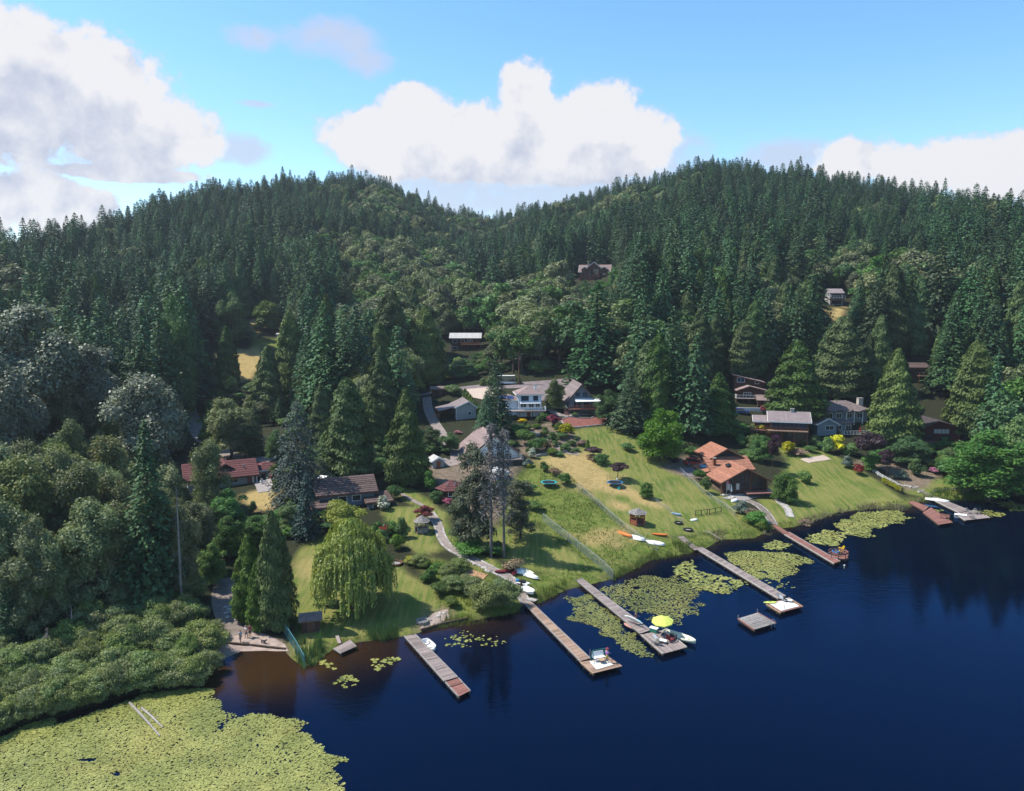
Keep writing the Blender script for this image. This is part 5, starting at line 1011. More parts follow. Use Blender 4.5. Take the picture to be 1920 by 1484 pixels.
gable(q, 3.4, 12.6, 6.4, 7.4, 5.3, 1.7, 'y', 'brown', 'orange', .9, n=8, trim=TRIM_B); window(q, 'l', 13.2, 4.1, 2.4, .8, 3.4, TRIM_W, 3); window(q, 'l', 16.4, 4.1, 2.4, .8, 3.4, TRIM_W, 3); window(q, 'f', 5.0, 5.1, 3.2, .9, 12.6, BLACKM, 2)
window(q, 'l', 10.0, .8, 1.4, 1.1, .5); window(q, 'l', 12.4, .8, 1.4, 1.1, .5); door(q, 'l', 15, .5); MB().hexa([(3.2, 4.0, 4.75), (4.0, 4.0, 5.15), (4.0, 5.6, 5.15), (3.2, 5.6, 4.75), (3.2, 4.0, 4.85), (4.0, 4.0, 5.25), (4.0, 5.6, 5.25), (3.2, 5.6, 4.85)]).build('skylight', GLASS, q); chimney(q, 2.4, 9.6, 3.6, 5.4, .6, WM['orange'])
# stacked brown gables
q = house('brown_gabled_house', 1388, 766, -8, 'brown house with three stacked roofs and white balcony high in the trees')
mono(q, -.6, 9.2, 8.6, 6, 8.6, 6.6, 'x', 'brown', 'mauve', .5, n=5, trim=TRIM_B); gable(q, 0, 5.4, 8.0, 4.0, 4.6, 1.2, 'y', 'brown', 'mauve', .5, n=5, trim=TRIM_B, apex=.4); gable(q, 5.2, 1.4, 9.0, 4.0, 2.4, 1.1, 'x', 'brown', 'mauve', .5, n=5, trim=TRIM_B)
window(q, 'f', .2, 6.6, 2.2, 1.5, 9.2, TRIM_W, 2); window(q, 'f', 1.6, 3.2, 2.2, .9, 5.4, TRIM_W, 3); window(q, 'f', 5.4, 6.2, 1.2, .8, 9.2); deck(q, -.8, 2.8, 5.8, 2.6, 2.5, WOOD, 'fl', TRIM_W); MB().box(-1.2, -.8, -1.5, 14.5, -.5, .3).build('terrace_wall', TRIM_W, q); window(q, 'f', 7, .8, 1.6, 1, 1.4); window(q, 'f', 10.4, .8, 1.6, 1, 1.4)
# metal roofed house
q = house('metal_roofed_house', 1418, 822, -14, 'brown two storey house with ribbed metal roof and long balcony')
gable(q, 3.4, 0, 9.4, 7.0, 5.0, 1.8, 'x', 'brown', 'metal', .7, n=22, metal=True, trim=TRIM_W); gable(q, -.4, 1.6, 3.7, 6.0, 4.4, 1.0, 'x', 'red', 'metal', .5, n=8, metal=True, trim=TRIM_W)
for k in range(4): window(q, 'f', 3.9 + 2.2 * k, 2.9, 2.0, 1.6, 0, WM['brown'], 2)
for k in range(3): window(q, 'f', 4.4 + 2.6 * k, .2, 2.0, 1.9, 0, WM['brown'], 2)
deck(q, 2.6, -2.2, 10.0, 2.1, 2.5, WOODT, 'f', TRIM_B); deck(q, -1.6, -1.0, 4.1, 2.5, 2.3, WOODR, 'fl', REDWOOD); window(q, 'f', .4, 2.7, 1.7, 1.4, 1.6, WM['red'], 2); chimney(q, 8.6, 3.0, 6.2, 7.6, .9, WM['grey'])
# small dark garage between the two
q = house('dark_garage', 1452, 775, -6, 'small flat roofed dark garage between two brown houses', 'garage'); mono(q, 0, 0, 5.2, 4.5, 2.2, 2.6, 'y', 'brown', 'mauve', .4, n=4, trim=TRIM_B); MB().box(1.0, -.06, 0, 4.2, -.02, 1.9).build('door', WM['red'], q)
# grey blue house
q = house('grey_blue_house', 1532, 818, 4, 'large grey blue house with faceted mauve roof and white deck')
hip(q, 3.2, 5.0, 13.4, 8.4, 6.2, 2.2, 'blue', 'grey', .9, n=8, trim=TRIM_B); hip(q, 6.4, 13.0, 9.0, 6.0, 5.4, 1.8, 'blue', 'grey', .7, n=5); gable(q, 0, 0, 5.4, 6.0, 3.4, 1.4, 'y', 'blue', 'grey', .6, n=6, trim=TRIM_W); hip(q, 5.2, 2.2, 5.6, 3.4, 3.0, 1.0, 'blue', 'grey', .6, n=4)
for x_ in (6.2, 10.2, 13.2):
    slope(q, (x_ - 1.6, 4.2, 6.12), (x_, 2.9, 6.12), (x_, 6.4, 7.3), (x_ - .5, 6.6, 7.3), RM['grey'], 4); slope(q, (x_, 2.9, 6.12), (x_ + 1.6, 4.2, 6.12), (x_ + .5, 6.6, 7.3), (x_, 6.4, 7.3), RM['grey'], 4)
window(q, 'f', 2.2, 1.6, 2.4, 1.2, 0, TRIM_W, 2)
for u in (5.0, 7.6, 10.6, 13.6): window(q, 'f', u, 4.0, 1.6, 1.4, 5.0, TRIM_W, 2)
for u in (6.4, 9.0): window(q, 'f', u, .9, 1.5, 1.6, 2.2, TRIM_W, 2)
for u in (11.4, 13.8): window(q, 'f', u, .6, 1.8, 2.0, 5.0, TRIM_W, 2)
for u in (10.0, 12.2, 14.6): MB().box(u, 3.9, .2, u + .2, 4.1, 6.0).build('porch_column', TRIM_W, q)
deck(q, 6.8, -1.4, 10.0, 3.4, .5, WOOD, 'flr', TRIM_W); chimney(q, 15.0, 7.0, 6.8, 9.2, 1.3, STONE); vent(q, 9.0, 8.0, 7.8)
# dark red house
q = house('dark_red_house', 1730, 828, -5, 'dark red house under a low dark roof among massive cedars')
gable(q, 0, 0, 9.4, 8.0, 3.9, 1.6, 'y', 'red', 'dark', .9, n=8, trim=TRIM_B, apex=.35)
window(q, 'f', 2.6, 2.1, 4.0, 1.3, 0, TRIM_B, 4, BLIND); window(q, 'f', .8, .2, 1.6, 1.3, 0, TRIM_B, 2); window(q, 'f', 4.6, .1, 2.6, 1.7, 0, TRIM_B, 3); deck(q, 0, -2.4, 9.4, 2.3, .2, WOODR, '', posts=False); window(q, 'l', 3, 2, 1.6, 1, 0)
# brown house high in the trees
q = house('brown_house', 1690, 716, -6, 'brown house with flat looking roof high among cedars')
gable(q, 0, 0, 7.4, 7.0, 4.4, 1.0, 'x', 'brown', 'brown', .7, n=6, trim=TRIM_B); chimney(q, -.9, 2.4, -1, 6.4, .9); deck(q, 4.2, -2.2, 4.6, 2.1, 2.0, WOODT, 'fr', REDWOOD); window(q, 'f', 1.0, 2.2, 2.2, 1.3, 0, TRIM_B, 2); window(q, 'f', 4.6, 2.2, 1.8, 1.6, 0, TRIM_B, 2)
# grey house half way up the hill
q = house('grey_hill_house', 1558, 572, -4, 'pale grey house with balcony half way up the hill')
gable(q, -.4, 0, 4.8, 6.0, 4.4, 1.5, 'x', 'grey', 'metal', .4, n=5, metal=True); window(q, 'f', .2, 2.9, 3.4, 1.1, 0, BLACKM, 3); window(q, 'f', .2, .4, 3.4, 1.2, 0, BLACKM, 3); deck(q, -.6, -1.6, 5.2, 1.5, 2.4, WOOD, 'f', TRIM_W)
# large brown house on the hill
q = house('brown_hill_house', 1086, 529, -12, 'large brown gabled house standing alone on the forested hill')
gable(q, 0, 2.0, 15.4, 7.0, 5.6, 3.2, 'x', 'lodge', 'mauve', .7, n=7, trim=TRIM_W); gable(q, 4.6, -1.0, 6.2, 7.6, 7.4, 2.6, 'y', 'lodge', 'mauve', .6, n=6, trim=TRIM_W)
for x_ in (1.2, 11.2): gable(q, x_, 1.0, 3.0, 4.2, 6.6, 1.1, 'y', 'lodge', 'mauve', .4, z=.02, n=4, trim=TRIM_W, base=0)
for k in range(3): window(q, 'f', 7.3 + .95 * k, 3.6, .85, 3.2 - .3 * abs(k - 1), -1.0, TRIM_B, 1)
window(q, 'f', 5.2, 3.2, 1.6, 1.8, -1.0, TRIM_B, 2); window(q, 'f', 1.6, 3.4, 1.8, 1.2, 1.0, TRIM_B, 2); window(q, 'f', 11.8, 3.4, 1.8, 1.2, 1.0, TRIM_B, 2); window(q, 'f', 1.2, .6, 2.4, 1.4, 1.0, TRIM_B, 2); deck(q, 7.0, -3.2, 4.0, 2.1, 2.4, WOODR, 'flr', REDWOOD); chimney(q, 3.9, 3.4, 7.4, 10.4, .8)
# deck house with the white roof
q = house('white_roofed_house', 846, 658, 0, 'brown house with white roof and orange balcony behind the road')
gable(q, -.2, 0, 11.4, 6.6, 5.0, 1.6, 'x', 'brown', 'white', .6, n=12, metal=True)
for (u, a_) in ((.6, 1.8), (3.6, 1.6)): window(q, 'f', u, 3.0, a_, 1.2, 0, TRIM_W, 1)
window(q, 'f', 6.2, 2.5, 2.0, 1.9, 0, TRIM_W, 3); deck(q, 4.0, -2.3, 7.6, 2.2, 2.5, WOODR, '', posts=True); railing(q, [(4.0, -2.25, 2.5), (11.6, -2.25, 2.5)], 1, REDWOOD)
for k in range(7): MB().box(4.1 + k * 1.08, -2.22, 2.62, 5.1 + k * 1.08, -2.18, 3.35).build('rail_panel', colr('orange_boards', (0.55, 0.20, 0.10), .8) if k == 0 else bpy.data.materials['orange_boards'], q)
steps(q, -.6, -.4, .2, 2.4, 1.0, 2.6, WOOD); window(q, 'f', .6, .5, 1.8, 1.2, 0); door(q, 'f', 6.8, 0, mat=BLACKM)
# small outbuildings
def hut(name, px, py, rz, w_, d_, h_, rise, axis, wall, roof, label, metal=False, n=5, cat='shed', ov=.35):
    q = house(name, px, py, rz, label, cat); dm = TRIM_B if wall == 'brown' else None; gable(q, -w_ / 2, 0, w_, d_, h_, rise, axis, wall, roof, ov, n=n, metal=metal, trim=TRIM_W if roof == 'white' else None); door(q, 'f', -.45, 0, h=min(1.9, h_ - .1), mat=dm); return q
hut('white_roofed_shed', 822, 877, 24, 2.6, 2.9, 1.5, .7, 'y', 'grey', 'white', 'small shed with a white metal roof beside the cone shaped cedar', True)
hut('white_garden_building', 940, 900, 20, 2.8, 3.0, 1.5, .5, 'y', 'white', 'white', 'small white garden building behind the bare grey trunks', True)
hut('garden_shed', 583, 1186, 16, 2.3, 1.9, 1.7, .45, 'x', 'brown', 'grey', 'small dark garden shed on the willow lawn near the beach')
hut('white_hut', 525, 634, 0, 2.4, 2, 1.5, .3, 'x', 'white', 'white', 'tiny white roofed hut beside the hill meadow', True)
hut('roadside_carport', 826, 742, 4, 5.4, 4.5, 1.9, .5, 'x', 'brown', 'mauve', 'low brown roofed carport by the road')
hut('roadside_garage', 1091, 727, 8, 5.6, 6, 2.4, 1.4, 'y', 'brown', 'grey', 'brown garage roof behind the steep roofed house', cat='garage')
hut('garden_pavilion', 683, 922, 14, 2.6, 2.4, 2.0, .8, 'x', 'bluegrey', 'thatch', 'grey roofed garden hut behind the brown tiled roof')
# ================================================================== docks
DZ = .5
def plank_run(parent, a0, a1, b0, b1, mat, z=DZ, pitch=.24, wgap=.035, name='plank', along=False):
    """planks across a strip whose edges run a0->a1 and b0->b1 (world xy, relative to the parent)"""
    a0, a1, b0, b1 = [np.array(v[:2], float) for v in (a0, a1, b0, b1)]
    if along: a0, a1, b0, b1 = a0, b0, a1, b1
    L = np.linalg.norm((a1 + b1) / 2 - (a0 + b0) / 2); n = max(1, int(L / pitch)); meshes = {}
    for i in range(n):
        s, e = i / n, (i + 1 - wgap / pitch) / n; p = [a0 + (a1 - a0) * s, a0 + (a1 - a0) * e, b0 + (b1 - b0) * e, b0 + (b1 - b0) * s]
        j = rnd.uniform(-.012, .012); k = rnd.uniform(-.03, .03); u = nrm(p[3] - p[0]); p = [p[0] + u * k, p[1] + u * k, p[2] + u * k, p[3] + u * k]
        MB().hexa([(*v, z - .06 + j) for v in p] + [(*v, z + j) for v in p]).build(name, mat, parent)
def dock_thing(name, px, py, label): p = GZ(px, py, DZ); return thing(name, (p[0], p[1], 0), 0, label, 'dock'), np.array([p[0], p[1]])
def strip(q, o, L0, L1, R0, R1, mat, beam, z=DZ, pitch=.24, posts=4, along=False, edge=True):
    l0, l1, r0, r1 = [GZ(*v, z)[:2] - o for v in (L0, L1, R0, R1)]
    plank_run(q, l0, l1, r0, r1, mat, z, pitch, along=along)
    for a, b, s in ((l0, l1, 1), (r0, r1, -1)):
        u = nrm(r0 - l0) * .05 * s; MB().bar((*(a + u), z - .2), (*(b + u), z - .2), .14, .26).build('beam', BARK, q)
        if edge: w_ = nrm(r0 - l0) * .06 * s; MB().bar((*(a - w_), z - .02), (*(b - w_), z - .02), .10, .16).build('edge_board', beam, q)
    for i in range(posts):
        t = (i + .5) / posts
        for a, b in ((l0, l1), (r0, r1)): p = a + (b - a) * t; MB().tube([(*p, -2.2), (*p, z - .08)], [.09, .09], 6).build('pile', BARK, q)
    return l0, l1, r0, r1
q, o = dock_thing('dock', 758, 1193, 'wide grey plank dock with a small white sailing dinghy alongside')
strip(q, o, (759, 1193), (834, 1277), (778, 1190), (857, 1270), WOOD, GREYPOST, posts=6); strip(q, o, (836, 1279), (844, 1288), (859, 1272), (867, 1281), WOODR, GREYPOST, .38, posts=1); strip(q, o, (845, 1289), (861, 1306), (868, 1282), (881, 1296), WOODR, GREYPOST, .44, posts=2)
q, o = dock_thing('dock', 990, 1143, 'long tan plank dock ending in a square platform with a white mat')
strip(q, o, (984, 1132), (1089, 1240), (996, 1130), (1106, 1235), WOODT, GREYPOST, pitch=.3, posts=8); strip(q, o, (1089, 1241.5), (1113, 1263), (1140, 1233), (1165, 1250), WOODT, WOODT, pitch=.3, posts=2)
MB().tube([(*(GZ(1106, 1234, DZ)[:2] - o), 0), (*(GZ(1106, 1234, DZ)[:2] - o), 1.6)], [.04, .04]).build('mooring_post', GREYPOST, q)
q, o = dock_thing('dock', 1069, 1078, 'long grey plank dock with a lime parasol on its end platform')
strip(q, o, (1069, 1078), (1201, 1188), (1081, 1078), (1219, 1182), WOOD, GREYPOST, pitch=.28, posts=9); strip(q, o, (1202, 1190), (1243, 1226), (1247, 1181), (1287, 1214), WOOD, STONE, .54, posts=3, along=True)
q, o = dock_thing('dock', 1306, 1030, 'long pale plank dock with a white topped platform and folded loungers')
strip(q, o, (1306, 1029), (1459, 1122), (1313, 1025), (1473, 1118), WOOD, STONE, pitch=.3, posts=9); strip(q, o, (1437, 1133), (1464, 1149), (1478, 1121), (1505, 1138), WOODR, TAN, posts=2)
q, o = dock_thing('dock', 1471, 1000, 'narrow red brown dock with a many sided seating deck at its end')
strip(q, o, (1448, 985), (1470, 1001), (1454, 984), (1478, 998), WOODR, WOODR, pitch=.3, posts=1, edge=False); strip(q, o, (1471, 1002), (1564, 1057), (1479, 998), (1575, 1053), WOODR, STONE, pitch=.3, posts=8)
c = GZ(1572, 1042, .62)[:2] - o; r_ = 1.55; V8 = [c + r_ * np.array([math.cos(R(45 * k + 22)), math.sin(R(45 * k + 22))]) for k in range(8)]
MB().add([(*v, .3) for v in V8] + [(*v, .5) for v in V8], [tuple(range(7, -1, -1)), tuple(range(8, 16))] + [(i, (i + 1) % 8, (i + 1) % 8 + 8, i + 8) for i in range(8)]).build('round_deck', WOODR.copy(), q)
for k in (0, 1, 2, 4, 5, 6, 7):
    a, b = V8[k], V8[(k + 1) % 8]; MB().bar((*(a * .93 + c * .07), .92), (*(b * .93 + c * .07), .92), .3, .06).build('bench_seat', WOODR, q); MB().bar((*a, 1.3), (*b, 1.3), .05, .3).build('bench_back', WOODR, q); MB().tube([(*a, -2), (*a, 1.45)], [.06, .06]).build('pile', BARK, q)
q, o = dock_thing('dock', 1704, 941, 'red brown boarded dock that widens towards the lake with a bench on it')
strip(q, o, (1704, 942), (1733, 958), (1711, 940), (1741, 951), WOODR, WOODR, pitch=.3, posts=2); strip(q, o, (1731, 961), (1761, 984), (1745, 952), (1786, 980), WOODR, WOODR, pitch=.3, posts=3)
q, o = dock_thing('dock', 1745, 935, 'pale plank dock with chairs on its wide platform beyond the boarded dock')
strip(q, o, (1744, 935), (1799, 962), (1752, 931), (1817, 957), WOOD, STONE, pitch=.3, posts=4); strip(q, o, (1792, 964), (1810, 976), (1824, 957), (1856, 971), WOOD, STONE, pitch=.3, posts=2)
# swimming rafts
q, o = dock_thing('swim_raft', 1384, 1160, 'square swimming raft floating alone with gravelly brown top'); q['category'] = 'raft'
l0, l1, r0, r1 = strip(q, o, (1384, 1160), (1415, 1181), (1420, 1149), (1455, 1169), RM['thatch'], WOODR, posts=0, pitch=.45)
for p in (l0, r0): MB().tube([(*p, .4), (*p, 1.0)], [.05, .05]).build('mooring_post', GREYPOST, q)
for s in (0, 1): p = r1 + (l1 - r1) * (.06 + .16 * s); MB().tube([(*p, -.3), (*p, 1.0), (*(p * .95), 1.15), (*(p * .88), .5)], [.025] * 4, 5).build('ladder_rail', STEEL, q)
q, o = dock_thing('shore_raft', 626, 1216, 'small pinkish raft beside the willow lawn with a plank to shore'); q['category'] = 'raft'
strip(q, o, (626, 1216), (640, 1225), (655, 1201), (667, 1213), WOOD, GREYPOST, posts=0, pitch=.3); l = GZ(632, 1194, .5)[:2] - o; e_ = GZ(637, 1207, .55)[:2] - o; MB().bar((*l, .62), (*e_, .58), .42, .06).build('gangplank', WOOD, q)
for (a, b) in (((1276, 1008), (1308, 1032)),):
    q, o = dock_thing('ramp', 1276, 1008, 'pale boarded ramp leading from the grass to the long pale dock'); q['category'] = 'ramp'
    A, B = G(*a), GZ(*b, DZ); d = nrm(B - A); n_ = int(np.linalg.norm(B - A) / .3); s_ = np.array([-d[1], d[0], 0])
    for i in range(n_):
        p = A + (B - A) * i / n_ - (o[0], o[1], 0); p[2] = max(p[2], float(hgt(p[0] + o[0], p[1] + o[1])) + .1); e = p + d * .26; MB().hexa([tuple(v + (0, 0, k)) for k in (.0, .06) for v in (p - s_ * .6, e - s_ * .6, e + s_ * .6, p + s_ * .6)]).build('plank', WOOD, q)
# ================================================================== things on the docks
def at_dock(px, py, z=DZ): p = GZ(px, py, z); return (p[0], p[1], p[2])
def adirondack(px, py, rz, mat, label, z=DZ, group=None, s=1.0):
    q = thing('garden_chair', at_dock(px, py, z), R(rz), label, 'chair', group); q.scale = (s, s, s)
    for k in range(4): MB().hexa([(-.28, -.3 + k * .15, .36 - k * .035), (.28, -.3 + k * .15, .36 - k * .035), (.28, -.17 + k * .15, .33 - k * .035), (-.28, -.17 + k * .15, .33 - k * .035), (-.28, -.3 + k * .15, .39 - k * .035), (.28, -.3 + k * .15, .39 - k * .035), (.28, -.17 + k * .15, .36 - k * .035), (-.28, -.17 + k * .15, .36 - k * .035)]).build('seat_slat', mat, q)
    for k in range(4): x = -.27 + k * .14; MB().bar((x + .05, .28, .26), (x + .05, .58, 1.0 + .06 * (k in (1, 2))), .12, .03).build('back_slat', mat, q)
    for x in (-.36, .36):
        MB().box(x - .07, -.42, .54, x + .07, .42, .57).build('armrest', mat, q); MB().box(x - .03, -.34, 0, x + .03, -.26, .54).build('leg', mat, q); MB().box(x - .03, .3, 0, x + .03, .38, .54).build('leg', mat, q)
    return q
def lounger(px, py, rz, frame, cloth, label, z=DZ):
    q = thing('sun_lounger', at_dock(px, py, z), R(rz), label, 'sun lounger'); MB().box(-.3, -.9, .3, .3, .35, .35).build('seat', cloth, q); MB().hexa([(-.3, .35, .3), (.3, .35, .3), (.3, .85, .75), (-.3, .85, .75), (-.3, .35, .35), (.3, .35, .35), (.3, .85, .8), (-.3, .85, .8)]).build('backrest', cloth, q)
    for x in (-.32, .32):
        MB().bar((x, -.95, .3), (x, .4, .3), .04).build('frame_rail', frame, q)
        for y in (-.7, .3): MB().bar((x, y, 0), (x, y, .3), .04).build('leg', frame, q)
    return q
def parasol(px, py, label, z=DZ, h=2.3, r=1.25, mat=LIME, n=8, closed=False, tilt=0):
    q = thing('parasol', at_dock(px, py, z), 0, label, 'parasol'); q.rotation_euler = (R(tilt), R(-tilt * .6), 0); MB().tube([(0, 0, 0), (0, 0, h)], [.03, .03]).build('pole', STEEL, q); MB().tube([(0, 0, 0), (0, 0, .12)], [.25, .2], 10).build('base', BLACKM, q)
    if closed: MB().tube([(0, 0, h - 1.5), (0, 0, h - .9), (0, 0, h + .05)], [.22, .14, .03], 8).build('canopy', mat, q); return q
    for k in range(n):
        a, b = 2 * math.pi * k / n, 2 * math.pi * (k + 1) / n; A, B = (r * math.cos(a), r * math.sin(a), h - .55), (r * math.cos(b), r * math.sin(b), h - .55); M_ = ((A[0] + B[0]) * .27, (A[1] + B[1]) * .27, h - .19)
        MB().add([A, B, (B[0], B[1], B[2] - .14), (A[0], A[1], A[2] - .14), (0, 0, h + .05), M_], [(3, 2, 1, 0), (0, 1, 5), (0, 5, 4), (1, 4, 5)]).build('canopy_panel', mat, q)
    return q
def hull(name, L, W, H, mat, px, py, rz, label, cat, z=.0, upside=False, open_top=False, rim=None, tilt=0, power=1.5, seats=2, world=None, stern=0.0, roll=0.0):
    n, k = 15, 9; V = []
    for i in range(n):
        t = -1 + 2 * i / (n - 1); w_ = (1 - abs(t) ** (2.0 * power)) * W / 2 + .01
        if t < 0 and stern: w_ = W / 2 * (stern + (1 - stern) * (1 - t * t))
        keel = H * .16 * abs(t) ** 3
        for j in range(k):
            a = math.pi * j / (k - 1); V.append((t * L / 2, -math.cos(a) * w_, H - (H - keel) * math.sin(a) ** .7 + H * .12 * t * t))
    F_ = [(i * k + j, (i + 1) * k + j, (i + 1) * k + j + 1, i * k + j + 1) for i in range(n - 1) for j in range(k - 1)]; F_ += [tuple(range(k)), tuple(range((n - 1) * k + k - 1, (n - 1) * k - 1, -1))]
    p = at_dock(px, py, z) if world is None else world; q = thing(name, p, R(rz), label, cat); up = (lambda v: (v[0], v[1], H * 1.1 - v[2])) if upside else (lambda v: v)
    q.rotation_euler = (R(roll), R(tilt), R(rz))
    b = MB().add([up(v) for v in V], F_).build('hull', mat, q, True); top = [(V[i * k][0], V[i * k][1], V[i * k][2]) for i in range(n)], [(V[i * k + k - 1][0], V[i * k + k - 1][1], V[i * k + k - 1][2]) for i in range(n)]
    if not open_top:
        v = [up((a[0], a[1], a[2] + .003)) for a in top[0]] + [up((a[0], 0, a[2] + .05)) for a in top[0]] + [up((a[0], a[1], a[2] + .003)) for a in top[1]]; MB().add(v, [(i, i + 1, n + i + 1, n + i) for i in range(n - 1)] + [(n + i, n + i + 1, 2 * n + i + 1, 2 * n + i) for i in range(n - 1)]).build('top_deck', mat, q, True)
    else:
        md = b.modifiers.new('shell', 'SOLIDIFY'); md.thickness = .03
        for s in range(seats): x = -L * .28 + s * L * .5 / max(1, seats - 1); MB().box(x - .13, -W * .42, H * .62, x + .13, W * .42, H * .68).build('thwart', rim or WOODT, q)
    for sd_ in (0, 1): MB().tube([up((a[0], a[1], a[2])) for a in top[sd_]], [.03] * n, 5).build('gunwale', rim or mat, q)
    return q
def board(px, py, rz, mat, label, L=3.1, W=.78, z=.55, tail=None, roll=0, tilt=0, cat='paddleboard', world=None, name='paddleboard'):
    q = hull(name, L, W, .11, mat, px, py, rz, label, cat, z, power=1.15, tilt=tilt, roll=roll, world=world); 
    if tail: MB().hexa([(L * .24, -W * .42, .125), (L * .44, -W * .24, .13), (L * .44, W * .24, .13), (L * .24, W * .42, .125), (L * .24, -W * .42, .19), (L * .44, -W * .24, .18), (L * .44, W * .24, .18), (L * .24, W * .42, .19)]).build('tail_pad', tail, q)
    MB().box(-.2, -.03, .14, .2, .03, .2).build('carry_handle', BLACKM, q); return q
# dock with the white mat
q = thing('deck_mat', at_dock(1128, 1247, DZ + .02), 0, 'large white mat spread on the square platform', 'mat'); M0 = [GZ(*v, DZ + .03) - np.array(q.location) for v in ((1106, 1241), (1133, 1235), (1150, 1247), (1119, 1256))]; MB().hexa([tuple(v) for v in M0] + [tuple(v + (0, 0, .03)) for v in M0]).build('mat_sheet', MAT_W, q); MB().bar(M0[0] + (0, 0, .035), M0[3] + (0, 0, .035), .12, .02).build('hem', MAT_W, q)
q = thing('garden_bench', at_dock(1123, 1239, DZ + .05), R(20), 'pale swing bench with green frame on the white mat', 'bench')
MB().box(-.75, -.25, .42, .75, .25, .48).build('seat', WHITEP, q); MB().hexa([(-.75, .25, .48), (.75, .25, .48), (.75, .4, 1.0), (-.75, .4, 1.0), (-.75, .3, .48), (.75, .3, .48), (.75, .45, 1.0), (-.75, .45, 1.0)]).build('backrest', WHITEP, q)
for x in (-.85, .85): MB().bar((x, -.5, 0), (x, 0, 1.4), .06).build('frame_leg', GREENC, q); MB().bar((x, .5, 0), (x, 0, 1.4), .06).build('frame_leg', GREENC, q)
MB().bar((-.85, 0, 1.4), (.85, 0, 1.4), .06).build('frame_rail', GREENC, q)
q = thing('side_table', at_dock(1128, 1243, DZ + .05), R(20), 'small low table in front of the swing bench', 'table'); MB().tube([(0, 0, .4), (0, 0, .45)], [.4, .4], 12).build('table_top', TAN, q)
for k in range(4): a = R(45 + 90 * k); MB().bar((.25 * math.cos(a), .25 * math.sin(a), 0), (.25 * math.cos(a), .25 * math.sin(a), .4), .05).build('leg', WOODR, q)
# dock with the parasol
parasol(1243, 1190, 'open lime green parasol on the end platform', r=1.4, h=2.5, tilt=7)
lounger(1237, 1204, 60, STEEL, WHITEP, 'white sun lounger beside the lime parasol', .55); adirondack(1229, 1208, 200, GREYPOST, 'grey folding chair at the foot of the white lounger', .55)
adirondack(1257, 1203, 120, colr('maroon_cloth', (0.18, 0.03, 0.04), .8), 'dark red deck chair shaded by the lime parasol', .55); adirondack(1262, 1199, 150, BLACKM, 'black deck chair shaded by the lime parasol', .55)
q = thing('storage_box', at_dock(1226, 1185, .55), R(-38), 'dark green storage box with white lid at the dock corner', 'box'); MB().box(-.5, -.28, 0, .5, .28, .5).build('body', GREENC, q); MB().box(-.54, -.32, .5, .54, .32, .58).build('lid', WHITEP, q)
hull('rowing_boat', 4.6, 1.3, .55, CREAM, 1274, 1199, -43, 'cream rowing boat tied along the parasol platform', 'boat', 0.1, open_top=True, stern=.55, seats=3, rim=CREAM)
board(1187, 1163, -52, WHITEP, 'white paddleboard with turquoise tail carried on the dock', 3.2, .95, DZ + .65, TURQ, roll=-52)
hull('kayak', 3.0, .75, .3, PALER, 1186, 1180, -50, 'pinkish kayak with pale blue ends floating beside the long grey dock', 'kayak', 0.0)
# other docks
hull('sailing_dinghy', 3.2, 1.25, .45, WHITEP, 805, 1214, -62, 'small white sailing dinghy moored to the wide grey dock', 'boat', 0.05, open_top=True, stern=.6, rim=GREYPOST)
for i, (x_, y_, rz) in enumerate(((1466, 1126, 30), (1473, 1128, 60))): lounger(x_, y_, rz, STEEL, [GREYPOST, WHITEP][i], ['grey folded lounger on the white topped platform', 'white folded lounger beside the grey one'][i])
q = thing('deck_mat', at_dock(1470, 1135), 0, 'pale mat covering the white topped platform', 'mat'); M0 = [GZ(*v, DZ + .03) - np.array(q.location) for v in ((1443, 1133), (1477, 1124), (1499, 1137), (1465, 1146))]; MB().hexa([tuple(v) for v in M0] + [tuple(v + (0, 0, .03)) for v in M0]).build('mat_sheet', MAT_W, q); MB().bar(M0[0] + (0, 0, .035), M0[3] + (0, 0, .035), .12, .02).build('hem', MAT_W, q)
board(1444, 1131, 5, LIME, 'yellow green surfboard lying at the platform corner', 2.0, .6, DZ + .06, name='surfboard', cat='surfboard')
q = thing('swim_ladder', at_dock(1467, 1147, .2), R(-30), 'steel swim ladder on the white topped platform', 'ladder')
for x in (-.25, .25): MB().tube([(x, 0, -.7), (x, 0, .9), (x, .3, 1.0), (x, .4, .3)], [.025] * 4, 5).build('rail', STEEL, q)
for k in range(3): MB().bar((-.25, 0, -.5 + .3 * k), (.25, 0, -.5 + .3 * k), .04).build('rung', STEEL, q)
adirondack(1574, 1036, 215, YELLOW, 'yellow garden chair on the many sided deck', .5, s=1.25); adirondack(1566, 1041, 160, BLUE, 'blue garden chair on the many sided deck', .5, s=1.2)
q = thing('mooring_buoy', (*GZ(1583, 1066, 0)[:2], 0), 0, 'small grey mooring post rising from the lake beyond the many sided deck', 'post'); MB().tube([(0, 0, -1), (0, 0, .5)], [.1, .1], 8).build('shaft', GREYPOST, q); MB().tube([(0, 0, .5), (0, 0, .58)], [.14, .12], 8).build('cap', WHITEP, q)
q = thing('dock_bench', at_dock(1771, 973), R(-38), 'brown bench on the boarded dock', 'bench'); MB().box(-.85, -.22, .4, .85, .22, .46).build('seat', WOODR, q); MB().box(-.85, .2, .5, .85, .26, .9).build('backrest', WOODR, q)
for x in (-.7, .7): MB().box(x - .05, -.2, 0, x + .05, .25, .4).build('leg', WOODR, q)
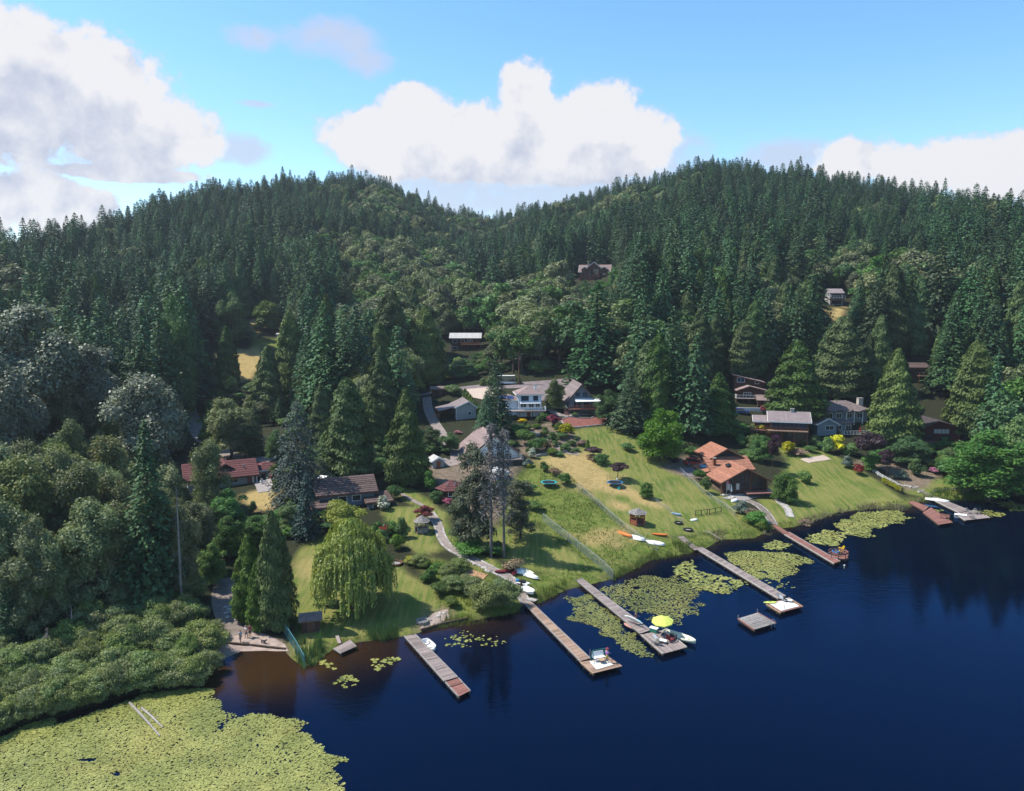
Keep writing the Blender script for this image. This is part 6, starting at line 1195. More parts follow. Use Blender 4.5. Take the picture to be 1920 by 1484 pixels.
for i, (x_, y_, rz) in enumerate(((1816, 963, 20), (1830, 964, -10), (1838, 964, -20), (1850, 967, -30), (1822, 972, 160))): adirondack(x_, y_, rz, [GREYPOST, GREYPOST, BLACKM, BLACKM, GREYPOST][i], ['grey garden chair nearest the walkway of the pale dock', 'grey garden chair in the middle of the pale dock platform', 'black garden chair in the middle of the pale dock platform', 'black garden chair at the outer edge of the pale dock platform', 'grey garden chair facing the others on the pale dock platform'][i])
hull('canoe', 4.6, 1.0, .4, WHITEP, 1757, 939, -32, 'white canoe lying upside down on the pale dock walkway', 'canoe', DZ + .02, upside=True)
q = thing('boat_lift', (*GZ(1801, 971, 0)[:2], 0), R(-28), 'pale pontoon with canvas top moored at the pale dock', 'boat'); MB().box(-1.1, -.6, -.1, 1.1, .6, .3).build('float', STEEL, q); MB().hexa([(-1.1, -.6, .6), (1.1, -.6, .6), (1.1, .6, .6), (-1.1, .6, .6), (-1.1, -.6, .66), (1.1, -.6, .66), (1.1, .6, .66), (-1.1, .6, .66)]).build('canopy', WHITEP, q)
for x in (-1.0, 1.0):
    for y in (-.5, .5): MB().bar((x, y, .25), (x, y, .62), .05).build('post', STEEL, q)
# ================================================================== boats and boards ashore
def ashore(px, py, dz=.03): p = G(px, py); return (p[0], p[1], p[2] + dz)
hull('canoe', 3.8, .9, .36, ORANGE, 0, 0, -52, 'orange canoe lying upside down on the meadow', 'canoe', upside=True, world=ashore(1171, 1003))
hull('rowing_boat', 3.4, 1.3, .5, WHITEP, 0, 0, -42, 'white rowing boat lying upside down beside the orange canoe', 'boat', upside=True, stern=.6, world=ashore(1194, 1011))
hull('rowing_boat', 3.6, 1.2, .45, WHITEP, 0, 0, -30, 'white rowing boat lying in the reeds at the water edge', 'boat', upside=True, world=ashore(1228, 1020))
hull('kayak', 2.9, .72, .3, ORANGE, 0, 0, -15, 'orange kayak on the mown grass near the ramp', 'kayak', world=ashore(1237, 1005)); hull('kayak', 2.2, .6, .25, colr('faded_blue_hull', (0.22, 0.34, 0.48)), 0, 0, -40, 'pale blue kayak at the end of the thin hedge', 'kayak', world=ashore(1268, 966)); hull('kayak', 1.6, .7, .25, WHITEP, 0, 0, 20, 'small white boat hull on the grass below the rail fence', 'boat', upside=True, world=ashore(1301, 976))
hull('dinghy', 2.0, 1.1, .4, WHITEP, 0, 0, 45, 'grey white upturned dinghy beside the orange roofed house garden', 'boat', upside=True, world=ashore(1377, 940))
hull('canoe', 4.2, 1.0, .4, WHITEP, 0, 0, -42, 'white canoe lying at the head of the tan dock', 'canoe', upside=True, world=ashore(990, 1080)); hull('rowing_boat', 3.0, 1.5, .5, WHITEP, 0, 0, -45, 'white upturned boat beside the dry shrub', 'boat', upside=True, stern=.7, world=ashore(970, 1072)); hull('canoe', 4.0, .9, .36, CREAM, 0, 0, -45, 'cream canoe nearest the tall meadow grass', 'canoe', upside=True, world=ashore(984, 1072)); board(0, 0, 60, RED, 'red board propped among the white boats', 2.2, .5, world=ashore(965, 1078, .3), roll=50); hull('canoe', 3.4, .8, .34, colr('dark_red_hull', (0.16, 0.02, 0.025)), 0, 0, 14, 'dark red canoe beside the garden path', 'canoe', world=ashore(948, 1074))
hull('pedal_boat', 2.6, 1.5, .5, WHITEP, 0, 0, -56, 'white pedal boat with dark seat at the head of the tan dock', 'boat', stern=.85, world=ashore(990, 1112))
for nm, (x_, y_), col_, sz, lb in (('seat', (991, 1113), BLACKM, .3, ''),): pass
q = thing('storage_bin', ashore(970, 1095), R(-30), 'blue storage bin beside the boats', 'bin'); MB().tube([(0, 0, 0), (0, 0, .6)], [.24, .28], 10).build('body', BLUE, q); MB().tube([(0, 0, .6), (0, 0, .66)], [.3, .28], 10).build('lid', BLUE, q)
q = thing('beach_cart', ashore(981, 1098), R(-35), 'white wheeled cart loaded beside the boats', 'cart'); MB().box(-.9, -.5, .35, .9, .5, .42).build('tray', WHITEP, q); MB().box(-.5, -.35, .42, .3, .3, .75).build('crate', BLACKM, q); MB().bar((.9, 0, .4), (1.6, 0, .6), .05).build('handle', STEEL, q)
for s in (-.5, .5): MB().tube([(0, s - .06, .25), (0, s + .06, .25)], [.25, .25], 12).build('wheel', BLACKM, q)
q = thing('swim_step', (*G(997, 1126)[:2], .3), R(-35), 'pale wooden step between pedal boat and water', 'step')
for k in range(4): MB().box(-.8, -.5 + k * .25, 0, .8, -.28 + k * .25, .06).build('plank', STONE, q)
for x in (-.7, .7): MB().box(x - .05, -.5, -.5, x + .05, .47, -.01).build('bearer', BARK, q)
# fallen logs
def log_(px0, py0, px1, py1, r, label, onland=False, z=.12):
    a, b = (GZ(px0, py0, z), GZ(px1, py1, z)) if not onland else (G(px0, py0) + (0, 0, .8), G(px1, py1) + (0, 0, .8)); q = thing('fallen_log', a, 0, label, 'log'); d = b - a; MB().tube([(0, 0, 0), tuple(d * .5 + (0, 0, .08)), tuple(d)], [r, r * .9, r * .6], 7).build('stem', STONE, q)
    for t in (.3, .62): p = d * t; MB().tube([tuple(p), tuple(p + (.4, .2, .35))], [r * .35, r * .12], 5).build('branch_stub', STONE, q)
log_(243, 1318, 300, 1380, .13, 'longest bleached log lying across the lily pads'); log_(266, 1328, 305, 1364, .12, 'shorter bleached log lying beside the longest one on the lily pads'); log_(116, 1206, 200, 1266, .10, 'thin bleached trunk lying in the marsh shrubs', True); log_(1322, 1003, 1350, 1018, .07, 'thin pale pole lying in the shore reeds', True)
# ================================================================== garden things
def trampoline(px, py, label, rim, d=3.4):
    q = thing('trampoline', ashore(px, py), 0, label, 'trampoline'); r = d / 2; n = 20; ring = lambda rr, z: [(rr * math.cos(2 * math.pi * k / n), rr * math.sin(2 * math.pi * k / n), z) for k in range(n)]
    MB().add(ring(r * .86, .84), [tuple(range(n))]).build('bed', BLACKM, q); a, b, c_, d_ = ring(r * .86, .86), ring(r, .88), ring(r, .80), ring(r * .86, .80)
    MB().add(a + b + c_ + d_, [(i, (i + 1) % n, n + (i + 1) % n, n + i) for i in range(n)] + [(n + i, n + (i + 1) % n, 2 * n + (i + 1) % n, 2 * n + i) for i in range(n)] + [(2 * n + i, 2 * n + (i + 1) % n, 3 * n + (i + 1) % n, 3 * n + i) for i in range(n)]).build('pad', rim, q)
    for k in range(6): a_ = 2 * math.pi * k / 6; x, y = r * .97 * math.cos(a_), r * .97 * math.sin(a_); MB().bar((x, y, 0), (x, y, .8), .05).build('leg', STEEL, q); MB().bar((x * 1.04, y * 1.04, .3), (x * 1.04, y * 1.04, 2.5), .04).build('net_pole', BLACKM, q)
    mb = MB()
    for z in (1.2, 1.6, 2.0, 2.45):
        for k in range(24): a_, b_ = 2 * math.pi * k / 24, 2 * math.pi * (k + 1) / 24; mb.bar((r * math.cos(a_), r * math.sin(a_), z), (r * math.cos(b_), r * math.sin(b_), z), .012)
    tag(mb.build('safety_net', BLACKM, q), kind='stuff'); return q
t_ = trampoline(1153, 912, 'round trampoline with blue rim below the purple maple', BLUE); trampoline(1029, 912, 'round trampoline with turquoise rim among the bushes', TURQ, 3.3)
q = thing('steps', ashore(1160, 918), 0, 'small turquoise step stool at the blue trampoline', 'step stool')
for k in range(2): MB().box(-.2, -.2 + k * .2, 0, .2, k * .2, .25 + .25 * k).build('tread', TURQ, q)
q = thing('ball', ashore(1157, 907, .98), 0, 'pale ball resting on the blue trampoline', 'ball'); 
V, F_ = [], []
bm_ = bpy.data.meshes.new('ball'); import bmesh; b_ = bmesh.new(); bmesh.ops.create_icosphere(b_, subdivisions=2, radius=.2); b_.to_mesh(bm_); b_.free(); bm_.materials.append(WHITEP); link('ball_skin', bm_, q); MB().tube([(0, 0, .19), (0, 0, .21)], [.02, .02], 6).build('valve', BLACKM, q)
def gazebo(px, py, r, h, rise, n, roof, label, wallm=REDWOOD, thatch=False):
    q = thing('gazebo', ashore(px, py), R(15), label, 'gazebo'); P_ = [(r * math.cos(2 * math.pi * k / n), r * math.sin(2 * math.pi * k / n)) for k in range(n)]; o_ = 1.28
    for k in range(n):
        a, b = P_[k], P_[(k + 1) % n]; MB().box(a[0] - .07, a[1] - .07, -.3, a[0] + .07, a[1] + .07, h).build('post', wallm, q)
        slope(q, (a[0] * o_, a[1] * o_, h - .1), (b[0] * o_, b[1] * o_, h - .1), (b[0] * .03, b[1] * .03, h + rise), (a[0] * .03, a[1] * .03, h + rise), RM[roof], 5, thick=.08)
        if k != 4 % n: MB().bar((*a, .85), (*b, .85), .06, .1).build('rail', wallm, q); MB().bar((*a, .4), (*b, .4), .05, .7).build('side_panel', wallm, q)
    MB().add([(a, b, .02) for a, b in P_] + [(a, b, .12) for a, b in P_], [tuple(range(n, 2 * n))] + [(i, (i + 1) % n, (i + 1) % n + n, i + n) for i in range(n)]).build('floor_deck', WOODR.copy(), q); return q
gazebo(1195, 982, 1.45, 2.1, .8, 6, 'thatch', 'red brown six sided gazebo with grey shingle roof on the lakeside grass'); gazebo(791, 998, 1.15, 2.0, .95, 8, 'thatch', 'garden shelter with pale weathered conical roof beside the path', GREYPOST)
for i, (x_, y_) in enumerate(((1187, 975), (1203, 974))):
    q = thing('life_vest', ashore(x_, y_ + 6, 1.35), R(20), ['orange life vest hanging at the gazebo corner by the canoe', 'orange life vest hanging at the gazebo shadow side'][i], 'life vest'); MB().box(-.32, -.06, -.3, -.03, .06, .3).build('panel', ORANGE, q); MB().box(.03, -.06, -.3, .32, .06, .3).build('panel', ORANGE, q); MB().box(-.33, -.065, -.03, .33, .065, .03).build('strap', BLACKM, q)
# rail fence frames on the grass
q = thing('rail_fence', ashore(1304, 971), 0, 'dark brown rail fence of four open frames on the grass', 'fence'); B0 = np.array(q.location); pp = [G(a, b) for a, b in ((1304, 968), (1315, 967), (1326, 965), (1330, 965), (1341, 963), (1352, 961))]
for p in pp: MB().box(*(p - B0 - (.06, .06, .3)), *(p - B0 + (.06, .06, 1.15))).build('post', BARK, q)
for i, (a, b) in enumerate(zip(pp[:-1], pp[1:])):
    for z in ((.2, 1.05) if i != 2 else (1.05,)): MB().bar(a - B0 + (0, 0, z), b - B0 + (0, 0, z), .08).build('rail', BARK, q)
def wire_fence(name, pts, h, mat, label, gap=2.4, wires=5, rail=True, pr=.04, cat='fence', diag=False):
    q0 = Gs(pts); q = resample(q0, gap); o = thing(name, q[0], 0, label, cat); b0 = q[0]; mb = MB()
    for p in q: p[2] = max(float(hgt(p[0], p[1])), -.2)
    for p in q: MB().tube([p - b0 - (0, 0, .3), p - b0 + (0, 0, h + .06)], [pr, pr], 6).build('post', mat, o)
    for a, b in zip(q[:-1], q[1:]):
        if rail: MB().bar(a - b0 + (0, 0, h), b - b0 + (0, 0, h), pr * 1.4).build('top_rail', mat, o)
        for k in range(wires): z = h * (k + .4) / wires; mb.bar(a - b0 + (0, 0, z), b - b0 + (0, 0, z), .016)
        if diag:
            n = int(np.linalg.norm(b - a) / .22)
            for k in range(n): s_ = a + (b - a) * k / n; e_ = a + (b - a) * min(1, (k + 1) / n); mb.bar(s_ - b0, e_ - b0 + (0, 0, h), .012); mb.bar(s_ - b0 + (0, 0, h), e_ - b0, .012)
    tag(mb.build('wire_mesh', mat, o), kind='stuff'); return o
wire_fence('chain_link_fence', [(1018, 978), (1050, 1004), (1100, 1044), (1149, 1087)], 1.5, STEEL, 'galvanised chain link fence running down to the lake beside the shaded lawn', diag=True)
wire_fence('wire_fence', [(1083, 918), (1120, 948), (1160, 985), (1200, 1015), (1232, 1035)], 1.2, STEEL, 'low wire fence crossing the meadow behind the orange canoe')
wire_fence('wire_fence', [(1215, 932), (1250, 955), (1280, 980)], .8, STEEL, 'thin wire fence below the small topiary tree', rail=False); wire_fence('wire_fence', [(1275, 885), (1318, 925), (1362, 955), (1378, 968)], 1.0, STEEL, 'wire fence between mown slope and the orange roofed house')
wire_fence('chain_link_fence', [(527, 1180), (545, 1208), (571, 1252)], 1.6, TEAL, 'teal chain link fence between the pebble beach and willow lawn', diag=True)
def board_fence(pts, h, mat, label, name='board_fence', gap=.16, every=2.0, rails=False):
    q = resample(Gs(pts), every); o = thing(name, q[0], 0, label, 'fence'); b0 = q[0]
    for p in q: p[2] = float(hgt(p[0], p[1])); MB().box(*(p - b0 - (.06, .06, .3)), *(p - b0 + (.06, .06, h + .1))).build('post', mat, o)
    for a, b in zip(q[:-1], q[1:]):
        if rails:
            for z in (.35, .65, .95): MB().bar(a - b0 + (0, 0, z * h), b - b0 + (0, 0, z * h), .04, .07).build('rail', mat, o)
        else:
            n = max(1, int(np.linalg.norm(b - a) / gap))
            for k in range(n): s_, e_ = a + (b - a) * k / n, a + (b - a) * (k + .88) / n; MB().bar((s_ + e_) / 2 - b0, (s_ + e_) / 2 - b0 + (0, 0, h), .02, np.linalg.norm(e_ - s_)).build('board', mat, o)
    return o
board_fence([(1628, 880), (1655, 898), (1682, 912)], .9, TRIM_W, 'white rail fence beside the golden conifer row', 'white_fence', rails=True, every=1.8); board_fence([(1712, 918), (1738, 932), (1748, 936)], .9, GREYPOST, 'grey rail fence at the head of the pale dock', 'grey_fence', rails=True, every=1.5); board_fence([(820, 935), (832, 942), (846, 950)], 1.0, TRIM_B, 'low brown fence in front of the red pavilion', 'brown_fence', every=1.4); board_fence([(490, 885), (508, 893), (512, 905)], 1.4, TRIM_B, 'brown fence behind the patio of the red roofed house', 'brown_fence', every=1.6)
board_fence([(1750, 925), (1788, 922), (1800, 920)], .8, GREYPOST, 'weathered rail fence in the reeds behind the pale dock', 'weathered_fence', rails=True, every=2.0); board_fence([(1806, 926), (1817, 925)], .9, GREYPOST, 'short weathered gate standing alone in the reeds', 'weathered_gate', rails=True, every=1.6)
# utility pole and wires
q = thing('utility_pole', ashore(973, 722), R(10), 'tall brown utility pole beside the road', 'pole'); MB().tube([(0, 0, -1), (0, 0, 10.2)], [.2, .14], 8).build('shaft', TRIM_B, q); MB().bar((-1.2, 0, 9.3), (1.2, 0, 9.3), .14).build('crossarm', TRIM_B, q)
for x in (-1, 0, 1): MB().tube([(x, 0, 9.37), (x, 0, 9.6)], [.05, .04], 6).build('insulator', STEEL, q)
MB().tube([(.25, 0, 7.6), (.25, 0, 8.5)], [.22, .22], 8).build('transformer', GREYPOST, q)
pT = np.array(q.location) + (0, 0, 9.5)
def wire(a, b, sag, label):
    q = thing('overhead_wire', a, 0, label, 'cable'); d = np.array(b) - np.array(a); P_ = [d * t + (0, 0, -sag * 4 * t * (1 - t)) for t in np.linspace(0, 1, 13)]; MB().tube(P_, [.03] * 13, 4).build('strand', BLACKM, q); MB().tube([P_[0], P_[1] * .05], [.05, .05], 4).build('clamp', STEEL, q)
wire(pT, G(1070, 716) + (0, 0, 4), 1.0, 'black service wire sloping from the pole to the steep roof'); wire(pT + (.8, 0, 0), G(1190, 722) + (0, 0, 9), 1.4, 'upper black overhead wire running along the road towards the big fir'); wire(pT - (.8, 0, 1.5), G(800, 728) + (0, 0, 8), 1.4, 'black overhead wire running along the road towards the carport')
# flag, parasols and furniture by the houses
q = thing('flagpole', ashore(1362, 926), 0, 'white flagpole with drooping pink and white flag before the orange roofs', 'flagpole'); MB().tube([(0, 0, 0), (0, 0, 3.3)], [.04, .03]).build('pole', WHITEP, q); MB().hexa([(.04, -.02, 2.2), (.5, .05, 2.0), (.5, .08, 2.0), (.04, .01, 2.2), (.04, -.02, 2.9), (.5, .05, 2.6), (.5, .08, 2.6), (.04, .01, 2.9)]).build('flag', PINKC, q)
p_ = ashore(1371, 928); q = parasol(0, 0, 'closed pale blue parasol on the patio of the orange roofed house', mat=WHITEP, closed=True, h=2.2); q.location = p_
for i, (x_, y_) in enumerate(((1420, 918), (1430, 917))): q = adirondack(0, 0, 10, WHITEP, ['white chair on the orange house patio, nearer the flag', 'white chair on the orange house patio, nearer the small tree'][i]); q.location = ashore(x_, y_, .15)
q = thing('picnic_table', ashore(1428, 928, .1), R(10), 'red brown picnic table on the patio beside the small light green tree', 'table'); MB().box(-1, -.38, .7, 1, .38, .76).build('table_top', REDWOOD, q)
for s in (-1, 1):
    MB().box(-1, s * .75 - .14, .42, 1, s * .75 + .14, .47).build('bench', REDWOOD, q); MB().bar((s * .75, -.8, 0), (s * .75, .1, .7), .07).build('leg', REDWOOD, q); MB().bar((s * .75, .8, 0), (s * .75, -.1, .7), .07).build('leg', REDWOOD, q)
q = parasol(0, 0, 'pink parasol under the balcony of the metal roofed house', mat=PINKC, r=1.1, h=1.9); q.location = ashore(1454, 828)
q = parasol(0, 0, 'closed red parasol on the white deck', mat=RED, closed=True, h=2.4); q.location = ashore(1612, 820, .5); q = parasol(0, 0, 'closed red parasol beside the fence of the red roofed house', mat=RED, closed=True, h=2.6); q.location = ashore(508, 906)
for i, (x_, y_) in enumerate(((492, 908), (501, 912))): q = adirondack(0, 0, 30, [WHITEP, GREYPOST][i], ['white garden chair on the patio of the red roofed house', 'grey garden chair on the patio of the red roofed house'][i]); q.location = ashore(x_, y_, .1)
q = thing('garden_bench', ashore(1503, 834), R(-6), 'grey bench on the grass below the metal roofed house', 'bench'); MB().box(-.9, -.25, .4, .9, .25, .46).build('seat', GREYPOST, q); MB().box(-.9, .22, .5, .9, .28, .95).build('backrest', GREYPOST, q)
for x in (-.75, .75): MB().box(x - .05, -.22, 0, x + .05, .25, .4).build('leg', GREYPOST, q)
def tyre(px, py, r, label, mat=BLACKM):
    q = thing('fire_ring', ashore(px, py), 0, label, 'fire ring'); n = 12
    for k in range(n): a, b = 2 * math.pi * k / n, 2 * math.pi * (k + .92) / n; MB().bar((r * math.cos(a), r * math.sin(a), .12), (r * math.cos(b), r * math.sin(b), .12), .2, .3).build('block', mat, q)
    MB().tube([(0, 0, .0), (0, 0, .06)], [r * .8, r * .8], 10).build('ash', GREYPOST, q)
tyre(1272, 982, .7, 'dark fire ring nearest the gazebo'); tyre(1290, 995, .8, 'dark fire ring nearest the ramp'); tyre(792, 1167, .75, 'stone fire ring on the rubble patch by the wide grey dock', GREYPOST); tyre(741, 1058, 1.1, 'round brick edged bed at the edge of the willow lawn', TRIM_B)
# vehicles
def car(px, py, rz, mat, label, L=4.4, W=1.75, H=1.45, cat='car', name='parked_car', van=False):
    q = thing(name, ashore(px, py, .1), R(rz), label, cat); x0, x1 = -L / 2, L / 2; w_ = W / 2
    MB().hexa([(x0, -w_, .3), (x1, -w_, .3), (x1, w_, .3), (x0, w_, .3), (x0 + .05, -w_ + .05, .85), (x1 - .1, -w_ + .05, .75), (x1 - .1, w_ - .05, .75), (x0 + .05, w_ - .05, .85)]).build('body', mat, q)
    a, b = (x0 + .1, x1 - .9) if van else (x0 + .4, x1 - 1.2); MB().hexa([(a, -w_ + .08, .84), (b, -w_ + .08, .78), (b, w_ - .08, .78), (a, w_ - .08, .84), (a + .25, -w_ + .2, H), (b - .6, -w_ + .2, H), (b - .6, w_ - .2, H), (a + .25, w_ - .2, H)]).build('cabin', GLASS, q); MB().box(a + .2, -w_ + .17, H, b - .55, w_ - .17, H + .05).build('roof', mat, q)
    for x in (x0 + .8, x1 - .85):
        for s in (-1, 1): wl = MB().tube([(x, s * (w_ - .2), .32), (x, s * (w_ + .01), .32)], [.32, .32], 12).build('wheel', BLACKM, q); MB().tube([(x, s * (w_ + .01), .32), (x, s * (w_ + .03), .32)], [.17, .17], 8).build('rim', STEEL, wl)
    for s in (-1, 1): MB().box(x1 - .12, s * .6 - .15, .58, x1 - .02, s * .6 + .15, .7).build('headlight', WHITEP, q)
    return q
car(1390, 776, -8, NAVY, 'dark blue car parked on the terrace of the stacked brown gables'); car(953, 721, 4, WHITEP, 'white camper van parked by the road behind the white house', 7.0, 2.2, 2.6, 'van', 'camper_van', True); car(612, 915, 75, WHITEP, 'white camper van half hidden behind the brown tiled roof', 6.2, 2.2, 2.5, 'van', 'camper_van', True); car(1300, 872, 10, RED, 'red car on the shaded drive behind the orange roofs'); car(378, 866, 30, WHITEP, 'white car at the end of the red roofed house'); car(1318, 885, 80, BLUE, 'blue car on the shaded drive beside the orange roofs')
# stones
STONE_ME = []
for k in range(4):
    b_ = bmesh.new(); bmesh.ops.create_icosphere(b_, subdivisions=1, radius=.5)
    for v in b_.verts: v.co *= .75 + .5 * rnd.random(); v.co.z *= .6
    me = bpy.data.meshes.new('stone'); b_.to_mesh(me); b_.free(); me.materials.append(STONE); STONE_ME.append(me)
def stones(pts, n, smin, smax, label, group, spread=6):
    for i in range(n):
        x_, y_ = pts[i % len(pts)]; p = G(x_ + rnd.gauss(0, spread), y_ + rnd.gauss(0, spread * .35)); o = link('garden_stone', STONE_ME[i % 4]); tag(o, label, 'stone', group); s = rnd.uniform(smin, smax); o.location = (p[0], p[1], p[2] + .08 * s); o.scale = (s * rnd.uniform(.8, 1.5), s, s * .9); o.rotation_euler = (0, 0, rnd.random() * 6)
stones([(865, 1048), (880, 1052), (895, 1058), (908, 1066), (918, 1072)], 26, .35, .8, 'white stone in the row beside the garden path', 'white stones along the garden path', 3); stones([(955, 1092), (962, 1098), (950, 1090)], 12, .4, .9, 'pale boulder on the shore beside the boats', 'pale boulders beside the boats', 4); stones([(1362, 928), (1370, 934), (1455, 924), (1458, 920)], 14, .5, 1.0, 'boulder at the edge of the orange house garden', 'boulders round the orange house garden', 4); stones([(1690, 910), (1702, 913), (1716, 915), (1726, 922)], 18, .4, 1.0, 'pale boulder beside the grey rail fence', 'boulders beside the grey rail fence', 4); stones([(425, 1140), (430, 1150), (438, 1160), (445, 1150)], 14, .4, 1.0, 'boulder lying across the dirt track', 'boulders on the dirt track', 5); stones([(800, 1165), (815, 1158), (830, 1152)], 14, .3, .7, 'rubble stone near the wide grey dock', 'rubble by the wide grey dock', 6)
# ================================================================== people and a dog
def skin_body(name, joints, edges, radii, mat, parent, sub=1, root=0):
    me = bpy.data.meshes.new(name); me.from_pydata(joints, edges, []); me.update(); o = link(name, me, parent); md = o.modifiers.new('skin', 'SKIN'); me.skin_vertices[0].data[root].use_root = True
    for v, r in zip(me.skin_vertices[0].data, radii): v.radius = (r, r)
    o.modifiers.new('sub', 'SUBSURF').levels = sub; o.modifiers['sub'].render_levels = sub; me.materials.append(mat); return o
SKIN = plain('skin', (0.45, 0.27, 0.19), (0.40, 0.23, 0.16), .6, 4); HAIRB = colr('brown_hair', (0.06, 0.035, 0.02), .7); HAIRL = colr('fair_hair', (0.35, 0.24, 0.12), .7)
def person(p, rz, label, top, low, hair, s=1.0, arms=(10, -10), stride=.12, hat=None, fwd=0.0):
    q = thing('person', p, R(rz), label, 'person'); q.scale = (s, s, s); a, b = [R(t) for t in arms]; f = fwd
    J = [(0, 0, .95), (0, -.02 - f * .3, 1.2), (0, -.02 - f * .6, 1.42), (0, -.03 - f, 1.53), (0, -.05 - f, 1.62), (0, -.05 - f, 1.74)]
    E = [(0, 1), (1, 2), (2, 3), (3, 4), (4, 5)]; Rr = [.145, .14, .13, .055, .095, .075]
    for sx_, st, an in ((-1, stride, a), (1, -stride, b)):
        n = len(J); J += [(sx_ * .09, 0, .9), (sx_ * .1, -st * .6, .5), (sx_ * .1, -st + .03, .07), (sx_ * .11, -st - .13, .04)]; E += [(0, n), (n, n + 1), (n + 1, n + 2), (n + 2, n + 3)]; Rr += [.10, .07, .045, .04]
        n = len(J); sh = (sx_ * .19, -.02 - f * .6, 1.40); el_ = (sx_ * .24, sh[1] - math.sin(an) * .28, 1.40 - math.cos(an) * .28); ha = (sx_ * .24, el_[1] - math.sin(an + .35) * .26, el_[2] - math.cos(an + .35) * .26); fi = (ha[0], ha[1] - math.sin(an + .5) * .15, ha[2] - math.cos(an + .5) * .15)
        J += [sh, el_, ha, fi]; E += [(2, n), (n, n + 1), (n + 1, n + 2), (n + 2, n + 3)]; Rr += [.075, .05, .036, .03]
    skin_body('body', J, E, Rr, SKIN, q)
    T = [J[0], J[1], J[2], (0, -.025 - f * .8, 1.47)]; e = [(0, 1), (1, 2), (2, 3)]; rr = [.165, .158, .15, .09]
    for i in (10, 18): T += [J[i], tuple(np.array(J[i]) * .5 + np.array(J[i + 1]) * .5)]; k = len(T); e += [(2, k - 2), (k - 2, k - 1)]; rr += [.092, .075]
    skin_body('shirt', T, e, rr, top, q); T = [(0, 0, .98), (0, 0, .9)]; e = [(0, 1)]; rr = [.165, .15]
    for i in (6, 14): T += [J[i], J[i + 1]]; k = len(T); e += [(1, k - 2), (k - 2, k - 1)]; rr += [.118, .09]
    skin_body('shorts', T, e, rr, low, q); h_ = J[5]; skin_body('hair', [(0, h_[1] + .05, 1.6), (0, h_[1] + .035, 1.70), (0, h_[1] + .005, 1.78)], [(0, 1), (1, 2)], [.075, .095, .075], hair, q)
    for s_ in (-1, 1): MB().box(s_ * .035 - .012, h_[1] - .105, 1.66, s_ * .035 + .012, h_[1] - .085, 1.68).build('eye', BLACKM, q)
    MB().hexa([(-.015, h_[1] - .12, 1.61), (.015, h_[1] - .12, 1.61), (.015, h_[1] - .07, 1.61), (-.015, h_[1] - .07, 1.61), (-.008, h_[1] - .1, 1.66), (.008, h_[1] - .1, 1.66), (.008, h_[1] - .07, 1.66), (-.008, h_[1] - .07, 1.66)]).build('nose', SKIN, q)
    if hat: MB().tube([(0, h_[1], 1.74), (0, h_[1], 1.76), (0, h_[1], 1.77), (0, h_[1], 1.88)], [.2, .2, .11, .08], 12).build('hat', hat, q)
    return q
DENIM = colr('denim', (0.06, 0.10, 0.20), .9); WSH = colr('white_cloth', (0.6, 0.6, 0.6), .9); PURP = colr('purple_cloth', (0.28, 0.14, 0.45), .9); BLKC = colr('black_cloth', (0.02, 0.02, 0.025), .9); REDC = colr('red_cloth', (0.35, 0.05, 0.06), .9); MUST = colr('mustard_cloth', (0.55, 0.40, 0.08), .9); LBLUE = colr('light_blue_cloth', (0.30, 0.42, 0.52), .9)
person(ashore(451, 1206, 0), 60, 'person in a light shirt and denim shorts at the water edge of the beach', LBLUE, DENIM, HAIRB, .98, (15, -15)); person(ashore(462, 1197, 0), -30, 'person in a white shirt standing beside the one in red', WSH, DENIM, HAIRL, .98, (5, 25)); person(ashore(469, 1196, 0), 20, 'person in a red shirt and black shorts on the beach', REDC, BLKC, HAIRB, 1.02, (30, 5))
person(at_dock(1138, 1243, DZ + .06), 150, 'person in a purple top, mustard shorts and red hat on the white mat', PURP, MUST, HAIRB, 1.0, (40, 20), hat=REDC); person(at_dock(1191, 1171, DZ), 130, 'fair haired person in dark clothes carrying the white paddleboard', BLKC, BLKC, HAIRL, .95, (50, 10), fwd=.05)
q = thing('dog', ashore(494, 1207, 0), R(-20), 'small dark dog with white chest on the pebble beach', 'dog')
DJ = [(0, 0, .36), (.22, 0, .37), (-.22, 0, .36), (.36, 0, .48), (.46, 0, .55), (.58, 0, .51), (-.34, 0, .44), (-.44, 0, .55)]; DE = [(0, 1), (0, 2), (1, 3), (3, 4), (4, 5), (2, 6), (6, 7)]; DR = [.10, .12, .10, .07, .075, .04, .03, .02]
for (x, b) in ((.22, 1), (-.22, 2)):
    for s in (-1, 1):
        n = len(DJ); DJ += [(x, s * .08, .28), (x - (.06 if x < 0 else 0), s * .08, .15), (x, s * .08, .02)]; DE += [(b, n), (n, n + 1), (n + 1, n + 2)]; DR += [.06, .035, .03]
skin_body('body', DJ, DE, DR, BLKC, q)
for s in (-1, 1): MB().hexa([(.42, s * .05 - .02, .58), (.46, s * .05 - .02, .58), (.46, s * .05 + .02, .58), (.42, s * .05 + .02, .58), (.43, s * .055 - .01, .68), (.445, s * .055 - .01, .68), (.445, s * .055 + .01, .68), (.43, s * .055 + .01, .68)]).build('ear', BLKC, q)
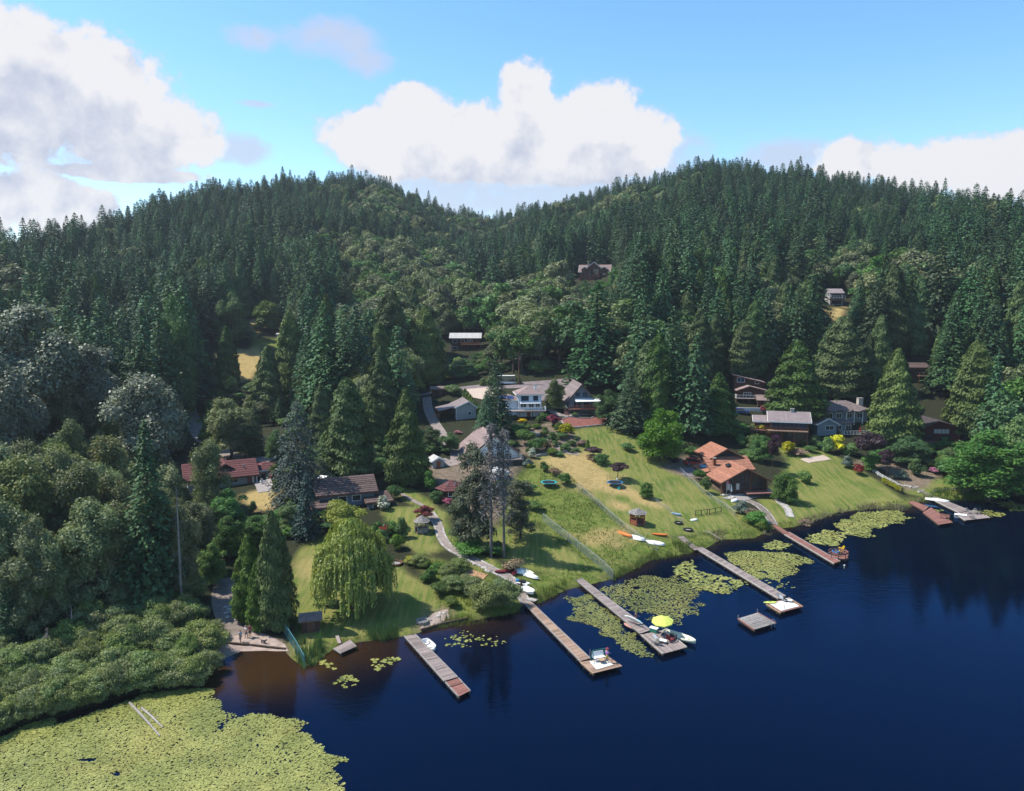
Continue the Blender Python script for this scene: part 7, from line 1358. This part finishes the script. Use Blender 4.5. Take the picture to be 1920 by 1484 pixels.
# ================================================================== bushes, reeds, lily pads
def bush(kind, px, base, wpx, hpx, label, group=None, name=None, cat='bush'):
    p = G(px, base); nm = name or {'shrub': 'shrub', 'bush': 'bush', 'greenbush': 'green_bush', 'goldbush': 'golden_bush', 'yellow': 'yellow_flowering_bush', 'white': 'white_flowering_bush', 'pink': 'pink_flowering_bush', 'purplebush': 'purple_bush', 'redbush': 'red_bush', 'lav': 'grey_bush', 'rust': 'dry_bush', 'column': 'column_thuja'}[kind]
    mp = mpp(p); dep = math.atan2(CAM_Z - p[2], math.hypot(p[0], p[1])); h = max(.3, (hpx * mp - wpx * mp * .35 * math.sin(dep)) / math.cos(dep)); p = (p[0], p[1] + wpx * mp * .3, float(hgt(p[0], p[1] + wpx * mp * .3)) - .1)
    return plant(kind, nm, p, h, wpx * mp, label, cat, group)
T1 = 'bushes of the terrace garden'
for k, x, y, w_, h_ in (('bush', 985, 838, 40, 32), ('bush', 1010, 852, 42, 30), ('bush', 964, 818, 28, 22), ('bush', 1036, 834, 28, 24), ('greenbush', 1046, 812, 22, 18), ('greenbush', 1018, 790, 24, 16), ('bush', 1060, 848, 26, 16), ('bush', 955, 846, 26, 20), ('greenbush', 1034, 856, 26, 16), ('bush', 1022, 822, 22, 16), ('bush', 1050, 826, 22, 14), ('greenbush', 1005, 806, 26, 10), ('bush', 978, 806, 30, 10), ('greenbush', 1072, 838, 20, 12), ('bush', 1048, 858, 24, 10), ('bush', 1080, 848, 18, 8)): bush(k, x, y, w_, h_, 'green bush among the terrace beds between A frame and mulch bed', T1)
for k, x, y, w_, h_, lb in (
 ('goldbush', 1064, 822, 30, 26, 'yellow green ball shaped bush at the top edge of the mown slope'), ('rust', 1028, 846, 26, 18, 'rusty bush among the green terrace bushes'), ('purplebush', 1030, 836, 14, 10, 'small purple bush among the green terrace bushes'), ('white', 998, 862, 24, 22, 'white flowering bush beside the A frame house'), ('lav', 990, 878, 24, 18, 'grey green ball bush below the white flowering one'),
 ('yellow', 993, 878, 13, 9, 'small bright yellow flowering bush below the A frame house'), ('rust', 1092, 838, 26, 12, 'low rusty bush at the edge of the terrace garden'), ('yellow', 980, 792, 24, 6, 'orange yellow flower bank below the white house'),
 ('bush', 1019, 886, 24, 20, 'green bush nearest the A frame above the turquoise trampoline'), ('rust', 1041, 896, 28, 18, 'brownish bush between two green bushes near the turquoise trampoline'), ('greenbush', 1061, 914, 34, 26, 'domed green bush at the end of the meadow fence'), ('bush', 1126, 874, 32, 22, 'green bush between the two purple maples'), ('rust', 1112, 866, 26, 14, 'dark mixed bush at the foot of the upper purple maple'),
 ('greenbush', 1326, 928, 26, 34, 'yellow green bush against the orange roofed house wall'), ('bush', 1312, 905, 30, 24, 'olive bush behind the yellow green one at the orange roofed house'), ('lav', 1395, 968, 36, 30, 'large grey green bush beside the curving path'), ('rust', 1413, 973, 30, 20, 'pale pinkish bush beside the grey green one'), ('bush', 1420, 990, 54, 28, 'wide dark green bush at the head of the red brown dock'), ('greenbush', 1431, 1000, 24, 22, 'bright green ball bush beside the red brown dock'), ('rust', 1513, 988, 24, 18, 'rusty bush at the end of the stone path'), ('bush', 1484, 946, 40, 18, 'dark low bush beside the small light green tree'), ('goldbush', 1475, 942, 22, 8, 'low yellow flower bed along the stone path'), ('purplebush', 1268, 870, 16, 10, 'small purple bush on the edge of the mown slope'),
 ('bush', 1513, 910, 30, 26, 'dark topiary bush alone on the right hand lawn'), ('goldbush', 1440, 822, 50, 28, 'broad yellow green bush below the terrace of the brown gables'), ('bush', 1425, 850, 50, 34, 'dark bush mass between the orange roofs and metal roofed house'), ('goldbush', 1480, 856, 34, 26, 'yellow ball bush below the metal roofed house'), ('yellow', 1576, 854, 36, 36, 'large bright yellow flowering bush'), ('bush', 1556, 852, 36, 32, 'dark green bush beside the large yellow flowering one'), ('bush', 1530, 842, 26, 26, 'grey green bush beside the grey blue house corner'), ('rust', 1500, 856, 40, 14, 'low brownish bush row at the top of the right hand lawn'), ('greenbush', 1520, 850, 30, 14, 'pale green bush at the top of the right hand lawn'), ('lav', 1592, 880, 30, 26, 'grey green bush at the lawn edge below the plum tree'), ('redbush', 1612, 892, 26, 20, 'dull red bush at the lawn edge below the plum tree'), ('bush', 1636, 886, 40, 32, 'brown green bush below the plum tree'), ('bush', 1602, 858, 40, 26, 'dark bush between yellow bush and plum tree'), ('pink', 1754, 890, 22, 14, 'pink flowering bush in the shore garden'), ('yellow', 1748, 876, 18, 9, 'small yellow flowering bush behind the pink one'), ('bush', 1722, 898, 40, 38, 'green bush in the middle of the shore garden'), ('lav', 1694, 902, 30, 22, 'grey green bush beside the golden conifer row'), ('bush', 1775, 884, 40, 30, 'dark bush behind the pink flowering one'), ('greenbush', 1745, 862, 40, 22, 'bright green bush below the round maple'), ('bush', 1795, 900, 60, 36, 'wide dark bush on the shore beside the large tree'), ('greenbush', 1815, 920, 50, 24, 'low green bush at the foot of the large shore tree'), ('bush', 1655, 870, 40, 26, 'shaded bush between the plum tree and massive cedar'),
 ('greenbush', 545, 965, 34, 34, 'yellow green ball bush beside the blue spruce'), ('greenbush', 516, 940, 24, 40, 'bright green bush along the brown patio fence'), ('white', 716, 960, 38, 30, 'white flowering bush beside the brown tiled house'), ('bush', 740, 940, 36, 30, 'dark round bush behind the white flowering one'), ('bush', 752, 1012, 34, 42, 'dark dome shaped bush beside the thatched shelter'), ('greenbush', 742, 1036, 36, 34, 'yellow green bush between the willow and the dark dome'), ('goldbush', 770, 1062, 34, 18, 'yellow green low bush at the top of the willow lawn'), ('rust', 965, 1078, 42, 30, 'pale dry shrub beside the white boats'), ('bush', 803, 925, 32, 42, 'dark bush beside the red pavilion'), ('bush', 815, 945, 28, 24, 'lower dark bush in front of the red pavilion'), ('pink', 838, 950, 22, 16, 'pale pink bush along the pavilion fence'), ('purplebush', 958, 978, 26, 14, 'small purple bush at the foot of the dying spruces'), ('bush', 880, 1050, 70, 28, 'dark bush bank below the dull green pine'), ('bush', 930, 1048, 60, 24, 'dark bush bank at the foot of the dying spruces'), ('greenbush', 940, 930, 50, 30, 'mixed green bush beside the small white garden building'), ('greenbush', 985, 930, 46, 22, 'weedy green bush on the slope below the A frame house'), ('bush', 1000, 960, 40, 20, 'weedy dark bush near the top of the chain link fence'),
 ('bush', 400, 838, 22, 20, 'dark bush at the bend of the gravel driveway'), ('greenbush', 515, 900, 24, 30, 'green bush at the end of the red roofed house'), ('bush', 850, 745, 40, 22, 'green bush in front of the roadside carport'), ('greenbush', 840, 715, 46, 20, 'pale green bush above the road'), ('greenbush', 1010, 795, 16, 14, 'small round bush below the steep roofed house'), ('greenbush', 1078, 783, 14, 10, 'tiny round bush on the edge of the mulch bed'), ('redbush', 1432, 776, 18, 14, 'red bush on the terrace of the stacked brown gables'), ('greenbush', 1486, 776, 16, 16, 'bright fern like bush beside the dark garage'), ('column', 1427, 868, 8, 22, 'narrow yellow green conifer behind the orange roofs'), ('column', 1102, 842, 7, 17, 'small dark column conifer at the corner of the terrace wall'), ('greenbush', 1508, 838, 24, 14, 'light green fern clump below the metal roofed house'), ('pink', 858, 815, 18, 8, 'red flowers along the A frame house wall'),
 ): bush(k, x, y, w_, h_, lb)
tree('bright', 'topiary_tree', 1212, 934, 904, 32, 'small clipped round tree alone on the mown slope', 'tree')
for i in range(9): bush('goldbush', 1657 + i * 4.2, 908 + i * 2.3, 9, 13, 'golden dwarf conifer in the row beside the white rail fence', 'golden conifer row', 'golden_conifer')
for i in range(10): bush('column', 872 + i * 4.3, 752 + i * 5.2, 11, 22, 'narrow clipped conifer in the hedge above the metal roofed shed', 'hedge of narrow conifers', 'hedge_conifer')
for i in range(7): bush('column', 905 + i * 11, 724 - i * .5, 12, 14, 'narrow clipped conifer in the hedge along the road', 'hedge along the road', 'hedge_conifer')
for k, x, y, w_, h_ in (('shrub', 785, 1066, 50, 28), ('bush', 806, 1096, 42, 30), ('shrub', 838, 1090, 50, 34), ('shrub', 860, 1076, 56, 30), ('bush', 822, 1122, 40, 30), ('shrub', 850, 1118, 60, 40), ('shrub', 892, 1128, 66, 44), ('shrub', 912, 1160, 80, 64), ('shrub', 950, 1150, 66, 60), ('shrub', 935, 1120, 60, 36), ('greenbush', 800, 1070, 30, 18), ('bush', 818, 1076, 30, 20), ('shrub', 870, 1106, 44, 30), ('greenbush', 845, 1142, 40, 24)): bush(k, x, y, w_, h_, 'leafy shrub in the thicket between garden path and lake', 'shrubs of the lakeside thicket')
srng = random.Random(5)
for i in range(26): bush(['bush', 'greenbush'][i % 2], srng.uniform(968, 1082), srng.uniform(796, 854), srng.uniform(9, 19), srng.uniform(6, 13), 'green bush among the terrace beds between A frame and mulch bed', T1)
cand = []
while len(cand) < 115:
    x, y = srng.uniform(-60, 395), srng.uniform(1140, 1372)
    ylow = np.interp(x, [-60, 0, 110, 240, 370, 385], [1395, 1368, 1340, 1302, 1288, 1255]); yhi = np.interp(x, [-60, 100, 200, 400], [1240, 1220, 1150, 1130])
    if yhi < y < ylow - 3: cand.append((x, y))
cand.sort(key=lambda c: c[1])
for i in range(34): x = -40 + i * 12.8 + srng.uniform(-5, 5); cand.append((x, np.interp(x, [-60, 0, 110, 240, 370, 395], [1398, 1370, 1342, 1304, 1290, 1252]) + srng.uniform(0, 5)))
for x, y in cand: bush('shrub', x, y, srng.uniform(55, 92), srng.uniform(42, 72), 'rounded willow shrub in the marsh thicket behind the lily pads', 'shrubs of the marsh thicket', 'willow_shrub')
for i in range(60):                                             # undergrowth where the wood meets lawns and drives
    x, y = srng.choice([(425, 890), (470, 1000), (520, 1010), (600, 990), (700, 880), (690, 780), (790, 860), (650, 850), (470, 760), (1180, 800), (1225, 850), (1290, 850), (1395, 850), (1540, 790), (1660, 830), (1720, 830), (1840, 870), (860, 700), (900, 680), (1150, 760), (440, 640), (520, 740), (450, 980), (560, 1000)]); bush('bush', x + srng.gauss(0, 22), y + srng.gauss(0, 10), srng.uniform(20, 40), srng.uniform(14, 28), 'dark undergrowth bush at the edge of the wood', 'undergrowth at the edge of the wood', 'undergrowth_bush')
for poly, cnt in (([(515, 800), (700, 800), (795, 835), (785, 905), (700, 895), (600, 890), (535, 925), (515, 880)], 46), ([(405, 925), (460, 965), (545, 960), (560, 1050), (440, 1070), (400, 1000)], 30), ([(1375, 850), (1400, 790), (1440, 800), (1420, 880)], 12), ([(1640, 850), (1720, 840), (1800, 840), (1850, 880), (1760, 880), (1690, 870)], 16), ([(560, 985), (600, 985), (600, 1010), (560, 1020)], 5), ([(700, 985), (740, 980), (750, 1010), (710, 1030)], 6), ([(860, 1000), (930, 990), (960, 1040), (880, 1045)], 10), ([(820, 700), (900, 675), (1000, 690), (1130, 690), (1130, 708), (1000, 708), (860, 718), (800, 725)], 24)):
    xs_ = [p[0] for p in poly]; ys_ = [p[1] for p in poly]; k_ = 0
    while k_ < cnt:
        x, y = srng.uniform(min(xs_), max(xs_)), srng.uniform(min(ys_), max(ys_))
        if in_poly(np.array([x]), np.array([y]), poly)[0]: bush('bush', x, y, srng.uniform(22, 42), srng.uniform(16, 30), 'dark undergrowth bush at the edge of the wood', 'undergrowth at the edge of the wood', 'undergrowth_bush'); k_ += 1
# ------------------------------------------------------------------ grass and reeds
def blades(name, polys, dens, h, wdt, mat, label, seed, nb=5, lean=.35, shore=None):
    g = np.random.default_rng(seed); Ps = []
    for p in polys:
        q = Gs(p)[:, :2] if shore is None else np.array([GZ(a, b)[:2] for a, b in p]); x0, y0 = q.min(0); x1, y1 = q.max(0); n = int((x1 - x0) * (y1 - y0) * dens); X, Y = g.uniform(x0, x1, n), g.uniform(y0, y1, n); k = in_poly(X, Y, q) & (vnoise(X, Y, 2.3, seed) > .3); Ps.append(np.stack([X[k], Y[k]], -1))
    P = np.repeat(np.vstack(Ps), nb, 0) + g.normal(size=(sum(len(p) for p in Ps) * nb, 2)) * .12; n = len(P); z = np.maximum(hgt(P[:, 0], P[:, 1]), -.3); a = g.random(n) * 6.283; H = h * (.6 + .7 * g.random(n)) * (.6 + .8 * vnoise(P[:, 0], P[:, 1], 3.0, seed + 1)); l = lean * H * g.random(n)
    B = np.stack([P[:, 0], P[:, 1], z - .05], -1); side = np.stack([-np.sin(a), np.cos(a), 0 * a], -1) * wdt; top = B + np.stack([np.cos(a) * l, np.sin(a) * l, H], -1)
    V = np.stack([B - side, B + side, top], 1).reshape(-1, 3); F_ = np.arange(n * 3).reshape(-1, 3); o = link(name, np_mesh(name, V, F_, mat, np.clip(.5 * g.random(n) + .6 * vnoise(P[:, 0], P[:, 1], 6.0, seed + 2) - .05, 0, 1))); return tag(o, label, 'reeds' if 'reed' in name else 'grass', None, 'stuff')
GR = leaf_mat('meadow_grass', (0.055, 0.110, 0.014), (0.155, 0.185, 0.040), .3, .6, .2, 0.0); RD = leaf_mat('reed_leaves', (0.045, 0.105, 0.032), (0.10, 0.175, 0.055), .3, .5, .25, 0.0); DRYR = leaf_mat('dry_reeds', (0.16, 0.13, 0.075), (0.30, 0.25, 0.15), .2, .7, .1, 0.0); DG = leaf_mat('dry_grass', (0.22, 0.165, 0.06), (0.40, 0.30, 0.13), .2, .7, .1, 0.0)
blades('meadow_grass', [Z_ROUGH[0]], 5.5, .36, .04, GR, 'tall rough meadow grass between the fences and the lake', 51, 3); blades('shore_grass', [Z_ROUGH[1], Z_ROUGH[2], Z_ROUGH[3]], 5, .42, .04, GR, 'rough grass along the shore', 52, 3); blades('dry_grass', [Z_DRY[0], Z_DRY[1], Z_DRY[4][:3] + Z_DRY[4][3:]], 2.0, .16, .05, DG, 'dry tan grass on the slope', 53, 4)
blades('reeds', [[(565, 1255), (572, 1235), (600, 1200), (612, 1215), (600, 1242), (580, 1258)], [(688, 1208), (690, 1190), (720, 1180), (752, 1178), (752, 1195), (715, 1204)], [(548, 1228), (555, 1205), (575, 1200), (590, 1230), (566, 1250)]], 9, 1.35, .04, RD, 'tall green reeds at the edge of the willow lawn', 54, 5, .3)
blades('reeds', [[(1210, 1052), (1225, 1030), (1260, 1018), (1305, 1022), (1325, 1030), (1280, 1044), (1232, 1052)], [(1150, 1090), (1148, 1078), (1195, 1055), (1215, 1050), (1200, 1066)], [(1000, 1134), (1010, 1112), (1060, 1090), (1066, 1105), (1015, 1132)]], 6, 1.0, .04, GR, 'reeds along the meadow shore', 55, 5, .35)
blades('dry_reeds', [[(1488, 990), (1500, 975), (1570, 955), (1640, 945), (1700, 950), (1706, 960), (1640, 956), (1570, 964), (1522, 980)], [(1715, 948), (1722, 935), (1742, 925), (1742, 940)], [(1340, 1020), (1330, 1008), (1345, 995), (1365, 1000), (1360, 1012)], [(1430, 1006), (1432, 996), (1448, 996), (1450, 1004)]], 5, .95, .045, DRYR, 'dry pale reeds fringing the lake', 56, 5, .45)
blades('reeds', [[(1740, 938), (1745, 920), (1800, 915), (1870, 918), (1868, 940), (1800, 940)]], 5, 1.0, .045, GR, 'green reeds behind the pale dock', 57, 5, .35); blades('reeds', [[(795, 1182), (830, 1160), (880, 1160), (920, 1166), (900, 1172), (850, 1178)], [(380, 1268), (384, 1240), (394, 1235), (396, 1250), (388, 1266)]], 6, .8, .04, GR, 'grass tufts hanging over the shore edge', 58, 5)
# ------------------------------------------------------------------ lily pads
m, nt = nodes_of('lily_pads'); g = NB(nt); t = g.attr('tone', 'Fac'); P = g.n('ShaderNodeNewGeometry').outputs['Position']
c = g.mix(t, (0.110, 0.132, 0.024), (0.300, 0.300, 0.080)); c = g.mix(g.math('MULTIPLY', g.step(g.noise(P, .12, 3), .45, .65), .6), c, g.mix(t, (0.155, 0.150, 0.030), (0.320, 0.290, 0.078)))
bs = g.n('ShaderNodeBsdfPrincipled'); nt.links.new(c, bs.inputs['Base Color']); bs.inputs['Roughness'].default_value = .42; bs.inputs['Specular IOR Level'].default_value = .45; o = g.n('ShaderNodeOutputMaterial'); nt.links.new(bs.outputs[0], o.inputs[0]); PADM = m
PADO = m.copy(); PADO.name = 'olive_lily_pads'
for n_ in PADO.node_tree.nodes:
    if n_.type == 'BSDF_PRINCIPLED': l_ = n_.inputs['Base Color'].links[0]; sc_ = PADO.node_tree.nodes.new('ShaderNodeHueSaturation'); sc_.inputs['Value'].default_value = .72; PADO.node_tree.links.new(l_.from_socket, sc_.inputs['Color']); PADO.node_tree.links.new(sc_.outputs[0], n_.inputs['Base Color'])
def pads(poly, dens, r, label, seed, fade=2.0, sparse=.0, patch=.33, mat=None):
    g = np.random.default_rng(seed); q = np.array([GZ(a, b)[:2] for a, b in poly]); x0, y0 = q.min(0) - 1; x1, y1 = q.max(0) + 1; n = int((x1 - x0) * (y1 - y0) * dens); X, Y = g.uniform(x0, x1, n), g.uniform(y0, y1, n)
    d = seg_dist(X, Y, q, True) * np.where(in_poly(X, Y, q), 1, -1) + (vnoise(X, Y, 1.6, seed) - .5) * 2.2 + (vnoise(X, Y, 5.0, seed + 3) - .5) * 2.4; k = (d > 0) & (g.random(n) < np.clip(.25 + d / fade, 0, 1) * (1 - sparse)) & (vnoise(X, Y, 1.1, seed + 1) + .35 * vnoise(X, Y, 4, seed + 2) > patch) & (hgt(X, Y) < .02)
    X, Y = X[k], Y[k]; n = len(X); rr = r * (.55 + .75 * g.random(n)); a0 = g.random(n) * 6.283; th = a0[:, None] + np.array([.35, 1.3, 2.3, 3.14, 4.0, 5.0, 5.93])[None]
    tx, ty = g.normal(size=(2, n)) * .07; tip = g.random(n) < .12; tx = np.where(tip, tx * 4, tx); z0 = .015 + .05 * g.random(n) + np.abs(tx) * rr
    vx, vy = rr[:, None] * np.cos(th), rr[:, None] * np.sin(th); V = np.stack([X[:, None] + vx, Y[:, None] + vy, z0[:, None] + vx * tx[:, None] + vy * ty[:, None]], -1); Cn = np.stack([X, Y, z0], -1)[:, None]; V = np.concatenate([Cn, V], 1).reshape(-1, 3)
    F_ = (np.arange(n) * 8)[:, None] + np.arange(8)[None]; tone = np.clip(.55 * g.random(n) + .5 * vnoise(X, Y, 2.4, seed + 4), 0, 1); o = link('lily_pads', np_mesh('lily_pads', V, F_, mat or PADM, tone)); return tag(o, label, 'lily pads', None, 'stuff')
pads([(-120, 1430), (-40, 1392), (40, 1372), (150, 1338), (240, 1312), (300, 1300), (385, 1300), (415, 1318), (432, 1342), (410, 1366), (440, 1352), (470, 1347), (520, 1350), (565, 1380), (600, 1410), (640, 1460), (670, 1520), (700, 1600), (-200, 1640)], 75, .11, 'huge yellow green mat of lily pads in front of the marsh', 61, 1.0, 0, .17)
pads([(1052, 1122), (1085, 1113), (1115, 1118), (1146, 1150), (1168, 1180), (1200, 1212), (1208, 1226), (1160, 1208), (1105, 1180), (1075, 1160)], 40, .125, 'yellow green lily pads between the two longest grey docks', 62, 1.6, .05, .15, PADO); pads([(1125, 1108), (1165, 1095), (1205, 1082), (1268, 1086), (1305, 1102), (1326, 1135), (1300, 1168), (1255, 1172), (1215, 1164), (1175, 1142), (1150, 1126)], 34, .13, 'broad patch of olive lily pads beside the parasol dock', 63, 1.6, .2, .24, PADO); pads([(1262, 1060), (1300, 1045), (1312, 1066), (1345, 1075), (1394, 1094), (1370, 1114), (1320, 1114), (1285, 1098), (1262, 1080)], 10, .25, 'large leaved lily pads beside the long pale dock', 64, 1.2, .05, .25)
pads([(1360, 1040), (1400, 1029), (1440, 1034), (1480, 1036), (1532, 1053), (1500, 1072), (1455, 1086), (1420, 1084), (1385, 1066)], 32, .14, 'bright green lily pads between pale and red brown docks', 65, 1.2, .0, .2); pads([(1420, 1084), (1460, 1080), (1500, 1096), (1480, 1110), (1440, 1104)], 5, .2, 'thin scatter of lily pads beside the long pale dock', 66, 1.5, .5, .3); pads([(1430, 1020), (1455, 1015), (1487, 1021), (1475, 1030), (1440, 1030)], 9, .26, 'small cluster of lily pads at the red brown dock', 67, .8, 0, .2)
pads([(1520, 1006), (1555, 996), (1582, 1000), (1588, 1016), (1560, 1026), (1530, 1020)], 8, .27, 'round cluster of lily pads beyond the red brown dock', 68, .8, 0, .2); pads([(1565, 990), (1595, 966), (1640, 956), (1690, 958), (1728, 974), (1690, 981), (1650, 992), (1620, 1006), (1580, 1002)], 18, .2, 'bright green crescent of lily pads in the bay', 69, 1.2, 0, .2); pads([(615, 1268), (650, 1258), (690, 1262), (682, 1276), (650, 1296), (622, 1288)], 6, .26, 'lily pads in front of the small pinkish raft', 70, .6, 0, .3); pads([(593, 1245), (610, 1238), (638, 1246), (628, 1256), (605, 1254)], 6, .24, 'few lily pads off the reeds by the teal fence', 71, .6, .1, .25); pads([(698, 1240), (715, 1234), (735, 1240), (725, 1252), (705, 1250)], 5, .24, 'few lily pads below the tall reeds', 72, .6, .1, .25)
pads([(832, 1196), (860, 1185), (930, 1196), (935, 1212), (880, 1216), (845, 1212)], 4, .2, 'dark thin scatter of lily pads under the thicket', 73, 1.2, .4, .3); pads([(1838, 962), (1850, 955), (1870, 962), (1860, 972)], 8, .26, 'lily pads behind the pale dock platform', 74, .8, 0, .2); pads([(1865, 945), (1895, 940), (1935, 950), (1935, 962), (1890, 958)], 8, .26, 'lily pads at the frame edge under the shore tree', 75, .8, 0, .2); pads([(1738, 958), (1755, 952), (1775, 958), (1760, 964)], 8, .25, 'lily pads between the boarded and pale docks', 76, .6, 0, .2)
# ================================================================== air
m, nt = nodes_of('haze'); vp = nt.nodes.new('ShaderNodeVolumePrincipled'); vp.inputs['Color'].default_value = (0.80, 0.90, 1.0, 1); vp.inputs['Density'].default_value = 0.00011; vp.inputs['Anisotropy'].default_value = 0.2
o = nt.nodes.new('ShaderNodeOutputMaterial'); nt.links.new(vp.outputs[0], o.inputs['Volume'])
hz = MB().box(-3300, -950, -4.0, 3300, 3600, float(GH.max()) + 60).build('haze', m); tag(hz, 'thin pale air between the camera and the hills', 'haze', None, 'stuff')
